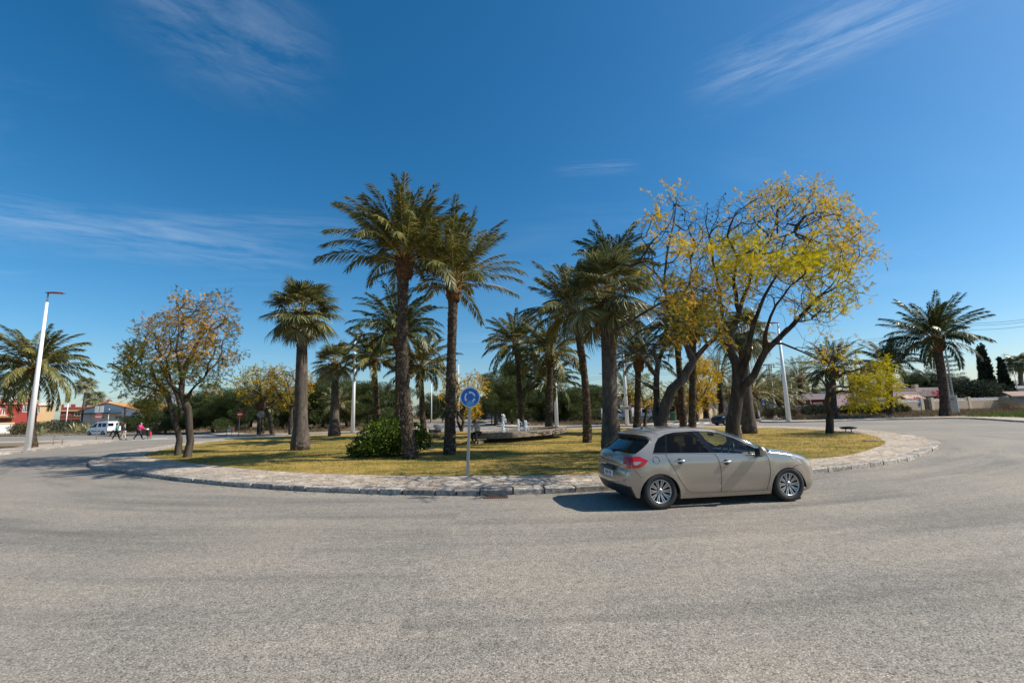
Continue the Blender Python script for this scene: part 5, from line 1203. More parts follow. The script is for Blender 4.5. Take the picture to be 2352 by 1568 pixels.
c = at(1545, 957, 57.5); o = thing('litter_bin', 'green litter bin beside the shaded garden wall', 'bin', (c[0], 57.5, .1)); b = MB(); b.box((0, 0, .55), (.45, .4, 1.0), bev=.04); b.build('bin_body', plain('bin_green', (.03, .12, .05), .5), o); b = MB(); b.box((0, 0, 1.09), (.5, .44, .08), bev=.03); b.build('lid', plain('bin_lid', (.05, .2, .08), .5), o)
c = at(1139, 968, 66); o = thing('utility_cabinet', 'grey utility cabinet under the pines left of the fountain jet', 'cabinet', (c[0], 66, .1)); b = MB(); b.box((0, 0, .55), (.55, .4, 1.1), bev=.03); b.build('housing', M['concrete'], o); b = MB(); b.box((0, -.205, .6), (.44, .015, .85), bev=.005); b.build('door', M['galv'], o)
c = at(1129.5, 966, 64); o = thing('dark_post', 'slim black post standing left of the grey utility cabinet', 'post', (c[0], 64, .1)); b = MB(); b.tube([(0, 0, 0), (0, 0, 2.7)], .07, 8); b.build('shaft', M['black_plastic'], o); b = MB(); b.lathe([(.1, 0), (.1, .15), (.08, .2)], (0, 0, 0), 10); b.build('foot', M['dark_metal'], o)
# drain grate at the kerb
g = G(1140, 1141.5); o = thing('drain_grate', 'rusty slotted drain grate at the foot of the kerb in front of the roundabout sign', 'drain', (g[0], g[1], .0), .02); b = MB(); Mr = plain('grate_rust', (.13, .07, .045), .85, var=.4, scale=30)
for i in range(9): b.box((-.2 + i * .05, 0, .008), (.018, .22, .016))
for y in (-.12, .12): b.box((0, y, .009), (.46, .025, .018))
for x in (-.235, .235): b.box((x, 0, .0095), (.025, .265, .019))
b.build('bars', Mr, o); b = MB(); b.box((0, 0, .002), (.44, .22, .003)); b.build('dark_pit', M['black_matt'], o)
# low floodlight on two legs and flat cover
c = at(1949, 990, 26.6); o = thing('floodlight', 'low black dish-shaped floodlight on two short legs at the right end of the lawn', 'floodlight', (c[0], 26.6, .125), .1); b = MB(); b.lathe([(.02, .16), (.3, .17), (.42, .22), (.43, .27), (.2, .31), (.02, .32)], (0, 0, 0), 22); b.build('dish', M['black_plastic'], o)
for x in (-.17, .17): b = MB(); b.tube([(x, 0, 0), (x, 0, .19)], .025, 8); b.build('leg', M['dark_metal'], o)
c = at(1996, 1013.5, 19.9); o = thing('cover_plate', 'flat black cover plate lying on the grass near the right end', 'cover plate', (c[0], 19.9, .128), -.05); b = MB(); b.box((0, 0, .02), (.42, .2, .035), bev=.01); b.build('plate', M['black_plastic'], o); b = MB(); b.box((.24, 0, .025), (.1, .22, .05), bev=.01); b.build('edge_block', M['concrete'], o)

# ------------------------------------------------------------------ fountain
def _slate():
    m = NT('layered_slate'); v = m.coord('Object'); mp = m.coord('Object', (3.2, 3.2, 26)); n1 = m.noise(1.0, 5, .7, mp); n2 = m.noise(9, 5, .6, v)
    c = m.ramp(n1, [(.3, (.06, .042, .03)), (.45, (.20, .155, .115)), (.6, (.36, .31, .25)), (.75, (.16, .12, .09))]); c = m.mix(1.0, c, m.ramp(n2, [(.3, (.65, .65, .65)), (.7, (1.15, 1.15, 1.15))]), 'MULTIPLY')
    return m.done(m.pbr(c, .85, 0, m.bump(n1, 1.0, .05), .3))
M['slate'] = _slate()
A0, A1 = Vector((-2.15, 24.9)), Vector((3.05, 30.1)); mid = (A0 + A1) / 2; ax = (A1 - A0).normalized(); hl = (A1 - A0).length / 2; fo = thing('fountain', 'boat-shaped stone fountain basin with an overhanging rim on the lawn', 'fountain', (mid.x, mid.y, .12), atan2(ax.y, ax.x))
def boat(L, W, n=40, sharp=1.35):
    out = []
    for i in range(n):
        a = 2 * pi * i / n; c_, s_ = cos(a), sin(a); out.append((L * (abs(c_) ** .8) * (1 if c_ > 0 else -1), W * (abs(s_) ** sharp) * (1 if s_ > 0 else -1)))
    return out
def ringwall(b, po, pi_, z0, z1, tilt=0.0):
    n = len(po); V = [(x, y, z0 + tilt * x) for x, y in po] + [(x, y, z1 + tilt * x) for x, y in po] + [(x, y, z1 + tilt * x) for x, y in pi_] + [(x, y, z0 + tilt * x) for x, y in pi_]; F = []
    for i in range(n):
        j = (i + 1) % n
        for k in range(4): F.append((k * n + i, k * n + j, ((k + 1) % 4) * n + j, ((k + 1) % 4) * n + i))
    b.add(V, F)
b = MB(); ringwall(b, boat(hl, 1.75), boat(hl - .55, 1.35), .27, .56, .012)
rr = random.Random(8)
for k in range(170):   # split-stone courses proud of the rim face, rougher towards the right end
    u_ = rr.uniform(-.3, 1); a = -rr.uniform(.03, .97) * pi; p = boat(hl, 1.75, 40)
    x = hl * cos(a); 
    if x < -hl * .2: continue
    c_, s_ = cos(a), sin(a); q = Vector((hl * (abs(c_) ** .8) * (1 if c_ > 0 else -1), 1.75 * (abs(s_) ** 1.35) * (1 if s_ > 0 else -1))); z = rr.uniform(.29, .55) + .012 * q.x; b.box((q.x * .998, q.y * .99, z), (rr.uniform(.15, .4), rr.uniform(.06, .13), rr.uniform(.02, .045)), rz=atan2(-q.x * .3, 1) * 0 + (0.3 if c_ > 0 else -.3))
b.build('rim', M['slate'], fo)
b = MB(); b.prism(boat(hl - .95, .95), 0, .27, 0); b.build('plinth', plain('fountain_plinth', (.07, .055, .045), .9, var=.3), fo)
b = MB(); b.prism(boat(hl - .5, 1.38), .272, .30, 0); b.build('basin_floor', M['slate'], fo)
mt = NT('fountain_water'); gl = mt.pbr((.06, .09, .09), .08, 0, mt.bump(mt.noise(9, 3, .6, mt.pos()), .4, .03), .6); M['water'] = mt.done(gl)
b = MB(); b.prism(boat(hl - .56, 1.34), .30, .47, 0); b.build('water', M['water'], fo)
mt = NT('white_water'); d = mt.n('BsdfDiffuse', ins={'Color': (.88, .90, .92, 1)}); tr = mt.n('BsdfTranslucent', ins={'Color': (.9, .92, .95, 1)}); mx = mt.n('MixShader', ins={'Fac': .45}); mt.t.links.new(d.outputs[0], mx.inputs[1]); mt.t.links.new(tr.outputs[0], mx.inputs[2]); M['foam'] = mt.done(mx.outputs[0])
def jet(label, px, top, Y, r, seed, spray):
    t_ = at(px, top, Y); z0 = .58; H = t_[2] - z0; rg = random.Random(seed); o = thing('water_jet', label, 'water jet', (t_[0], Y, z0), 0, 'jets of the fountain'); b = MB()
    b.tube([(rg.uniform(-.02, .02), rg.uniform(-.02, .02), H * i / 12) for i in range(13)], [r * (1.1 - .45 * (i / 12) ** 2) * rg.uniform(.75, 1.25) for i in range(13)], 9); b.build('column', M['foam'], o)
    b = MB()
    for k in range(spray):
        u = rg.random(); a = rg.uniform(0, 2 * pi); d_ = r * (.7 + 1.5 * rg.random() ** 2 * (1.2 - u)); sx = (.12 + .25 * rg.random()) if rg.random() < .3 else 0
        c = Vector((cos(a) * d_ + sx * (1 - u), sin(a) * d_, H * (1 - (1 - u) ** 1.4) + .02)); s = rg.uniform(.008, .024); b.lathe([(.001, -s * 1.6), (s, 0), (.001, s * 1.6)], c, 5)
    b.build('droplets', M['foam'], o)['kind'] = 'stuff'
jet('tallest white fountain jet, on the left', 1155, 952, 26.6, .075, 1, 260); jet('middle white fountain jet', 1190, 964, 27.6, .065, 2, 150); jet('shortest white fountain jet, on the right', 1206.5, 966, 28.8, .075, 3, 150)
c = at(1104, 1001, 24.4); o = thing('cardboard_box', 'small yellowish box on the grass beneath the left end of the fountain', 'box', (c[0], 24.4, .125), .3); b = MB(); b.box((0, 0, .07), (.26, .16, .13), bev=.008); b.build('carton', plain('box_card', (.45, .36, .2), .8), o); b = MB(); b.box((0, 0, .138), (.27, .05, .006)); b.build('tape', M['sign_white'], o)
# ------------------------------------------------------------------ baby carriage
c = at(1001, 1011, 28.6); o = thing('baby_carriage', 'dark grey baby carriage with a rounded hood on the lawn', 'pram', (c[0], 28.6, .125), pi + .25)
Mg = plain('pram_fabric', (.055, .062, .075), .8, var=.15); b = MB(); V = []; n = 9
for i in range(9):
    t_ = i / 8; x = -.30 + .72 * t_; zb = .44 + .05 * abs(t_ - .5); 
    for j in range(n): a = pi * j / (n - 1); V.append((x, cos(a) * .2, zb + (.24 if False else .22) * (1 - sin(a)) * (1 - (.3 if t_ in (0, 1) else 0)) if False else zb + .2 - sin(a) * .2))
b.add(V, [(i * n + j, i * n + j + 1, (i + 1) * n + j + 1, (i + 1) * n + j) for i in range(8) for j in range(n - 1)], 0, True); b.add([V[i] for i in range(n)], [tuple(range(n))]); b.add([V[8 * n + i] for i in range(n)], [tuple(range(n))[::-1]])
b.box((.22, 0, .645), (.42, .40, .025), bev=.01); b.build('carrycot', Mg, o)
b = MB(); V = []
for i in range(9):
    a = radians(5 + 120 * i / 8); 
    for j in range(11): t_ = pi * j / 10; r = .37 * (sin(t_) ** .6 if 0 < j < 10 else 0) ; V.append((-.04 - cos(a) * r, cos(t_) * .23, .60 + sin(a) * r))
b.add(V, [(i * 11 + j, i * 11 + j + 1, (i + 1) * 11 + j + 1, (i + 1) * 11 + j) for i in range(8) for j in range(10)], 0, True); b.build('hood', Mg, o)
b = MB()
for y in (-.2, .2): b.tube([(.36, y, .12), (-.2, y, .5)], .014, 6); b.tube([(-.34, y, .14), (.2, y, .5), (.52, y, .86)], .014, 6)
b.tube([(.52, -.2, .86), (.52, .2, .86)], .018, 6); b.build('chassis', M['dark_metal'], o); b = MB(); b.box((0, 0, .22), (.4, .3, .14), bev=.03); b.build('basket', M['black_plastic'], o)
for x, r in ((.36, .1), (-.34, .14)):
    for y in (-.23, .23):
        b = MB(); pts = [(x + cos(2 * pi * i / 16) * r, y, r + sin(2 * pi * i / 16) * r) for i in range(17)]; b.tube(pts, .018, 6, cap=False)
        for i in range(6): b.tube([(x, y, r), (x + cos(pi * i / 3) * r, y, r + sin(pi * i / 3) * r)], .006, 4)
        b.build('wheel', M['rubber'], o)
# ------------------------------------------------------------------ power tower, pylon, wires
Y = 85; c = at(1777, 944, Y); o = thing('power_tower', 'rusty lattice power tower with a crossarm on a concrete block', 'power tower', (c[0], Y, 0), 0.1); zt = at(1766, 837, Y)[2]; zb = at(1777, 926, Y)[2]
b = MB(); b.box((0, 0, zb / 2), (1.3, 1.1, zb), bev=.05); b.build('concrete_block', M['concrete'], o); b = MB()
def lattice(b, w0, w1, z0, z1, n, r=.045):
    for i in range(n):
        za, zc = z0 + (z1 - z0) * i / n, z0 + (z1 - z0) * (i + 1) / n; wa, wc = (w0 + (w1 - w0) * i / n) / 2, (w0 + (w1 - w0) * (i + 1) / n) / 2
        for sx, sy in ((-1, -1), (1, -1), (1, 1), (-1, 1)): b.tube([(sx * wa, sy * wa, za), (sx * wc, sy * wc, zc)], r, 4)
        for s in (-1, 1): b.tube([(-wa, s * wa, za), (wc, s * wc, zc)], r * .6, 4); b.tube([(s * wa, -wa, za), (s * wc, wc, zc)], r * .6, 4); b.tube([(-wc, s * wc, zc), (wc, s * wc, zc)], r * .6, 4)
lattice(b, .95, .5, zb, zt, 12); b.build('lattice_mast', plain('tower_steel', (.20, .12, .10), .7, .2, var=.35), o)
b = MB(); b.box((-.3, 0, zt), (2.9, .16, .14)); b.box((-.9, 0, zt - 1.9), (1.4, .9, .1)); b.build('crossarm', M['dark_metal'], o)
for x in (-1.5, .5, 1.0): b = MB(); b.tube([(x, 0, zt), (x, 0, zt - .6)], [.05, .09], 8); b.build('insulator', M['dark_metal'], o)
b = MB(); b.box((-1.35, -.1, zt - 2.2), (.7, .6, .55), bev=.08); b.tube([(-1.6, -.2, zt - 1.95), (-1.7, -.3, zt - 1.5)], .06, 6); b.tube([(-1.1, -.2, zt - 1.95), (-1.0, -.3, zt - 1.5)], .06, 6); b.build('transformer', M['dark_metal'], o)
Y = 57; c = at(2188, 946, Y); o = thing('concrete_pylon', 'pylon with a ladder-like steel mast on a grey concrete block at the far right', 'pylon', (c[0], Y, .1), .05); zt = at(2160, 779, Y)[2] - .1; zb = at(2180, 908, Y)[2] - .1
b = MB(); b.box((0, 0, zb / 2), (.95, .6, zb), bev=.02); bb = b.build('concrete_block', plain('stained_concrete', (.27, .265, .25), .85, var=.3, scale=3), o)
tx = link('lettering', text_mesh('64', .42, M['black_plastic'], .002), bb); tx.rotation_euler = (pi / 2, 0, 0); tx.location = (-.1, -.306, zb - .45)
b = MB(); b.box((.54, -.05, zb * .5), (.1, .5, zb)); b.build('white_edge', M['white_paint'], o)
b = MB()
for x in (-.05, .42): b.box((x, 0, (zb + zt) / 2), (.07, .16, zt - zb))
for x in (-.42, -.32): b.box((x, .2, (zb + zt * .62) / 2), (.03, .03, zt * .62 - zb))
n = 22
for i in range(n): b.box((.185, 0, zb + (zt - zb) * (i + .5) / n), (.40, .1, .06))
b.box((.2, 0, zt), (1.1, .14, .1)); b.build('ladder_mast', plain('mast_steel', (.45, .44, .42), .6, .2, var=.25), o)
def wire(label, pts, r=.018, sag=.25):
    P = [Vector(at(px, py, Y)) for px, py, Y in pts]; full = []
    for a, c_ in zip(P[:-1], P[1:]):
        for i in range(8): s = i / 8; q = a.lerp(c_, s); q.z -= sag * 4 * s * (1 - s); full.append(q)
    full.append(P[-1]); b = MB(); b.tube(full, r, 4); w_ = b.build('power_line', M['dark_metal']); tag(w_, label, 'cable', 'overhead lines')
wire('uppermost overhead line on the right, running off the right edge', [(1762, 836, 85), (1967, 782, 72), (2238, 742, 60), (2420, 722, 54)], .022)
wire('middle overhead line on the right, running off the right edge', [(1772, 837, 85), (1967, 787, 72), (2238, 747, 60), (2420, 728, 54)], .022)
wire('lowest overhead line on the right, running off the right edge', [(1780, 838, 85), (1967, 795, 72), (2238, 757, 60), (2420, 738, 54)], .022)
wire('upper overhead line behind the fountain palms', [(1764, 837, 85), (1412, 861, 98), (1180, 880, 112)], .022); wire('lower overhead line behind the fountain palms', [(1770, 840, 85), (1412, 866, 98), (1180, 886, 112)], .022)
wire('single overhead line on the far left above the red houses', [(-60, 868, 62), (44, 884, 66), (190, 905, 74), (300, 914, 80)], .02)
# ------------------------------------------------------------------ houses and garden walls
class Facade:
    """vertical front between two ground points; pixel -> (u along the front, height)"""
    def __init__(s, label, cat, name, pl, Yl, pr, Yr, z0=0.0, group=None):
        a, b = at(pl, 950, Yl), at(pr, 950, Yr); s.a = np.array((a[0], Yl)); s.d = np.array((b[0], Yr)) - s.a; s.L = float(np.linalg.norm(s.d)); s.d /= s.L; s.n = np.array((-s.d[1], s.d[0])); s.z0 = z0
        s.o = thing(name, label, cat, (s.a[0], s.a[1], z0), atan2(s.d[1], s.d[0]), group)
    def uv(s, px, py):
        r = ray(px, py); t = (s.a @ s.n) / (r[:2] @ s.n); p = r * t; return float((p[:2] - s.a) @ s.d), float(p[2] + HC - s.z0)
    def u(s, px): return s.uv(px, 950)[0]
    def box(s, b, u0, u1, z0, z1, y0, y1, m=0): b.box(((u0 + u1) / 2, (y0 + y1) / 2, (z0 + z1) / 2), (abs(u1 - u0), abs(y1 - y0), abs(z1 - z0)), m=m); return b
    def part(s, name, mat, *boxes, parent=None):
        b = MB()
        for x in boxes: s.box(b, *x)
        return b.build(name, mat, parent or s.o)
    def window(s, u0, u1, z0, z1, frame, pane, bars=2, d=.06):
        f = MB(); t = .09 * min(1.5, (u1 - u0)); 
        for x in ((u0, u0 + t, z0, z1), (u1 - t, u1, z0, z1), (u0 + t, u1 - t, z0, z0 + t), (u0 + t, u1 - t, z1 - t, z1)): s.box(f, *x, -d, .02)
        for i in range(1, bars + 1): uu = u0 + (u1 - u0) * i / (bars + 1); s.box(f, uu - .03, uu + .03, z0 + t, z1 - t, -d * .8, .01)
        w_ = f.build('window', frame, s.o); b = MB(); s.box(b, u0 + t, u1 - t, z0 + t, z1 - t, -.02, .03); b.build('pane', pane, w_); return w_
    def balusters(s, name, mat, u0, u1, z0, z1, y, step=.28, w=.11):
        b = MB(); s.box(b, u0, u1, z1 - .12, z1, y - .1, y + .1); s.box(b, u0, u1, z0, z0 + .1, y - .1, y + .1); n = max(2, int((u1 - u0) / step))
        for i in range(n): uu = u0 + (i + .5) * (u1 - u0) / n; b.lathe([(w * .4, z0 + .1), (w * .55, z0 + .2), (w * .35, z0 + .1 + (z1 - z0) * .55), (w * .5, z1 - .12)], (uu, y, 0), 6)
        o = b.build(name, mat, s.o); return o
def wallmat(name, col, var=.1): return plain(name, col, .85, var=var, scale=1.2, bump=.1)
W = {k: wallmat('wall_' + k, c) for k, c in dict(red=(.36, .055, .04), maroon=(.22, .012, .025), cream=(.62, .42, .22), sand=(.56, .44, .28), grey=(.66, .64, .63), white=(.74, .72, .69), pink=(.62, .46, .46), rose=(.40, .17, .16), beige=(.50, .36, .25), tan=(.42, .33, .24), brick=(.22, .07, .045), mauve=(.47, .37, .36)).items()}
M['pane'] = plain('window_glass', (.03, .04, .05), .08, var=.2, spec=.8)
M['shutter'] = plain('roller_shutter', (.62, .58, .54), .6, var=.06)
def _tile(name, c0, c1):
    m = NT(name); v = m.coord('Object'); wv = m.n('TexWave', bands_direction='X', ins={'Scale': 1.6, 'Distortion': .3}); m.set(wv.inputs['Vector'], v); wz = m.n('TexWave', bands_direction='Y', ins={'Scale': 1.0, 'Distortion': .2}); m.set(wz.inputs['Vector'], v)
    f = m.math('ADD', m.math('MULTIPLY', wv.outputs['Fac'], .6), m.math('MULTIPLY', m.noise(4, 5, .6, v), .4)); c = m.ramp(f, [(.2, c0), (.75, c1)])
    return m.done(m.pbr(c, .85, 0, m.bump(wv.outputs['Fac'], .8, .08), .2))
M['tile'] = _tile('clay_roof_tiles', (.20, .075, .04), (.50, .24, .13)); M['tile_orange'] = _tile('orange_roof_tiles', (.42, .20, .06), (.66, .36, .13)); M['tile_pale'] = _tile('pale_ridged_roof_tiles', (.12, .07, .055), (.55, .42, .33))
WP = M['white_paint']
# red house at the far left
f = Facade('dark red flat-roofed house with cream wing and white roof balustrade at the far left', 'house', 'red_house', -60, 100, 118, 108)
u0, u1, u2 = f.u(-60), f.u(86), f.u(118); zt = f.uv(50, 916)[1]; zc = f.uv(50, 925)[1]
f.part('wall', W['red'], (u0, u1, 0, zt - .9, 0, 9)); f.part('cream_wing', W['cream'], (u1, u2, 0, zt - 1.6, .4, 8)); f.part('cornice', W['cream'], (u0 - .1, u1 + .02, zc - .25, zc, -.25, 0)); f.part('wing_cornice', WP, (u1 + .03, u2 + .5, zc - .55, zc - .3, .1, .39))
f.part('parapet', W['red'], (u0, u1, zt - .9, zt - .62, 0, .3)); f.part('wing_parapet', W['cream'], (u1, u2, zt - 1.6, zt - 1.0, .41, .7)); n = 5
for i in range(n): a, c = u0 + (u1 - u0) * i / n, u0 + (u1 - u0) * (i + 1) / n; f.balusters('balustrade', WP, a + .3, c - .3, zt - .62, zt + .2, .15); f.part('parapet_pier', W['red'], (a - .28, a + .28, zt - .62, zt + .2, .02, .3))
f.balusters('balustrade', WP, u1 + .3, u2 - .2, zt - 1.0, zt - .2, .55)
a = f.uv(54, 929); c = f.uv(68, 946); f.window(a[0], c[0], c[1], a[1], W['white'], M['pane'], 3)
a = f.uv(88, 934); c = f.uv(92, 948); f.window(a[0], c[0], c[1], a[1], W['white'], M['pane'], 1, .5)
a = f.uv(-10, 938); c = f.uv(18, 953); f.part('terrace_slab', W['cream'], (a[0], c[0], c[1] - .3, c[1], -3.2, -.01)); f.balusters('terrace_balustrade', W['white'], a[0], c[0], c[1], a[1], -3.0, .34, .18)
f2_ = Facade('brown-fronted garage with a tiled canopy below the red house', 'garage', 'garage', -30, 90, 30, 93); a = f2_.uv(10, 955); c = f2_.uv(29, 969)
f2_.part('wall', W['brick'], (0, f2_.L, 0, a[1] - .35, 0, 4)); f2_.part('canopy', M['tile'], (-.3, f2_.L + .3, a[1] - .34, a[1], -1.0, 4)); f2_.part('gate_panel', M['dark_metal'], (1.5, f2_.L - .6, .1, a[1] - 1, -.06, -.005))
f3 = Facade('pale rough stone garden wall with a cream coping at the far left edge', 'garden wall', 'garden_wall', -60, 74, 36, 78); a = f3.uv(10, 970); f3.part('wall', W['grey'], (0, f3.L, 0, a[1] - .25, 0, .3)); f3.part('coping', W['cream'], (-.05, f3.L + .05, a[1] - .245, a[1], -.06, .36))
# red house with the arched roof
f = Facade('long low red house with white parapet balustrade and red arched roof', 'house', 'red_house', 139, 128, 243, 132); zt = f.uv(190, 928)[1]
f.part('wall', W['brick'], (0, f.L, 0, zt - 1.0, 0, 9)); f.part('cornice', W['cream'], (-.3, f.L, zt - 1.9, zt - 1.6, -.3, -.005)); f.part('parapet', W['red'], (0, f.L, zt - .995, zt - .72, .02, .3)); n = 4
for i in range(n): a, c = f.L * i / n, f.L * (i + 1) / n; f.balusters('balustrade', WP, a + .5, c - .5, zt - .715, zt, .15, .35, .16); f.part('parapet_pier', W['red'], (max(0, a - .48), a + .48, zt - .715, zt + .05, .03, .29))
a = f.uv(197, 919); c = f.uv(229, 927); b = MB(); r = (c[0] - a[0]) / 2; hh = a[1] - zt + .6; V = []
for yy in (2.5, 7.5):
    for i in range(13): t_ = pi * i / 12; V.append(((a[0] + c[0]) / 2 + cos(t_) * r, yy, zt - .6 + sin(t_) * hh))
b.add(V, [(i, i + 1, 14 + i, 13 + i) for i in range(12)], 0, True); b.add(V[:13], [tuple(range(13))]); b.build('arched_roof', W['red'], f.o)
a = f.uv(150, 938); f.part('canopy', M['dark_metal'], (.5, 9, zt - 3.6, zt - 3.4, -1.5, -.4)); f.window(3, 5, zt - 3.3, zt - 2.2, W['cream'], M['pane'])
f.part('chimney', W['white'], (f.L - 1.0, f.L - .2, zt, zt + .9, 3, 3.8)); b = MB(); b.lathe([(.85, 0), (.1, .8), (.05, 1.1)], (f.L - .6, 3.4, zt + .9), 4); b.build('chimney_cap', M['tile'], f.o)
# grey gabled house
f = Facade('grey rendered gabled house with an orange tiled roof and white chimney', 'house', 'gabled_house', 186, 88, 322, 87); L = f.L; za = f.uv(245, 926)[1]; ua = f.u(245); zl = f.uv(192, 942)[1]; zr = f.uv(317, 943)[1]; D_ = 12
b = MB(); P_ = [(0, 0), (L, 0), (L, zr), (ua, za), (0, zl)]; V = [(x, 0, z) for x, z in P_] + [(x, D_, z) for x, z in P_]; b.add(V, [(0, 1, 2, 3, 4), (9, 8, 7, 6, 5), (1, 6, 7, 2), (0, 4, 9, 5)]); b.build('wall', W['grey'], f.o)
b = MB()
def slab(b, p, q, t=.16):
    (x0, z0), (x1, z1) = p, q; V = [(x, y, z + d) for d in (.005, t) for y in (-.25, D_ + .25) for x, z in ((x0, z0), (x1, z1))]; b.add(V, [(0, 2, 3, 1), (4, 5, 7, 6), (0, 1, 5, 4), (2, 6, 7, 3), (1, 3, 7, 5), (0, 4, 6, 2)])
k = (zr - za) / (L - ua); slab(b, (ua, za), (L + .5, zr + k * .5)); k = (zl - za) / ua; slab(b, (ua - .01, za), (-.5, zl + k * -.5 * -1 if False else zl - .2)); rf = b.build('roof', M['tile_orange'], f.o)
a = f.uv(283, 918); b = MB(); b.box((ua + 2.4, 6, za + .1), (.75, .75, 1.9)); b.box((ua + 2.4, 6, za + 1.1), (.9, .9, .12)); b.build('chimney', W['white'], rf)
a = f.uv(193, 951); c = f.uv(279, 949); cn = f.part('canopy', M['dark_metal'], (a[0], c[0], a[1], a[1] + .15, -2.4, -.01))
for i in range(5): b = MB(); uu = a[0] + .2 + (c[0] - a[0] - .4) * i / 4; b.tube([(uu, -2.3, 0), (uu, -2.3, a[1])], .05, 6); b.build('canopy_post', M['galv'], f.o)
for p, q in (((232, 956), (238, 961)), ((265, 954), (282, 962))): a, c = f.uv(*p), f.uv(*q); f.window(a[0], c[0], c[1], a[1], M['galv'], M['pane'], 1)
a = f.uv(254, 940); b = MB(); b.tube([(a[0], -.4, a[1]), (a[0], .0, a[1])], .16, 8); b.build('vent_hood', WP, f.o)
b = MB(); x = ua + .8; b.tube([(x, 5, za), (x, 5, za + 2.2)], .03, 5); b.tube([(x - .4, 5, za + 2.1), (x + .4, 5, za + 2.1)], .025, 4); b.tube([(x - .3, 5, za + 1.8), (x + .3, 5, za + 1.8)], .02, 4); b.build('aerial', M['galv'], f.o)
f = Facade('low grey yard wall with white coping beside the grey gabled house', 'garden wall', 'garden_wall', 292, 80, 326, 79); a = f.uv(310, 959); f.part('wall', W['grey'], (0, f.L, 0, a[1] - .3, 0, .25)); f.part('coping', WP, (-.1, f.L + .1, a[1] - .295, a[1], -.08, .33)); f.part('end_pier', W['white'], (f.L + .11, f.L + .5, 0, a[1] + .2, -.1, .3))
f = Facade('white building glimpsed through the pines left of centre', 'house', 'white_house', 350, 104, 400, 104); zt = f.uv(385, 905)[1]; f.part('wall', W['white'], (0, f.L, 0, zt, 0, 6)); f.part('parapet', W['cream'], (-.2, f.L + .2, zt + .005, zt + .4, -.2, 6.2)); f.window(1, 2.2, zt - 2.2, zt - .9, WP, M['pane'])
# street in the middle right: walls, terraces
f = Facade('sunlit yellow garden wall with piers behind the dark car', 'garden wall', 'garden_wall', 1592, 68, 1664, 72); zt = f.uv(1630, 939)[1] + .1; f.part('wall', W['sand'], (0, f.L, 0, zt * .72, 0, .25)); f.part('upper_panels', W['cream'], (0, f.L, zt * .725, zt * .97, .06, .2)); n = 6
for i in range(n + 1): f.part('pier', W['sand'], (f.L * i / n - .16, f.L * i / n + .16, 0, zt + .1, -.06, .3))
f.part('dark_gate', M['dark_metal'], (.35, 1.1, .1, zt - .1, -.05, -.008))
f = Facade('shaded beige garden wall with dark railings behind the car roof', 'garden wall', 'garden_wall', 1434, 66, 1592, 68); zt = f.uv(1500, 936)[1]; f.part('wall', W['tan'], (0, f.L, 0, zt * .5, 0, .25)); b = MB()
for i in range(int(f.L / .22)): b.box((.1 + i * .22, .12, zt * .74), (.12, .03, zt * .46))
f.box(b, 0, f.L, zt * .95, zt, .08, .16); b.build('railings', plain('railing_brown', (.10, .08, .065), .6), f.o)
for i in range(5): f.part('pier', W['tan'], (f.L * i / 4 - .22, f.L * i / 4 + .22, 0, zt + .15, -.08, .33))
rows = [('white upper storey with a small balustrade above the brown direction sign', 1426, 1458, 80, 917, 'white', 'tile'), ('low house with red tiled porch roof behind the leaning tree', 1462, 1530, 78, 932, 'white', 'tile'), ('house with tiled roof behind the shaded garden wall', 1528, 1588, 82, 930, 'tan', 'tile'),
        ('house with stepped clay roofs behind the yellow garden wall', 1612, 1664, 84, 928, 'white', 'tile'), ('pinkish house behind the thirty sign with flat brown roofs', 1652, 1694, 96, 912, 'pink', 'tile'), ('shaded grey two-storey house between the street palms', 1712, 1748, 92, 906, 'mauve', 'tile'), ('white house with a tiled eave behind the crossing sign', 1738, 1775, 98, 918, 'white', 'tile')]
for k, (lab, p0, p1, Y, top, wm_, rm) in enumerate(rows):
    f = Facade(lab, 'house', 'terraced_house', p0, Y, p1, Y + 2, 0, 'houses along the middle street'); zt = f.uv((p0 + p1) / 2, top)[1]; f.part('wall', W[wm_], (0, f.L, 0, zt, 0, 7)); b = MB(); V = [(-.4, -.6, zt - .05), (f.L + .4, -.6, zt - .05), (f.L + .4, 7.4, zt + 1.2), (-.4, 7.4, zt + 1.2)]; V += [(x, y, z + .18) for x, y, z in V]; b.add(V, [(3, 2, 1, 0), (4, 5, 6, 7), (0, 1, 5, 4), (1, 2, 6, 5), (2, 3, 7, 6), (3, 0, 4, 7)]); b.build('roof', M[rm], f.o)
    n = max(1, int(f.L / 2.2))
    for i in range(n): uu = f.L * (i + .5) / n; f.window(uu - .45, uu + .45, max(.9, zt - 2.0), zt - .7, W['white'], M['pane'], 1)
    if k == 0: f.balusters('balcony_balustrade', WP, .2, f.L - .2, zt - 3.4, zt - 2.6, -.5, .3, .14)
f = Facade('low white wall along the side street under the crossing sign', 'garden wall', 'garden_wall', 1718, 66, 1772, 74); zt = f.uv(1745, 944)[1]; f.part('wall', W['white'], (0, f.L, 0, zt, 0, .3)); f.part('coping', W['cream'], (-.05, f.L + .05, zt + .003, zt + .12, -.06, .36))
# long pale wall far behind the pines
f = Facade('long pale perimeter wall far behind the pines in the middle', 'garden wall', 'garden_wall', 1105, 108, 1420, 96); zt = f.uv(1250, 943)[1]; f.part('wall', W['grey'], (0, f.L, 0, zt, 0, .3)); f.part('coping', W['mauve'], (-.05, f.L + .05, zt + .003, zt + .15, -.08, .38))
for i in range(9): f.part('pier', W['white'], (f.L * i / 8 - .25, f.L * i / 8 + .25, 0, zt + .25, -.1, .42))
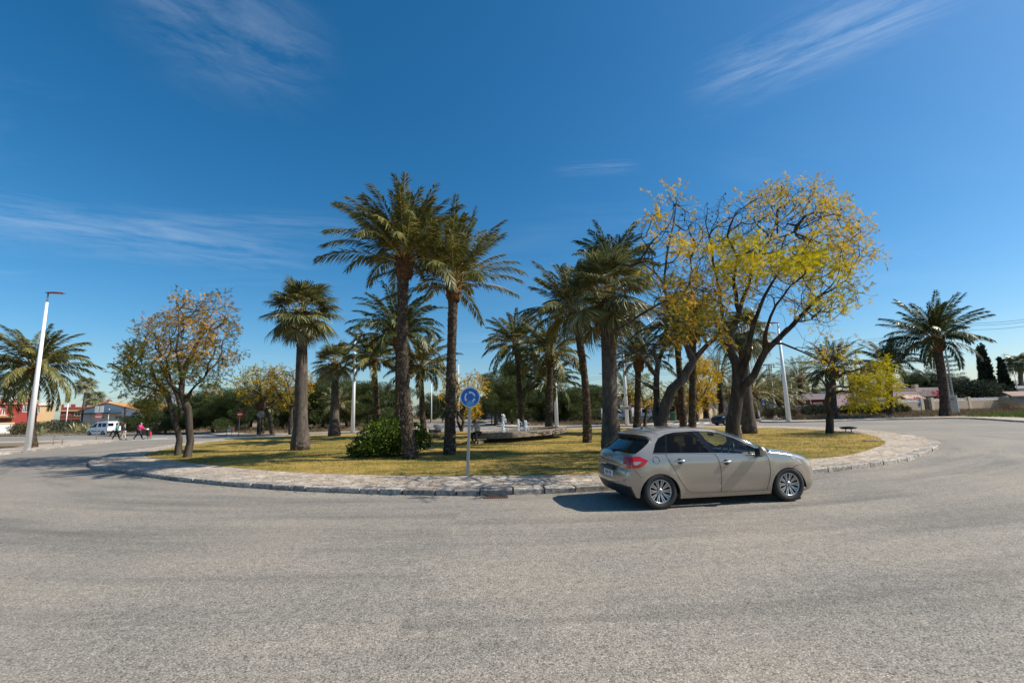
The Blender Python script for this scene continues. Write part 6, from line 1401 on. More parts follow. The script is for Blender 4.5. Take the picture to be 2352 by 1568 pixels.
# pink house and its wall
f = Facade('dusty rose garden wall with white balusters and piers on the right', 'garden wall', 'garden_wall', 1784, 84, 2002, 86); zt = f.uv(1880, 929.5)[1]; zb = f.uv(1880, 937)[1]; ug0, ug1 = f.u(1957), f.u(1972)
f.part('wall', W['rose'], (0, ug0, 0, zb, 0, .28), (ug1, f.L, 0, zb, 0, .28)); cuts = [f.u(p) for p in (1788, 1824, 1868, 1920, 1950, 1975, 2000)]
for a, c in ((0, 1), (1, 2), (2, 3), (3, 4), (5, 6)): f.balusters('balustrade', WP, cuts[a] + .3, cuts[c] - .3, zb + .003, zt, .14, .34, .17)
for c in cuts: f.part('pier', W['rose'], (c - .29, c + .29, 0, zt + .25, -.06, .34))
f.part('steel_gate', M['galv'], (ug0 + .05, ug1 - .05, .1, zt - .1, .08, .16))
f.part('name_plate', M['sign_white'], (f.u(1792), f.u(1797), zb - .75, zb - .3, -.03, -.003))
f = Facade('pink and maroon house with a flat eave and pale garage shutter', 'house', 'pink_house', 1850, 92, 1998, 95); zt = f.uv(1890, 903.5)[1]; ze = f.uv(1880, 917)[1]; um = f.u(1935); u_ = f.u(1910)
f.part('wall', W['maroon'], (0, um, 0, ze - .02, 1.4, 7)); f.part('side_wall', W['pink'], (um + .01, f.L, 0, zt - .2, .9, 7)); f.part('eave', W['mauve'], (-.3, um - .01, ze, zt, 0, 7)); 
for uu in (f.u(1854), f.u(1867)): b = MB(); b.box((uu, .2, ze / 2), (.14, .14, ze - .02)); b.build('porch_post', WP, f.o)
f.part('stone_pier', W['tan'], (um - .9, um - .02, 0, ze - .03, .9, 1.38)); a, c = f.uv(1880, 923), f.uv(1903, 931); f.part('garage_shutter', M['shutter'], (a[0], c[0], .1, a[1], 1.33, 1.395)); a, c = f.uv(1962, 925), f.uv(1972, 935); f.window(a[0], c[0], c[1], a[1], W['beige'], M['pane'], 1, -.85)
f = Facade('pale flat-roofed building behind the small yellow-green tree', 'house', 'flat_roofed_house', 1940, 104, 2052, 104); zt = f.uv(2000, 897)[1]; f.part('wall', W['mauve'], (0, f.L, 0, zt, 0, 8)); f.part('roof_edge', W['white'], (-.2, f.L + .2, zt + .003, zt + .3, -.3, 8.2)); f.window(8, 9.6, zt - 2.4, zt - 1, W['white'], M['pane'])
# garage with white lintel, left of the short palm
f = Facade('grey roller-shutter garage with a pale lintel behind dark bushes', 'garage', 'garage', 1990, 88, 2052, 88); a = f.uv(2020, 921); f.part('wall', W['beige'], (0, f.L, 0, a[1] + .8, 0, 4)); f.part('lintel', W['white'], (.3, f.L - .3, a[1] + .25, a[1] + .6, -.15, -.003)); c = f.uv(2005, 927); f.part('roller_shutter', M['galv'], (f.u(1998), f.u(2036), .1, c[1], -.06, -.003))
# ornate pale wall with dark door
f = Facade('long pale garden wall with pierced ornamental blocks and a black door on the right', 'garden wall', 'garden_wall', 2050, 74, 2344, 80); zt = f.uv(2130, 916)[1]; zb = f.uv(2130, 921)[1]; d0, d1 = f.u(2125.5), f.u(2142); g0, g1 = f.u(2050), f.u(2070)
f.part('wall', W['tan'], (g1, d0, 0, zb, 0, .3), (d1, f.L, 0, zb, 0, .3)); b = MB()
for (s, e) in ((f.u(2075), f.u(2119)), (f.u(2150), f.u(2170)), (f.u(2196), f.u(2228)), (f.u(2236), f.u(2318))):
    f.box(b, s, e, zb + .003, zb + .07, .06, .24); f.box(b, s, e, zt - .07, zt, .06, .24); n = max(2, int((e - s) / 1.05)); w_ = (e - s) / n; hh = zt - zb
    for i in range(n):
        x = s + i * w_
        for sx in (-1, 1):
            pts = [(x + w_ / 2 + sx * w_ * .5 * (1 - sin(t)), .15, zb + hh * (.5 + .40 * cos(t))) for t in np.linspace(0, pi, 7)]; b.tube(pts, .06, 5)
        pts = [(x + w_ * t_, .15, zb + hh / 2) for t_ in (0, .3)]; b.tube(pts, .07, 5); b.tube([(x + w_ * .7, .15, zb + hh / 2), (x + w_, .15, zb + hh / 2)], .07, 5)
b.build('pierced_blocks', W['white'], f.o)
for p in (2070, 2122, 2146, 2173, 2193, 2232, 2320, 2343): c = f.u(p); f.part('pier', W['sand'], (c - .3, c + .3, 0, zt + .22, -.04, .36))
dr = f.part('door', M['black_matt'], (d0 + .31, d1 - .31, .05, zt - .1, .08, .16)); b = MB(); b.lathe([(.06, -.02), (.07, .0), (.03, .05)], ((d0 + d1) / 2 + .5, .07, 1.0), 8); b.build('handle', M['galv'], dr)
f.part('letter_box', M['sign_blue'], (d0 - 1.0, d0 - .6, zb - .6, zb - .15, -.1, -.003)); f.part('dark_gateway', M['black_matt'], (g0, g1 - .31, 0, zb - .1, .1, .2))
# house with striped awnings
f = Facade('peach house with striped awnings and a grey roof terrace', 'house', 'peach_house', 2046, 92, 2238, 97); zt = f.uv(2100, 893)[1]; ze = f.uv(2100, 901)[1]
f.part('wall', W['beige'], (0, f.L, 0, ze - .8, 0, 9)); f.part('terrace_wall', W['mauve'], (0, f.L, ze - .795, ze + .2, -.4, .3)); b = MB(); a, c = f.u(2056), f.u(2110); n = 20
f.box(b, a, c, zt - .12, zt, -.1, .1)
for i in range(n): x = a + (c - a) * i / n; w_ = (c - a) / n; b.tube([(x + w_ / 2 + w_ * .42 * cos(t), 0, (ze + .2 + zt) / 2 + (zt - ze - .35) * .42 * sin(t)) for t in np.linspace(0, 2 * pi, 9)], .06, 4, cap=False)
b.build('terrace_balustrade', W['sand'], f.o); f.part('roof_block', W['mauve'], (f.u(2112), f.L, ze + .205, zt + .3, 1, 9))
Ms = NT('striped_canvas'); v = Ms.coord('Object'); wv = Ms.n('TexWave', bands_direction='X', wave_profile='SIN', ins={'Scale': 1.35}); Ms.set(wv.inputs['Vector'], v); M['stripe'] = Ms.done(Ms.pbr(Ms.ramp(wv.outputs['Fac'], [(.45, (.28, .07, .03)), (.55, (.62, .52, .40))]), .85))
for p0, p1, py in ((2062, 2106, 907.5), (2150, 2196, 905.5)):
    a, c = f.uv(p0, py), f.uv(p1, py); b = MB(); V = [(a[0], -.41, a[1]), (c[0], -.41, a[1]), (c[0], -1.6, a[1] - .7), (a[0], -1.6, a[1] - .7), (a[0], -1.6, a[1] - 1.0), (c[0], -1.6, a[1] - 1.0)]; b.add(V, [(3, 2, 1, 0), (4, 5, 2, 3)]); b.add([(x, y, z - .03) for x, y, z in V], [(0, 1, 2, 3), (3, 2, 5, 4)]); b.build('striped_awning', M['stripe'], f.o)
a, c = f.uv(2074, 914), f.uv(2092, 923); f.window(a[0], c[0], c[1], a[1], WP, M['shutter'], 6); a, c = f.uv(2106, 911), f.uv(2123, 919); f.window(a[0], c[0], c[1], a[1], W['brick'], M['pane'], 1)
c = at(2115, 903, 95); st = f.part('chimney', W['tan'], (f.u(2114), f.u(2122), ze + .21, f.uv(2118, 882)[1], .2, .95))
b = MB(); b.lathe([(.02, .0), (.5, .12), (.55, .16)], (f.L - 3, 3, zt + 1.0), 14, M=Matrix.Rotation(1.2, 3, 'X')); b.tube([(f.L - 3, 3, zt + .3), (f.L - 3, 3, zt + 1.0)], .05, 6); b.build('satellite_dish', W['white'], f.o)
f = Facade('small roof of pale ridged tiles with a dish above the peach house', 'house', 'tiled_house', 2040, 108, 2090, 108); zt = f.uv(2060, 891)[1]; z2 = f.uv(2060, 882)[1]; f.part('wall', W['white'], (0, f.L, 0, zt, 0, 6)); b = MB(); V = [(-.3, -.4, zt), (f.L + .2, -.4, zt), (f.L - .8, 4, z2 + .6), (-.3, 4, z2 + .6)]; V += [(x, y, z + .15) for x, y, z in V]; b.add(V, [(3, 2, 1, 0), (4, 5, 6, 7), (0, 1, 5, 4), (1, 2, 6, 5), (2, 3, 7, 6), (3, 0, 4, 7)]); b.build('roof', M['tile_pale'], f.o)
b = MB(); b.lathe([(.02, 0), (.42, .1), (.46, .14)], (f.L - 1.3, 1.5, zt + 1.9), 14, M=Matrix.Rotation(1.35, 3, 'X')); b.tube([(f.L - 1.3, 1.5, zt + .6), (f.L - 1.3, 1.5, zt + 1.9)], .05, 6); b.build('satellite_dish', W['white'], f.o)
# bougainvillea over the wall
rg2 = np.random.default_rng(55); cc = at(2136, 908, 79); V, F = blob_mass([(np.array([x, 0, z]), (1.2, .8, .7)) for x, z in ((-2.2, .2), (-.6, .6), (1, .3), (3, .1), (4.6, -.1))], 900, .3, rg2, BLADE); bo = link('climbing_shrub', npmesh('stems', V, F, M['dry_brush'])); bo.location = (cc[0], 79, cc[2] - .3); tag(bo, 'sprawling bare climber with red blossoms above the black garden door', 'climbing plant')
V, F = blob_mass([(np.array([x, -.2, z]), (.45, .35, .3)) for x, z in ((-2.6, -.3), (.9, .7), (1.6, .2))], 160, .24, rg2, LEAF); link('blossoms', npmesh('blossoms', V, F, leafmat('red_blossoms', [(0, (.4, .01, .04)), (1, (.7, .05, .12))])), bo)
# tiled shed at the right edge
f = Facade('small shed with ridged tile roof and blue shutter at the right edge', 'shed', 'tiled_shed', 2322, 78, 2400, 80); zt = f.uv(2340, 900)[1]; ze = f.uv(2340, 910)[1]; z3 = f.uv(2340, 925)[1]; f.part('wall', W['tan'], (0, f.L, 0, ze, 0, 4)); b = MB(); V = [(.1, -.5, ze), (f.L, -.5, ze), (f.L, .7, zt), (.1, .7, zt)]; V += [(x, y, z + .15) for x, y, z in V]; b.add(V, [(3, 2, 1, 0), (4, 5, 6, 7), (0, 1, 5, 4), (1, 2, 6, 5), (2, 3, 7, 6), (3, 0, 4, 7)]); b.build('roof', M['tile_pale'], f.o)
b = MB()
for i in range(14): f.box(b, .3 + i * .42, .3 + i * .42 + .3, z3, ze - .15, -.08, -.003)
b.build('slatted_shutter', plain('blue_grey_shutter', (.10, .14, .18), .5), f.o)
f = Facade('low pinkish house behind the tiled shed at the right edge', 'house', 'flat_roofed_house', 2300, 104, 2420, 106); zt = f.uv(2330, 886)[1]; f.part('wall', W['mauve'], (0, f.L, 0, zt - .6, 0, 8)); f.part('roof_edge', W['grey'], (-.3, f.L, zt - .595, zt, -.3, 8.2)); f.window(6, 7.5, zt - 2.6, zt - 1.4, WP, M['pane'])
# far wooded rise at the right
rg2 = np.random.default_rng(66); blobs = []
for i in range(26):
    p = at(2262 + i * 7, 884 - 8 * sin(i * .45) - rg2.uniform(0, 8), 230); blobs.append((np.array([p[0], 230 + rg2.uniform(-10, 10), p[2] * .5]), (7, 5, p[2] * .5)))
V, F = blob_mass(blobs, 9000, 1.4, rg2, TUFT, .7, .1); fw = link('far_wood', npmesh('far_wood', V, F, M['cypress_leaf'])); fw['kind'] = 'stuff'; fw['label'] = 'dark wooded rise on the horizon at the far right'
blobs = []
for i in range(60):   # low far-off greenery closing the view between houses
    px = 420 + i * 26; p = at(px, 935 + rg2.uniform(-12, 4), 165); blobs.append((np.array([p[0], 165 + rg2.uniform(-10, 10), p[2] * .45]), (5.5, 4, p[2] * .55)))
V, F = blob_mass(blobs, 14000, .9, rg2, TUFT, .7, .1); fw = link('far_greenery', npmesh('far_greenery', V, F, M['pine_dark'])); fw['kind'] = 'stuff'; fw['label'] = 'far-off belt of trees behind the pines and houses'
# ------------------------------------------------------------------ vehicles
def cat_rom(P, k):
    P = np.array(P, float); n = len(P); Q = np.vstack([2 * P[0] - P[1], P, 2 * P[-1] - P[-2]]); out = []
    for i in range(n - 1):
        p0, p1, p2, p3 = Q[i:i + 4]
        for j in range(k):
            s = j / k; out.append(.5 * (2 * p1 + (p2 - p0) * s + (2 * p0 - 5 * p1 + 4 * p2 - p3) * s * s + (3 * p1 - p0 - 3 * p2 + p3) * s ** 3))
    out.append(P[-1]); return np.array(out)
def _paint(name, col, metal=.55, rough=.32, coat=.7):
    m = NT(name); v = m.coord('Object'); dirt = m.noise(5, 5, .65, v); sx = m.n('SeparateXYZ'); m.set(sx.inputs[0], v)
    low = m.math('MULTIPLY', m.math('SUBTRACT', .5, sx.outputs[2], clamp=True), 1.1); f = m.math('MULTIPLY', low, dirt)
    c = m.mix(f, col, (.26, .22, .17)); fl = m.noise(900, 2, .5, v); c = m.mix(1.0, c, m.ramp(fl, [(.3, (.93, .93, .93)), (.7, (1.07, 1.07, 1.07))]), 'MULTIPLY')
    r = m.math('ADD', rough, m.math('MULTIPLY', f, .5)); return m.done(m.pbr(c, r, metal, None, .5, coat))
M['sand_paint'] = _paint('sand_metallic_paint', (.39, .34, .28), .55, .2); M['navy_paint'] = _paint('navy_paint', (.006, .010, .022), 0, .3, 0); M['van_paint'] = _paint('white_van_paint', (.78, .79, .80), 0, .25)
def _glass(name, tint, op, ior=1.5):
    m = NT(name); g = m.n('BsdfGlossy', ins={'Color': (1, 1, 1, 1), 'Roughness': .06}); t_ = m.n('BsdfTransparent', ins={'Color': (*tint, 1)}); lw = m.n('LayerWeight', ins={'Blend': .5}); f = m.math('MULTIPLY_ADD', m.math('POWER', lw.outputs['Facing'], 4.0), .8, (ior - 1) ** 2 * .25); d = m.n('BsdfDiffuse', ins={'Color': (.01, .012, .014, 1)})
    a = m.n('MixShader', ins={'Fac': op}); m.t.links.new(t_.outputs[0], a.inputs[1]); m.t.links.new(d.outputs[0], a.inputs[2]); mx = m.n('MixShader'); m.t.links.new(f, mx.inputs[0]); m.t.links.new(a.outputs[0], mx.inputs[1]); m.t.links.new(g.outputs[0], mx.inputs[2]); return m.done(mx.outputs[0])
M['glass'] = _glass('car_glass', (.72, .80, .76), .05, 1.35); M['glass_dark'] = _glass('tinted_car_glass', (.22, .25, .28), .6, 1.15)
M['lens_red'] = plain('tail_lamp_red', (.42, .008, .012), .12, var=.2, coat=.6); M['lens_clear'] = plain('lamp_clear_lens', (.48, .49, .50), .1, .2, var=.25, scale=40, coat=.6)
M['alloy'] = plain('alloy_rim', (.50, .50, .50), .32, .8, var=.1); M['chrome'] = plain('chrome', (.75, .75, .75), .12, 1.0, var=.05); M['seat'] = plain('seat_fabric', (.06, .06, .062), .9); M['gloss_black'] = plain('gloss_black_trim', (.008, .008, .009), .08, var=.1); M['seam'] = plain('panel_gap', (.012, .011, .010), .8)
M['plate_white'] = plain('plate_white', (.72, .72, .70), .4, var=.03); M['plate_blue'] = plain('plate_blue', (.02, .07, .35), .4, var=.05)

def make_car(o, sp):
    """body from a centre profile C, an outline E and a half-width function; side panels are cut from outlines in the side view"""
    prof = sp['prof']; A = np.array([[*c, *e, q] for c, e, q, _ in prof], float); K = sp.get('k', 5); D = cat_rom(A, K); names = []
    for i in range(len(prof) - 1): names += [prof[i][3]] * K
    w = sp['w']; nu = 12; us = np.linspace(0, 1, nu + 1)
    def top_pt(d, u, s):
        cx, cz, ex, ez, q = d; a = u * pi / 2; sy = sin(a) ** q; cc = cos(a) ** q; return (ex + (cx - ex) * cc, s * w(ex, ez) * sy, ez + (cz - ez) * cc)
    parts = {}
    def put(nm, V, F, sm=True):
        parts.setdefault(nm, MB()).add(V, F, 0, sm)
    # top skin
    rows = np.array([[top_pt(d, u, s) for u in us[::-1]][:-1] + [top_pt(d, u, 1) for u in us] if False else [top_pt(d, u, -1) for u in us[::-1]][:-1] + [top_pt(d, u, 1) for u in us] for d in D for s in (1,)])
    nc = rows.shape[1]; cell = {}
    for i in range(len(D) - 1):
        for j in range(nc - 1):
            u = abs((j + .5) - nu) / nu; nm = sp['classify'](names[i], u, D[i], (j < nu))
            cell.setdefault(nm, []).append((i * nc + j, (i + 1) * nc + j, (i + 1) * nc + j + 1, i * nc + j + 1))
    allv = rows.reshape(-1, 3)
    for nm, F in cell.items():
        used = sorted({i for f in F for i in f}); mp = {v: k for k, v in enumerate(used)}; 
        FF = []
        for f in F:
            a, b_, c_, d_ = (allv[i] for i in f); nr = np.cross(c_ - a, d_ - b_); m_ = (a + b_ + c_ + d_) / 4; ref = m_ - np.array((min(max(m_[0], -.1), 2.5), 0, .7)); FF.append(tuple(mp[i] for i in (f if nr @ ref > 0 else f[::-1])))
        put(nm, allv[used], FF)
    # side skins
    outline = [tuple(p) for p in D[:, 2:4]] ; bottom = sp['bottom']; outer = outline + bottom
    loops = [('body', outer)] + sp['panels']; pts = []; edges = []
    def add_loop(lp):
        b = len(pts); dense = []
        n = len(lp)
        for i in range(n):
            a, c = lp[i], lp[(i + 1) % n]; L = hypot(c[0] - a[0], c[1] - a[1]); m = max(1, int(L / .05))
            for j in range(m): dense.append((a[0] + (c[0] - a[0]) * j / m, a[1] + (c[1] - a[1]) * j / m))
        pts.extend(Vector(p) for p in dense); edges.extend((b + i, b + (i + 1) % len(dense)) for i in range(len(dense)))
    for _, lp in loops: add_loop(lp)
    xs = [p[0] for p in outer]; zs = [p[1] for p in outer]; nb_ = len(pts)
    for x in np.arange(min(xs), max(xs), .075):
        for z in np.arange(min(zs), max(zs), .075):
            if inside((x, z), outer) and min(hypot(x + .004 - q.x, z + .003 - q.y) for q in pts[:nb_]) > .03: pts.append(Vector((x + .004, z + .003)))
    vv, ee, ff, *_ = geometry.delaunay_2d_cdt(pts, edges, [], 0, 1e-5)
    groups = {}
    for f in ff:
        c = (sum(vv[i].x for i in f) / len(f), sum(vv[i].y for i in f) / len(f))
        if not inside(c, outer): continue
        nm = 'body'
        for n_, lp in sp['panels']:
            if inside(c, lp): nm = n_
        groups.setdefault(nm, []).append(f)
    for s in (-1, 1):
        for nm, F in groups.items():
            used = sorted({i for f in F for i in f}); mp = {v: k for k, v in enumerate(used)}
            V = [(vv[i].x, s * (w(vv[i].x, vv[i].y) + sp.get('inset', {}).get(nm, 0)), vv[i].y) for i in used]
            FF = [tuple(mp[i] for i in f) for f in F]
            a, b_, c_ = (Vector(V[i]) for i in FF[0]); nr = (b_ - a).cross(c_ - a)
            if nr.y * s < 0: FF = [f[::-1] for f in FF]
            put(nm if nm in sp['merged'] else nm + ('|R' if s < 0 else '|L'), V, FF)
    made = {}
    for nm, mb in parts.items():
        base = nm.split('|')[0]; 
        if base == 'none': continue
        ob = mb.build(base.rstrip('0123456789').rstrip('_'), sp['mats'].get(base, sp['mats']['body']), None); made[nm] = ob
        me = ob.data; import bmesh
        bm = bmesh.new(); bm.from_mesh(me); bmesh.ops.remove_doubles(bm, verts=bm.verts, dist=.0008); bmesh.ops.dissolve_degenerate(bm, edges=bm.edges, dist=.0012)
        bm.to_mesh(me); bm.free(); me.set_sharp_from_angle(angle=radians(48))
    for nm, ob in made.items():
        base = nm.split('|')[0]; par = o
        pn = sp.get('child', {}).get(base)
        if pn: par = made.get(pn + ('|' + nm.split('|')[1] if '|' in nm else ''), o)
        ob.parent = par
    # dark seams
    b = MB()
    for s in (-1, 1):
        for ln in sp['seams']:
            P = cat_rom(ln, 4) if len(ln) > 2 else np.array(ln); b.tube([(x, s * (w(x, z) + .001), z) for x, z in P], .0035, 4, cap=False)
    for (nm, u0, u1) in sp.get('top_seams', []):
        idx = [i for i in range(len(names)) if names[i] == nm]; i0 = idx[0]
        b.tube([Vector(top_pt(D[i0], abs(u), 1 if u > 0 else -1)) + Vector((0, 0, .001)) for u in np.linspace(u0, u1, 17)], .0035, 4, cap=False)
    b.build('panel_gaps', M['seam'], o)
    return made, D, top_pt
def wheel_parts(o, x, y, r, rr, wd, s, spokes=10, twin=True, name='wheel'):
    h = bpy.data.objects.new(name, None); COL.objects.link(h); h.parent = o
    R_ = Matrix.Rotation(-s * pi / 2, 3, 'X')   # lathe axis z -> sideways outward
    b = MB(); b.lathe([(rr * .98, -wd / 2), (r * .93, -wd / 2), (r, -wd / 2 + .03), (r, wd / 2 - .03), (r * .985, wd / 2 - .012), (r * .90, wd / 2), (rr * 1.02, wd / 2 - .004), (rr * .98, wd / 2 - .02)], (x, y, r), 40, M=R_, cap=False)
    t_ = b.build('tyre', M['rubber'], h)
    b = MB(); f0 = wd / 2 - .012; b.lathe([(rr * .99, -wd / 2 + .01), (rr * .99, f0), (rr * .93, f0 + .004), (rr * .90, f0 - .03), (rr * .90, -wd / 2 + .01)], (x, y, r), 40, M=R_, cap=False)
    for k in range(spokes):
        for e in ((-.055, .055) if twin else (0,)):
            a = 2 * pi * k / spokes + e * 1.6; a2 = 2 * pi * k / spokes + e * 2.0; p0 = Vector((cos(a) * rr * .2, sin(a) * rr * .2, f0 - .03)); p1 = Vector((cos(a2) * rr * .92, sin(a2) * rr * .92, f0 - .008)); dr = (p1 - p0); sd = dr.cross(Vector((0, 0, 1))).normalized(); wq = .0085 if twin else .02; V = []
            for p, k_ in ((p0, .9), (p1, 1.15)): V += [R_ @ (p + sd * wq * k_) + Vector((x, y, r)), R_ @ (p - sd * wq * k_) + Vector((x, y, r)), R_ @ (p - sd * wq * k_ - Vector((0, 0, .03))) + Vector((x, y, r)), R_ @ (p + sd * wq * k_ - Vector((0, 0, .03))) + Vector((x, y, r))]
            b.add(V, [(0, 1, 5, 4), (1, 2, 6, 5), (2, 3, 7, 6), (3, 0, 4, 7), (4, 5, 6, 7)])
    b.lathe([(.001, f0 - .05), (rr * .24, f0 - .045), (rr * .24, f0 - .018), (rr * .16, f0 - .008), (.001, f0 - .006)], (x, y, r), 20, M=R_); b.build('rim', M['alloy'], h)
    b = MB(); b.lathe([(.001, -.02), (rr * .88, -.02), (rr * .88, -.012), (.001, -.012)], (x, y, r), 24, M=R_); b.build('brake_disc', M['dark_metal'], h)
    b = MB()
    for dz in (.012, -.012):
        pts = [R_ @ Vector((px_, py_, f0 - .003)) + Vector((x, y, r)) for px_, py_ in ((-.024, dz - .012), (0, dz + .008), (.024, dz - .012))]; b.tube(pts, .0045, 4)
    for k in range(4): a = pi / 4 + k * pi / 2; b.lathe([(.001, -.01), (.011, -.01), (.011, .008), (.001, .01)], Vector((x, y, r)) + R_ @ Vector((cos(a) * rr * .32, sin(a) * rr * .32, f0 - .03)), 8, M=R_)
    b.build('hub_cap', M['black_plastic'], h)
    return h
def well(o, x, y0, y1, r, z, name='wheel_arch'):
    b = MB(); n = 16; V = []
    for yy in (y0, y1):
        for i in range(n + 1): a = pi * i / n; V.append((x + cos(a) * r, yy, z + sin(a) * r))
    b.add(V, [(i, i + 1, n + 2 + i, n + 1 + i) for i in range(n)], 0, True); b.add([V[i] for i in range(n + 1)], [tuple(range(n + 1))]); b.build(name, M['black_matt'], o)
def arch(x, r, z, zb, n=14): return [(x + cos(pi * i / n) * r, z + sin(pi * i / n) * r) for i in range(n + 1)]
def interp(x, xs, ys): return float(np.interp(x, xs, ys))

# --- the sand-coloured hatchback (x forward from the rear axle, z up, near side y<0)
def w_hatch(x, z):
    p = interp(x, [-.85, -.62, -.3, .3, 1.3, 2.2, 2.7, 3.0, 3.25, 3.55], [.74, .815, .862, .885, .895, .89, .872, .83, .75, .6])
    g = interp(z, [.15, .22, .35, .55, .72, .80, .86, .93, 1.0, 1.15, 1.30, 1.40], [.925, .955, .985, 1.0, 1.0, .997, .985, .955, .925, .835, .735, .66])
    # flare round the wheels and a scooped crease low on the doors
    fl = .014 * (math.exp(-((hypot(x, z - .31) - .38) / .07) ** 2) + math.exp(-((hypot(x - 2.608, z - .31) - .38) / .07) ** 2))
    cr = -.014 * math.exp(-((z - .41) / .055) ** 2) * (1 if .5 < x < 2.1 else 0) * min(1, max(0, (2.1 - x) * 3)) * min(1, max(0, (x - .5) * 3)) + .008 * math.exp(-((z - .845 + .02 * x) / .02) ** 2)
    return p * g + fl + cr
prof = [((3.42, .17), (2.90, .165), 1, 'front_bumper'), ((3.50, .24), (2.97, .22), 1, 'front_bumper'), ((3.53, .40), (3.02, .40), 1, 'front_bumper'), ((3.52, .56), (3.01, .56), 1, 'front_bumper'), ((3.49, .66), (2.97, .655), 1, 'nose'), ((3.41, .745), (2.90, .755), 1, 'hood'), ((3.2, .83), (2.78, .815), .95, 'hood'), ((2.9, .905), (2.62, .853), .9, 'hood'), ((2.6, .955), (2.42, .882), .85, 'hood'), ((2.40, .985), (2.22, .905), .8, 'windscreen'),
        ((2.0, 1.165), (1.99, 1.03), .72, 'windscreen'), ((1.6, 1.325), (1.63, 1.205), .66, 'windscreen'), ((1.28, 1.388), (1.36, 1.315), .62, 'roof'), ((.9, 1.418), (.9, 1.362), .58, 'roof'), ((.5, 1.428), (.55, 1.358), .56, 'roof'), ((.2, 1.412), (.27, 1.335), .56, 'roof'), ((-.02, 1.372), (.14, 1.30), .58, 'spoiler'), ((-.26, 1.315), (.0, 1.262), .62, 'spoiler_lip'), ((-.265, 1.275), (-.01, 1.225), .62, 'spoiler_lip'), ((-.22, 1.245), (-.02, 1.195), .64, 'rear_glass'),
        ((-.27, 1.20), (-.075, 1.14), .68, 'rear_glass'), ((-.41, 1.085), (-.23, 1.05), .74, 'rear_glass'), ((-.51, .99), (-.38, .98), .8, 'tailgate'), ((-.58, .90), (-.455, .91), .85, 'tailgate'), ((-.615, .80), (-.505, .80), .88, 'tailgate'), ((-.61, .735), (-.52, .73), .88, 'tailgate'), ((-.60, .705), (-.52, .70), .88, 'rear_bumper'), ((-.62, .66), (-.53, .66), .88, 'rear_bumper'), ((-.64, .55), (-.54, .55), .88, 'rear_bumper'), ((-.635, .42), (-.535, .42), .88, 'rear_skirt'), ((-.60, .33), (-.50, .33), .88, 'rear_skirt'), ((-.54, .23), (-.45, .23), .88, 'rear_skirt')]
def cls_hatch(nm, u, d, neg):
    if nm == 'windscreen': return 'windscreen' if u < .90 else 'body'
    if nm == 'rear_glass': return 'rear_window' if u < .93 else 'body'
    if nm == 'spoiler_lip': return 'spoiler_lip'
    if nm == 'rear_skirt': return 'rear_skirt'
    if nm == 'hood' and u > .80 and d[0] > 3.12: return 'headlight|R' if neg else 'headlight|L'
    if nm == 'tailgate' and (u > .66 and .735 < d[1] < .945 or u > .46 and .80 < d[1] < .93): return 'tail_lamp|R' if neg else 'tail_lamp|L'
    return 'body'
R0 = .315; za_ = .315; ra = .385
bottom_h = [(-.38, .20)] + arch(0, ra, .24, .17)[::-1] + [(.44, .165), (2.16, .16)] + arch(2.608, ra, .24, .17)[::-1] + [(2.99 - .0, .16)]
bottom_h = [(-.44, .215), (-ra, .21)] + [(cos(pi - pi * i / 14) * ra, .24 + sin(pi * i / 14) * ra) for i in range(15)] + [(ra + .005, .165), (2.608 - ra - .005, .16)] + [(2.608 + cos(pi - pi * i / 14) * ra, .24 + sin(pi * i / 14) * ra) for i in range(15)] + [(2.608 + ra - .098, .165)]
bottom_h = bottom_h[:-1] + [(2.992, .168)] if False else bottom_h[:-1]
# in the side view the front arch ends inside the bumper corner
rd = [(.17, .972), (.19, .86), (.28, .70), (.40, .48), (.52, .32), (.63, .258), (1.19, .247), (1.205, .50), (1.185, .78), (1.125, .945)]
fd = [(1.13, .944), (1.19, .78), (1.21, .50), (1.195, .247), (2.13, .235), (2.205, .50), (2.225, .66), (2.215, .80), (2.175, .885)]
win_rq = [(-.045, 1.0), (.03, 1.13), (.12, 1.225), (.265, 1.285), (.165, .992)]
win_rd = [(.195, .985), (.30, 1.292), (.45, 1.318), (.86, 1.332), (1.03, .965), (.6, .975)]
win_fd = [(1.16, .957), (.985, 1.330), (1.18, 1.320), (1.36, 1.288), (1.60, 1.195), (1.72, 1.140), (1.83, .915)]
win_ft = [(1.865, .915), (1.755, 1.118), (1.90, 1.035), (2.13, .918), (2.165, .893)]
trim = [(-.075, .985), (.02, 1.145), (.115, 1.245), (.28, 1.308), (.46, 1.337), (.90, 1.350), (1.19, 1.336), (1.37, 1.302), (1.62, 1.205), (1.93, 1.04), (2.205, .885), (1.85, .902), (1.15, .945), (.17, .976)]
tail = [(-.478, .885), (-.462, .93), (-.43, .945), (-.34, .935), (-.20, .865), (-.27, .79), (-.40, .735), (-.512, .735)]
tail_w = [(-.47, .848), (-.36, .853), (-.325, .84), (-.40, .795), (-.445, .785), (-.475, .805)]
hl = [(2.80, .808), (2.90, .752), (2.965, .66), (2.86, .70), (2.74, .775), (2.68, .82)]
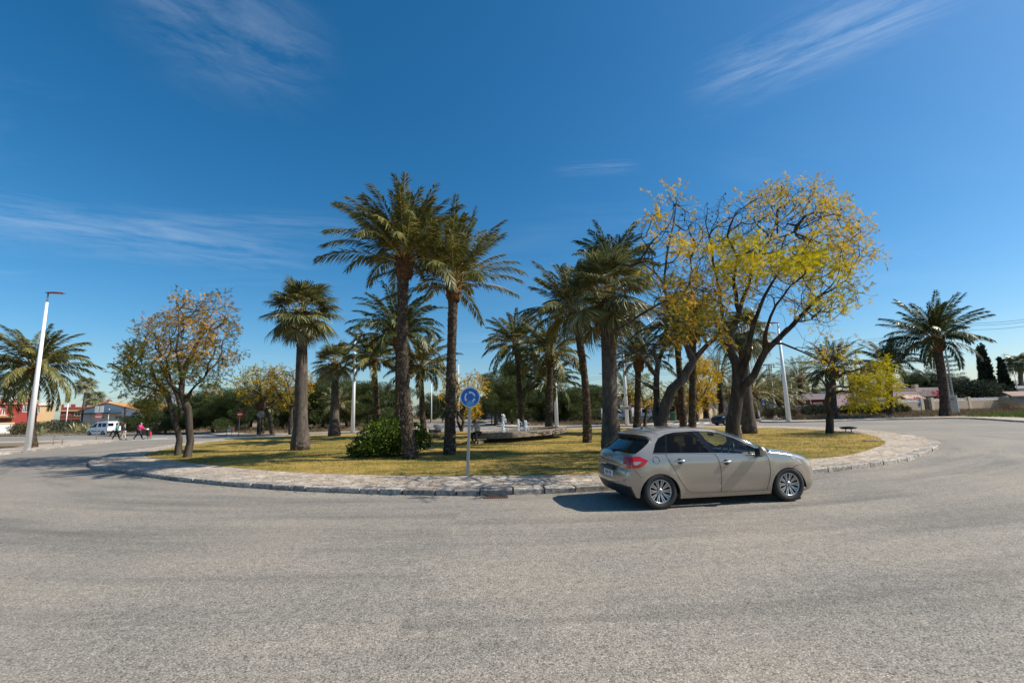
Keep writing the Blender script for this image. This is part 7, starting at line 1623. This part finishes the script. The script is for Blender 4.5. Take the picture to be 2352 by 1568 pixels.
def hatch(o, paint, detail=True):
    sp = dict(prof=prof, w=w_hatch, bottom=bottom_h, classify=cls_hatch, k=4, panels=[('door_1', rd), ('door_2', fd), ('trim', trim), ('window_1', win_rq), ('window_2', win_rd), ('window_3', win_fd), ('window_4', win_ft), ('tail_lamp', tail), ('reverse_lens', tail_w), ('headlight', hl)],
              merged={'body'}, inset={'trim': -.004, 'window_1': -.008, 'window_2': -.008, 'window_3': -.008, 'window_4': -.008, 'tail_lamp': .006, 'reverse_lens': .008, 'headlight': .004}, child={'reverse_lens': 'tail_lamp', 'window_3': 'door_2', 'window_2': 'door_1'},
              mats={'body': paint, 'door_1': paint, 'door_2': paint, 'trim': M['gloss_black'], 'window_1': M['glass_dark'], 'window_2': M['glass_dark'], 'window_3': M['glass'], 'window_4': M['glass'], 'windscreen': M['glass'], 'rear_window': M['glass_dark'], 'spoiler_lip': M['black_plastic'], 'rear_skirt': M['black_plastic'], 'tail_lamp': M['lens_red'], 'reverse_lens': M['lens_clear'], 'headlight': M['lens_clear']},
              seams=[[(.17, .972), (.19, .86), (.28, .70), (.40, .48), (.52, .32), (.63, .258)], [(.63, .258), (1.19, .247)], [(1.195, .247), (2.13, .235)], [(1.128, .944), (1.188, .78), (1.208, .50), (1.193, .247)], [(2.175, .885), (2.215, .80), (2.225, .66), (2.205, .50), (2.13, .235)], [(2.68, .60), (2.80, .655), (2.95, .665)], [(-.34, .56), (-.42, .66), (-.48, .73)], [(-.04 + cos(a) * .062, .865 + sin(a) * .062) for a in np.linspace(0, 2 * pi, 13)]],
              top_seams=[('hood', -.8, .8), ('spoiler', -1, 1), ('rear_bumper', -1, 1)])
    made, D, top_pt = make_car(o, sp)
    for x in (0, 2.608):
        for s in (-1, 1):
            well(o, x, s * .6, s * .845, ra - .004, .24); wheel_parts(o, x, s * .775, R0, .213, .205, s)
    # interior
    b = MB(); b.box((1.15, 0, .30), (3.3, 1.3, .12)); b.box((-.15, 0, .70), (.5, 1.2, .45)); b.box((3.0, 0, .45), (.5, 1.2, .45)); b.box((2.62, 0, .6), (.3, 1.0, .4)); b.build('floor_tub', M['black_matt'], o)
    b = MB(); V = []
    for d in D[48:64]:
        for u in np.linspace(-.9, .9, 9): p = top_pt(d, abs(u), 1 if u > 0 else -1); V.append((p[0], p[1], p[2] - .035))
    b.add(V, [(i * 9 + j, i * 9 + j + 1, (i + 1) * 9 + j + 1, (i + 1) * 9 + j) for i in range(15) for j in range(8)], 0, True); b.build('headliner', M['seat'], o)
    b = MB(); b.box((2.05, 0, .80), (.5, 1.35, .22), bev=.08); b.box((2.25, 0, .86), (.5, 1.3, .08), bev=.03); b.build('dashboard', M['black_plastic'], o)
    for x, ys in ((1.12, (-.36, .36)), (.28, (-.38, .38))):
        for y in ys:
            b = MB(); b.box((x + .2, y, .5), (.5, .48, .2), bev=.07); b.box((x - .1, y, .80), (.16, .46, .6), bev=.07, M=Matrix.Rotation(-.25, 3, 'Y')); b.box((x - .21, y, 1.17), (.10, .26, .18), bev=.045); b.box((x - .19, y, 1.07), (.03, .1, .1)); b.build('seat', M['seat'], o)
    b = MB(); Rw = Matrix.Rotation(-1.1, 3, 'Y'); b.tube([Rw @ Vector((cos(a) * .18, sin(a) * .18, 0)) + Vector((1.72, -.36, .94)) for a in np.linspace(0, 2 * pi, 20)], .017, 6, cap=False)
    for a in (0, 2.4, 3.9): b.tube([Vector((1.74, -.36, .93)), Rw @ Vector((cos(a) * .17, sin(a) * .17, 0)) + Vector((1.72, -.36, .94))], .015, 5)
    b.build('steering_wheel', M['black_plastic'], o)
    b = MB(); b.box((1.62, 0, 1.235), (.02, .22, .06), bev=.01); b.build('rear_view_mirror', M['black_plastic'], o)
    # door handles, mirrors, aerial, wiper
    for s in (-1, 1):
        for nm, x in (('door_1', .42), ('door_2', 1.335)):
            dr = made[nm + ('|R' if s < 0 else '|L')]; z = .838 if nm == 'door_1' else .787; y = w_hatch(x, z); b = MB(); b.tube([(x - .105, s * (y + .004), z), (x - .08, s * (y + .03), z + .002), (x + .06, s * (y + .034), z), (x + .105, s * (y + .004), z - .004)], [.010, .016, .016, .010], 8); h = b.build('handle', M['chrome'] if detail else paint, dr)
            b = MB(); b.lathe([(.001, 0), (.055, .0), (.05, .003), (.001, .004)], (x - .01, s * (y + .001), z - .008), 16, M=Matrix.Rotation(-s * pi / 2, 3, 'X')); b.build('handle_cup', M['black_plastic'], dr)
        dr = made['door_2' + ('|R' if s < 0 else '|L')]; y = w_hatch(1.98, .88); b = MB(); b.box((1.99, s * (y + .135), .955), (.17, .18, .165), bev=.06); mr = b.build('mirror', paint, dr)
        b = MB(); b.box((1.904, s * (y + .13), .955), (.014, .14, .125), bev=.006); b.build('mirror_glass', M['black_plastic'], dr); b = MB(); b.box((1.99, s * (y + .05), .875), (.08, .14, .04), bev=.012); b.build('mirror_arm', M['black_plastic'], dr)
        yf = w_hatch(2.93, .36); b = MB(); b.box((3.03, s * (yf - .055), .36), (.09, .06, .15), bev=.02); b.build('fog_lamp', M['black_plastic'], o)
        b = MB(); b.tube([(x, s * (w_hatch(x, z) + .004), z) for x, z in ((2.18, .880), (1.85, .898), (1.15, .942), (.17, .972), (-.07, .982))], .006, 5); b.build('chrome_strip', M['chrome'], o)
    b = MB(); b.tube([(.12, 0, 1.41), (-.08, 0, 1.54)], [.006, .003], 5); b.lathe([(.045, 0), (.03, .03), (.006, .04)], (.13, 0, 1.385), 12); b.build('aerial', M['black_plastic'], o)
    b = MB(); b.tube([(-.515, -.02, 1.01), (-.465, -.32, 1.05)], [.012, .006], 6); b.box((-.525, 0, 1.0), (.05, .09, .04), bev=.012); b.build('rear_wiper', M['black_plastic'], o)
    b = MB(); b.box((-.268, 0, 1.295), (.012, .3, .022)); b.build('brake_light', M['lens_red'], o)
    return made
def number_plate(o, x, z, txt, rz=0):
    b = MB(); b.box((x, 0, z), (.012, .52, .11), bev=.004); p = b.build('number_plate', M['plate_white'], o); b = MB(); b.box((x - .0075, .238, z), (.002, .04, .105)); b.build('blue_band', M['plate_blue'], p)
    tx = link('lettering', text_mesh(txt, .088, M['black_plastic'], .001), p); tx.rotation_euler = (pi / 2, 0, -pi / 2); tx.location = (x - .0085, -.02, z)
rr_ = G(1516, 1168); fr_ = G(1810, 1149.5); ang = atan2(fr_[1] - rr_[1], fr_[0] - rr_[0])
car = thing('parked_car', 'sand-coloured metallic hatchback driving right along the kerb in the foreground', 'car', (0, 0, 0), ang)
car.name = 'hatchback_car'
SCX = .972; car.scale = (SCX,) * 3; off = .79 * SCX; car.location = (rr_[0] - sin(ang) * off, rr_[1] + cos(ang) * off, 0)
hatch(car, M['sand_paint']); number_plate(car, -.648, .585, '0601 HS')
b = MB(); b.box((-.64, 0, .685), (.06, .62, .05), bev=.015); b.build('plate_recess', M['black_plastic'], car)
b = MB()
for dz in (.018, -.018):
    for s in (-1, 1): b.tube([(-.597, s * .055, .865 + dz - .022), (-.603, 0, .865 + dz + .012)], .008, 5)
b.build('chevron_badge', M['chrome'], car)
tx = link('badge_lettering', text_mesh('HDi', .05, M['chrome'], .002), car); tx.rotation_euler = (pi / 2, 0, -pi / 2); tx.location = (-.612, -.5, .765)
# dark hatchback on the far side of the roundabout: heading left
g = G(1655, 977); blue = thing('hatchback_car', 'dark navy hatchback heading left across the far side of the roundabout', 'car', (g[0] + 2.7, g[1] + .9, 0), pi + .12); blue.scale = (.90, .96, 1.0); hatch(blue, M['navy_paint'], False)

# --- vans
def van(o, paint, windows=True, scale=1.0):
    def w_van(x, z):
        p = interp(x, [-.85, -.7, -.3, 2.6, 3.0, 3.4], [.76, .82, .84, .85, .80, .64]); g = interp(z, [.18, .3, .5, .95, 1.05, 1.4, 1.78], [.94, .97, 1, 1, .985, .93, .85]); return p * g
    P = [((3.3, .20), (2.98, .2), 1, 'bumper'), ((3.38, .45), (3.0, .42), 1, 'bumper'), ((3.36, .62), (2.98, .62), 1, 'nose'), ((3.25, .80), (2.9, .78), .9, 'hood'), ((2.9, .98), (2.7, .92), .85, 'hood'), ((2.55, 1.08), (2.45, 1.02), .8, 'windscreen'), ((2.1, 1.42), (2.1, 1.32), .7, 'windscreen'), ((1.75, 1.66), (1.8, 1.56), .65, 'roof'), ((1.3, 1.78), (1.4, 1.68), .6, 'roof'), ((.4, 1.83), (.4, 1.74), .55, 'roof'), ((-.5, 1.80), (-.45, 1.72), .55, 'roof'), ((-.70, 1.76), (-.62, 1.66), .6, 'rear'), ((-.76, 1.58), (-.66, 1.55), .8, 'rear_glass'), ((-.79, 1.15), (-.69, 1.15), .85, 'rear'), ((-.80, .75), (-.70, .75), .85, 'rear'), ((-.80, .55), (-.70, .55), .85, 'rear_bumper'), ((-.84, .52), (-.71, .52), .85, 'rear_bumper'), ((-.83, .30), (-.70, .30), .85, 'rear_bumper'), ((-.75, .22), (-.62, .22), .85, 'rear_bumper')]
    def cls(nm, u, d, neg):
        if nm == 'windscreen': return 'windscreen' if u < .9 else 'body'
        if nm == 'rear_glass' and windows: return 'rear_window' if .12 < u < .80 else 'body'
        if nm == 'rear' and u > .84 and d[1] < 1.2: return 'tail_lamp|R' if neg else 'tail_lamp|L'
        if nm == 'rear_bumper': return 'rear_bumper'
        if nm == 'hood' and d[0] > 3.0 and u > .6: return 'headlight|R' if neg else 'headlight|L'
        return 'body'
    bt = [(-.45, .22)] + [(cos(pi - pi * i / 12) * .36, .24 + sin(pi * i / 12) * .36) for i in range(13)] + [(.4, .2), (2.2, .2)] + [(2.6 + cos(pi - pi * i / 12) * .36, .24 + sin(pi * i / 12) * .36) for i in range(13)]
    fdw = [(1.32, 1.06), (1.32, 1.58), (1.62, 1.56), (1.80, 1.46), (2.28, 1.07)]; pan = [('door', [(1.25, .3), (1.25, 1.64), (1.6, 1.62), (1.84, 1.48), (2.36, 1.02), (2.30, .6), (2.2, .3)]), ('window_1', fdw)]
    if windows: pan += [('window_2', [(.42, 1.08), (.42, 1.58), (1.15, 1.58), (1.15, 1.08)]), ('window_3', [(-.45, 1.10), (-.40, 1.56), (.28, 1.58), (.28, 1.09)])]
    pan += [('side_strip', [(.42, .50), (.42, .60), (2.18, .60), (2.18, .50)])]
    sp = dict(prof=P, w=w_van, bottom=bt, classify=cls, k=4, panels=pan, merged={'body'}, inset={'window_1': -.008, 'window_2': -.006, 'window_3': -.006, 'side_strip': .012}, child={'window_1': 'door'},
              mats={'body': paint, 'door': paint, 'windscreen': M['glass_dark'], 'rear_window': M['glass_dark'], 'window_1': M['glass_dark'], 'window_2': M['glass_dark'], 'window_3': M['glass_dark'], 'tail_lamp': M['lens_red'], 'rear_bumper': M['dark_metal'], 'headlight': M['lens_clear'], 'side_strip': M['dark_metal']},
              seams=[[(1.25, .3), (1.25, 1.64)], [(2.36, 1.02), (2.30, .6), (2.2, .3)], [(.35, .3), (.35, 1.64)], [(1.25, .3), (2.2, .3)]], top_seams=[])
    made, D, tp = make_car(o, sp)
    for x in (0, 2.6):
        for s in (-1, 1): well(o, x, s * .58, s * .81, .357, .24); wheel_parts(o, x, s * .745, .31, .19, .19, s, 6, False)
    b = MB(); b.box((1.2, 0, .32), (3.4, 1.3, .12)); b.build('floor_tub', M['black_matt'], o)
    for s in (-1, 1): b = MB(); b.box((2.18, s * .95, 1.12), (.12, .16, .22), bev=.04); b.build('mirror', M['black_plastic'], o); b = MB(); b.box((1.42, s * .862, .95), (.16, .03, .035), bev=.012); b.build('handle', M['black_plastic'], o)
    if windows:
        b = MB()
        for s in (-1, 1): b.tube([(-.3, s * .6, 1.84), (-.2, s * .6, 1.90), (1.0, s * .6, 1.90), (1.1, s * .6, 1.84)], .02, 6)
        b.build('roof_rails', M['dark_metal'], o)
        number_plate(o, -.85, .64, '')if False else None
    return made
g = G(243, 998.5); v_ = thing('white_van', 'white passenger van with side windows parked at the roadside behind the no-entry sign', 'van', (g[0], g[1] + .6, 0), pi - .27); v_.scale = (1.0, 1.05, 1.0); van(v_, M['van_paint'], True)
c = at(1430, 958, 63); v_ = thing('white_van', 'white van half hidden behind the thick dark fan palm, only its front showing', 'van', (c[0] - 2.3, 63.6, .1), .1); van(v_, M['van_paint'], False)
c = at(1490, 959, 62); v_ = thing('white_van', 'white panel van seen between a palm and the leaning tree', 'van', (c[0] - 2.2, 62.8, .1), .1); van(v_, M['van_paint'], False)
c = at(1862 - 50, 938, 100)
# parked scooters near the concrete block of the tower
def scooter(label, px, py, Y, rz, mat):
    c = at(px, py, Y); o = thing('motor_scooter', label, 'scooter', (c[0], Y, .1), rz, 'scooters by the side street')
    for x in (-.6, .6): 
        b = MB(); b.tube([(x + cos(a) * .21, 0, .25 + sin(a) * .21) for a in np.linspace(0, 2 * pi, 17)], .05, 6, cap=False); b.build('wheel', M['rubber'], o)
    b = MB(); b.box((-.35, 0, .55), (.7, .3, .32), bev=.1); b.box((.1, 0, .33), (.5, .28, .08), bev=.03); b.box((.45, 0, .65), (.12, .34, .6), bev=.05, M=Matrix.Rotation(-.3, 3, 'Y')); b.build('bodywork', mat, o); b = MB(); b.box((-.35, 0, .76), (.66, .26, .1), bev=.04); b.build('seat', M['black_plastic'], o); b = MB(); b.tube([(.58, 0, .3), (.36, 0, 1.0)], .03, 6); b.tube([(.36, -.32, 1.02), (.36, .32, 1.02)], .018, 6); b.build('handlebar', M['dark_metal'], o)
scooter('pale scooter parked at the side street beside the tower block', 1763, 947, 68, 1.2, M['white_car']); scooter('black scooter parked at the side street right of the pale one', 1770.5, 947, 67, 1.0, M['black_plastic'])
# ------------------------------------------------------------------ people: one skinned body each, clothing as shells over it
def skin(verts, edges, radii, sub=1, root=0):
    me = bpy.data.meshes.new('s'); me.from_pydata([tuple(v) for v in verts], edges, []); ob = bpy.data.objects.new('s', me); COL.objects.link(ob)
    md = ob.modifiers.new('k', 'SKIN'); md.use_smooth_shade = True
    for i, r in enumerate(radii):
        sv = me.skin_vertices[0].data[i]; sv.radius = (r, r) if not isinstance(r, tuple) else r; sv.use_root = (i == root)
    if sub: sm = ob.modifiers.new('u', 'SUBSURF'); sm.levels = sub; sm.render_levels = sub
    out = bpy.data.meshes.new_from_object(ob.evaluated_get(bpy.context.evaluated_depsgraph_get())); bpy.data.objects.remove(ob); bpy.data.meshes.remove(me)
    for p in out.polygons: p.use_smooth = True
    return out
M['skin'] = plain('skin', (.50, .29, .20), .55, var=.08, scale=20); M['hair_grey'] = plain('grey_hair', (.28, .26, .25), .7, var=.3, scale=40); M['hair_auburn'] = plain('auburn_hair', (.26, .09, .03), .5, var=.35, scale=30); M['hair_brown'] = plain('brown_hair', (.12, .06, .03), .6, var=.3, scale=40)
def cloth(n, c): return plain(n, c, .85, var=.18, scale=12, bump=.2)
def hand(V, E, R, wrist, d, side):
    """palm and five unequal curled fingers continuing from the wrist vertex"""
    d = Vector(d).normalized(); s = Vector(side).normalized(); n = d.cross(s); w_ = Vector(V[wrist]); V.append(w_ + d * .07); E.append((wrist, len(V) - 1)); R.append((.032, .018)); palm = len(V) - 1
    for k, (o_, L) in enumerate(((-.030, .062), (-.010, .075), (.010, .07), (.030, .055))):
        a = w_ + d * .10 + s * o_; b_ = a + d * L * .55 + n * .008; c = b_ + d * L * .35 + n * .026
        for q, p in ((palm, a), (None, b_), (None, c)): V.append(p); E.append((len(V) - 2 if q is None else q, len(V) - 1)); R.append(.0085)
    a = w_ + d * .035 - s * .042; V.append(a); E.append((wrist, len(V) - 1)); R.append(.010); V.append(a + d * .04 - s * .012 + n * .015); E.append((len(V) - 2, len(V) - 1)); R.append(.009)
def person(label, loc, rz, J, cols, hair='grey', long_hair=False, coat=.0, hscale=1.0):
    """J: joints in metres, facing +x, left is +y"""
    o = thing('person', label, 'person', loc, rz); o.scale = (hscale,) * 3; g = lambda k: Vector(J[k])
    V = [g('pelvis'), g('waist'), g('chest'), g('neck'), g('head0'), g('head1')]; E = [(0, 1), (1, 2), (2, 3), (3, 4), (4, 5)]; R = [(.15, .115), (.135, .10), (.16, .115), .052, (.072, .082), (.066, .074)]
    for s in ('l', 'r'):
        i = len(V); V += [g('sh' + s), g('el' + s), g('wr' + s)]; E += [(2, i), (i, i + 1), (i + 1, i + 2)]; R += [.062, .043, .027]; hand(V, E, R, i + 2, g('wr' + s) - g('el' + s), (0, 1 if s == 'l' else -1, .2))
        i = len(V); V += [g('hip' + s), g('kn' + s), g('an' + s), g('to' + s)]; E += [(0, i), (i, i + 1), (i + 1, i + 2), (i + 2, i + 3)]; R += [.088, .058, .04, .033]
    me = skin(V, E, R); me.materials.append(M['skin']); link('body', me, o)
    V = [g('pelvis') + Vector((0, 0, -coat)), g('waist'), g('chest'), g('neck') - Vector((0, 0, .035))]; E = [(0, 1), (1, 2), (2, 3)]; R = [(.185, .15), (.165, .13), (.185, .145), .07]
    for s in ('l', 'r'): i = len(V); V += [g('sh' + s), g('el' + s), g('el' + s).lerp(g('wr' + s), .88)]; E += [(2, i), (i, i + 1), (i + 1, i + 2)]; R += [.082, .06, .046]
    me = skin(V, E, R); me.materials.append(cols[0]); link('jacket', me, o)
    V = [g('pelvis')]; E = []; R = [(.165, .135)]
    for s in ('l', 'r'): i = len(V); V += [g('hip' + s) - Vector((0, 0, .02)), g('kn' + s), g('an' + s) + Vector((0, 0, .02))]; E += [(0, i), (i, i + 1), (i + 1, i + 2)]; R += [.108, .08, .066]
    me = skin(V, E, R); me.materials.append(cols[1]); link('trousers', me, o)
    for s in ('l', 'r'): me = skin([g('an' + s) - Vector((.03, 0, .02)), g('an' + s).lerp(g('to' + s), .6), g('to' + s) + (g('to' + s) - g('an' + s)) * .35], [(0, 1), (1, 2)], [.046, .044, .034]); me.materials.append(cols[2]); link('shoe', me, o)
    h0, h1 = g('head0'), g('head1'); up = (h1 - h0).normalized(); fw = Vector(J.get('face', (1, 0, 0))).normalized(); sd = up.cross(fw); c = h0.lerp(h1, .5)
    b = MB(); b.tube([c + fw * .078 + up * .02, c + fw * .108 - up * .022, c + fw * .08 - up * .03], [.008, .016, .010], 6); b.build('nose', M['skin'], o)
    for s in (-1, 1):
        b = MB(); b.lathe([(.001, -.011), (.011, 0), (.001, .011)], c + fw * .083 + sd * s * .032 + up * .024, 8); b.build('eye', M['sign_white'], o); b = MB(); b.lathe([(.001, -.028), (.014, -.01), (.018, .012), (.001, .03)], c + sd * s * .083, 8); b.build('ear', M['skin'], o)
    b = MB(); b.tube([c + fw * .082 - up * .058 - sd * .024, c + fw * .089 - up * .06, c + fw * .082 - up * .058 + sd * .024], .006, 5); b.build('mouth', plain('lips', (.35, .10, .09), .5), o)
    hv = [c + up * .02 - fw * .03, h1 + up * .015 - fw * .012, h1 - up * .0 + fw * .03]; hr = [(.088, .092), (.080, .084), .05]; he = [(0, 1), (1, 2)]
    if long_hair: hv += [c - fw * .05 - up * .12, c - fw * .03 - up * .3]; hr += [.085, .05]; he += [(0, 3), (3, 4)]
    me = skin(hv, he, hr); me.materials.append(M['hair_' + hair]); link('hair', me, o)
    return o
def walk(st=.28, lean=.04, arm=.12, h=1.0, fwd=None):
    J = dict(pelvis=(0, 0, .90), waist=(lean * .3, 0, 1.05), chest=(lean, 0, 1.26), neck=(lean * 1.5, 0, 1.44), head0=(lean * 1.8 + .01, 0, 1.50), head1=(lean * 2 + .015, 0, 1.62), shl=(lean, .18, 1.36), shr=(lean, -.18, 1.36), ell=(lean - arm * .6, .24, 1.10), elr=(lean + arm * .5, -.24, 1.10), wrl=(lean - arm, .25, .88), wrr=(lean + arm * 1.5, -.24, .90), hipl=(0, .09, .86), hipr=(0, -.09, .86), knl=(st * .55, .09, .48), knr=(-st * .2, -.09, .47), anl=(st, .09, .09), anr=(-st * 1.05, -.09, .12), tol=(st + .13, .09, .04), tor=(-st * 1.05 + .12, -.09, .035))
    if fwd: J.update(fwd)
    return J
navy, teal, pinkc, blackc = cloth('navy_cloth', (.015, .022, .05)), cloth('teal_cloth', (.06, .20, .22)), cloth('pink_cloth', (.62, .03, .20)), cloth('black_cloth', (.015, .015, .017)); beige = cloth('beige_cloth', (.46, .39, .32)); brown = cloth('dark_brown_cloth', (.05, .04, .035))
g = G(266, 1009.8); person('person in a teal jacket and dark trousers walking past the white van', (g[0], g[1], 0), .35, walk(.26), [teal, brown, blackc], 'grey', coat=.1, hscale=.97)
g2 = G(282.5, 1009.4); person('person in a navy jacket and beige trousers walking behind the teal one', (g2[0], g2[1], 0), .3, walk(.16, .02, .06), [navy, beige, blackc], 'brown', coat=.12, hscale=.92)
g3 = G(317, 1009); person('person in a bright pink top pushing a shopping trolley over the crossing', (g3[0], g3[1], 0), .05, walk(.34, .10, 0, fwd=dict(ell=(.30, .2, 1.14), elr=(.30, -.2, 1.14), wrl=(.56, .14, 1.06), wrr=(.56, -.14, 1.06))), [pinkc, navy, blackc], 'grey', coat=.0, hscale=.95)
# walking stick bag of the first person and the shopping trolley
o = thing('long_bag', 'long dark bag hanging at the side of the person in teal', 'bag', (g[0] - .42, g[1] - .15, 0), .3); b = MB(); b.tube([(.18, 0, .95), (-.05, 0, .42)], [.05, .065], 8); b.build('bag_body', brown, o); b = MB(); b.tube([(.18, 0, .95), (.33, .05, 1.25), (.22, .1, .9)], .012, 5); b.build('strap', blackc, o)
o = thing('shopping_trolley', 'black wheeled shopping trolley with a red pocket pushed by the person in pink', 'trolley', (g3[0] + .92, g3[1], 0), .05); b = MB(); b.box((.05, 0, .60), (.32, .34, .62), bev=.06, M=Matrix.Rotation(-.12, 3, 'Y')); b.build('bag_body', blackc, o); b = MB(); b.box((.245, 0, .5), (.08, .26, .36), bev=.03); b.build('front_pocket', plain('trolley_red', (.45, .02, .05), .7), o)
b = MB(); b.tube([(.1, .13, .12), (-.12, .13, .7), (-.36, .13, 1.03), (-.36, -.13, 1.03), (-.12, -.13, .7), (.1, -.13, .12)], .014, 6); b.build('frame', M['dark_metal'], o); b = MB(); b.box((-.1, 0, .95), (.2, .22, .16), bev=.04); b.build('white_bag', M['sign_white'], o)
for y in (-.18, .18):
    for x in (.14, -.1): b = MB(); b.tube([(x + cos(a) * .07, y, .085 + sin(a) * .07) for a in np.linspace(0, 2 * pi, 13)], .015, 5, cap=False); b.build('wheel', M['rubber'], o)
# seated woman at the fountain
c = at(1097, 1000, 24.6); J = dict(pelvis=(0, 0, .62), waist=(.04, 0, .76), chest=(.16, 0, .94), neck=(.27, 0, 1.06), head0=(.32, 0, 1.08), head1=(.40, 0, 1.17), shl=(.14, .17, 1.0), shr=(.14, -.17, 1.0), ell=(.26, .24, .78), elr=(.28, -.22, .78), wrl=(.44, .12, .74), wrr=(.46, -.1, .74), hipl=(.02, .09, .58), hipr=(.02, -.09, .58), knl=(.44, .12, .56), knr=(.44, -.12, .56), anl=(.38, .12, .12), anr=(.36, -.12, .12), tol=(.52, .12, .05), tor=(.5, -.12, .05), face=(.75, 0, -.6))
person('person with long auburn hair bending over on the left end of the fountain rim', (c[0], 24.75, .10), -2.0, J, [cloth('cream_cloth', (.60, .52, .44)), blackc, brown], 'auburn', True)
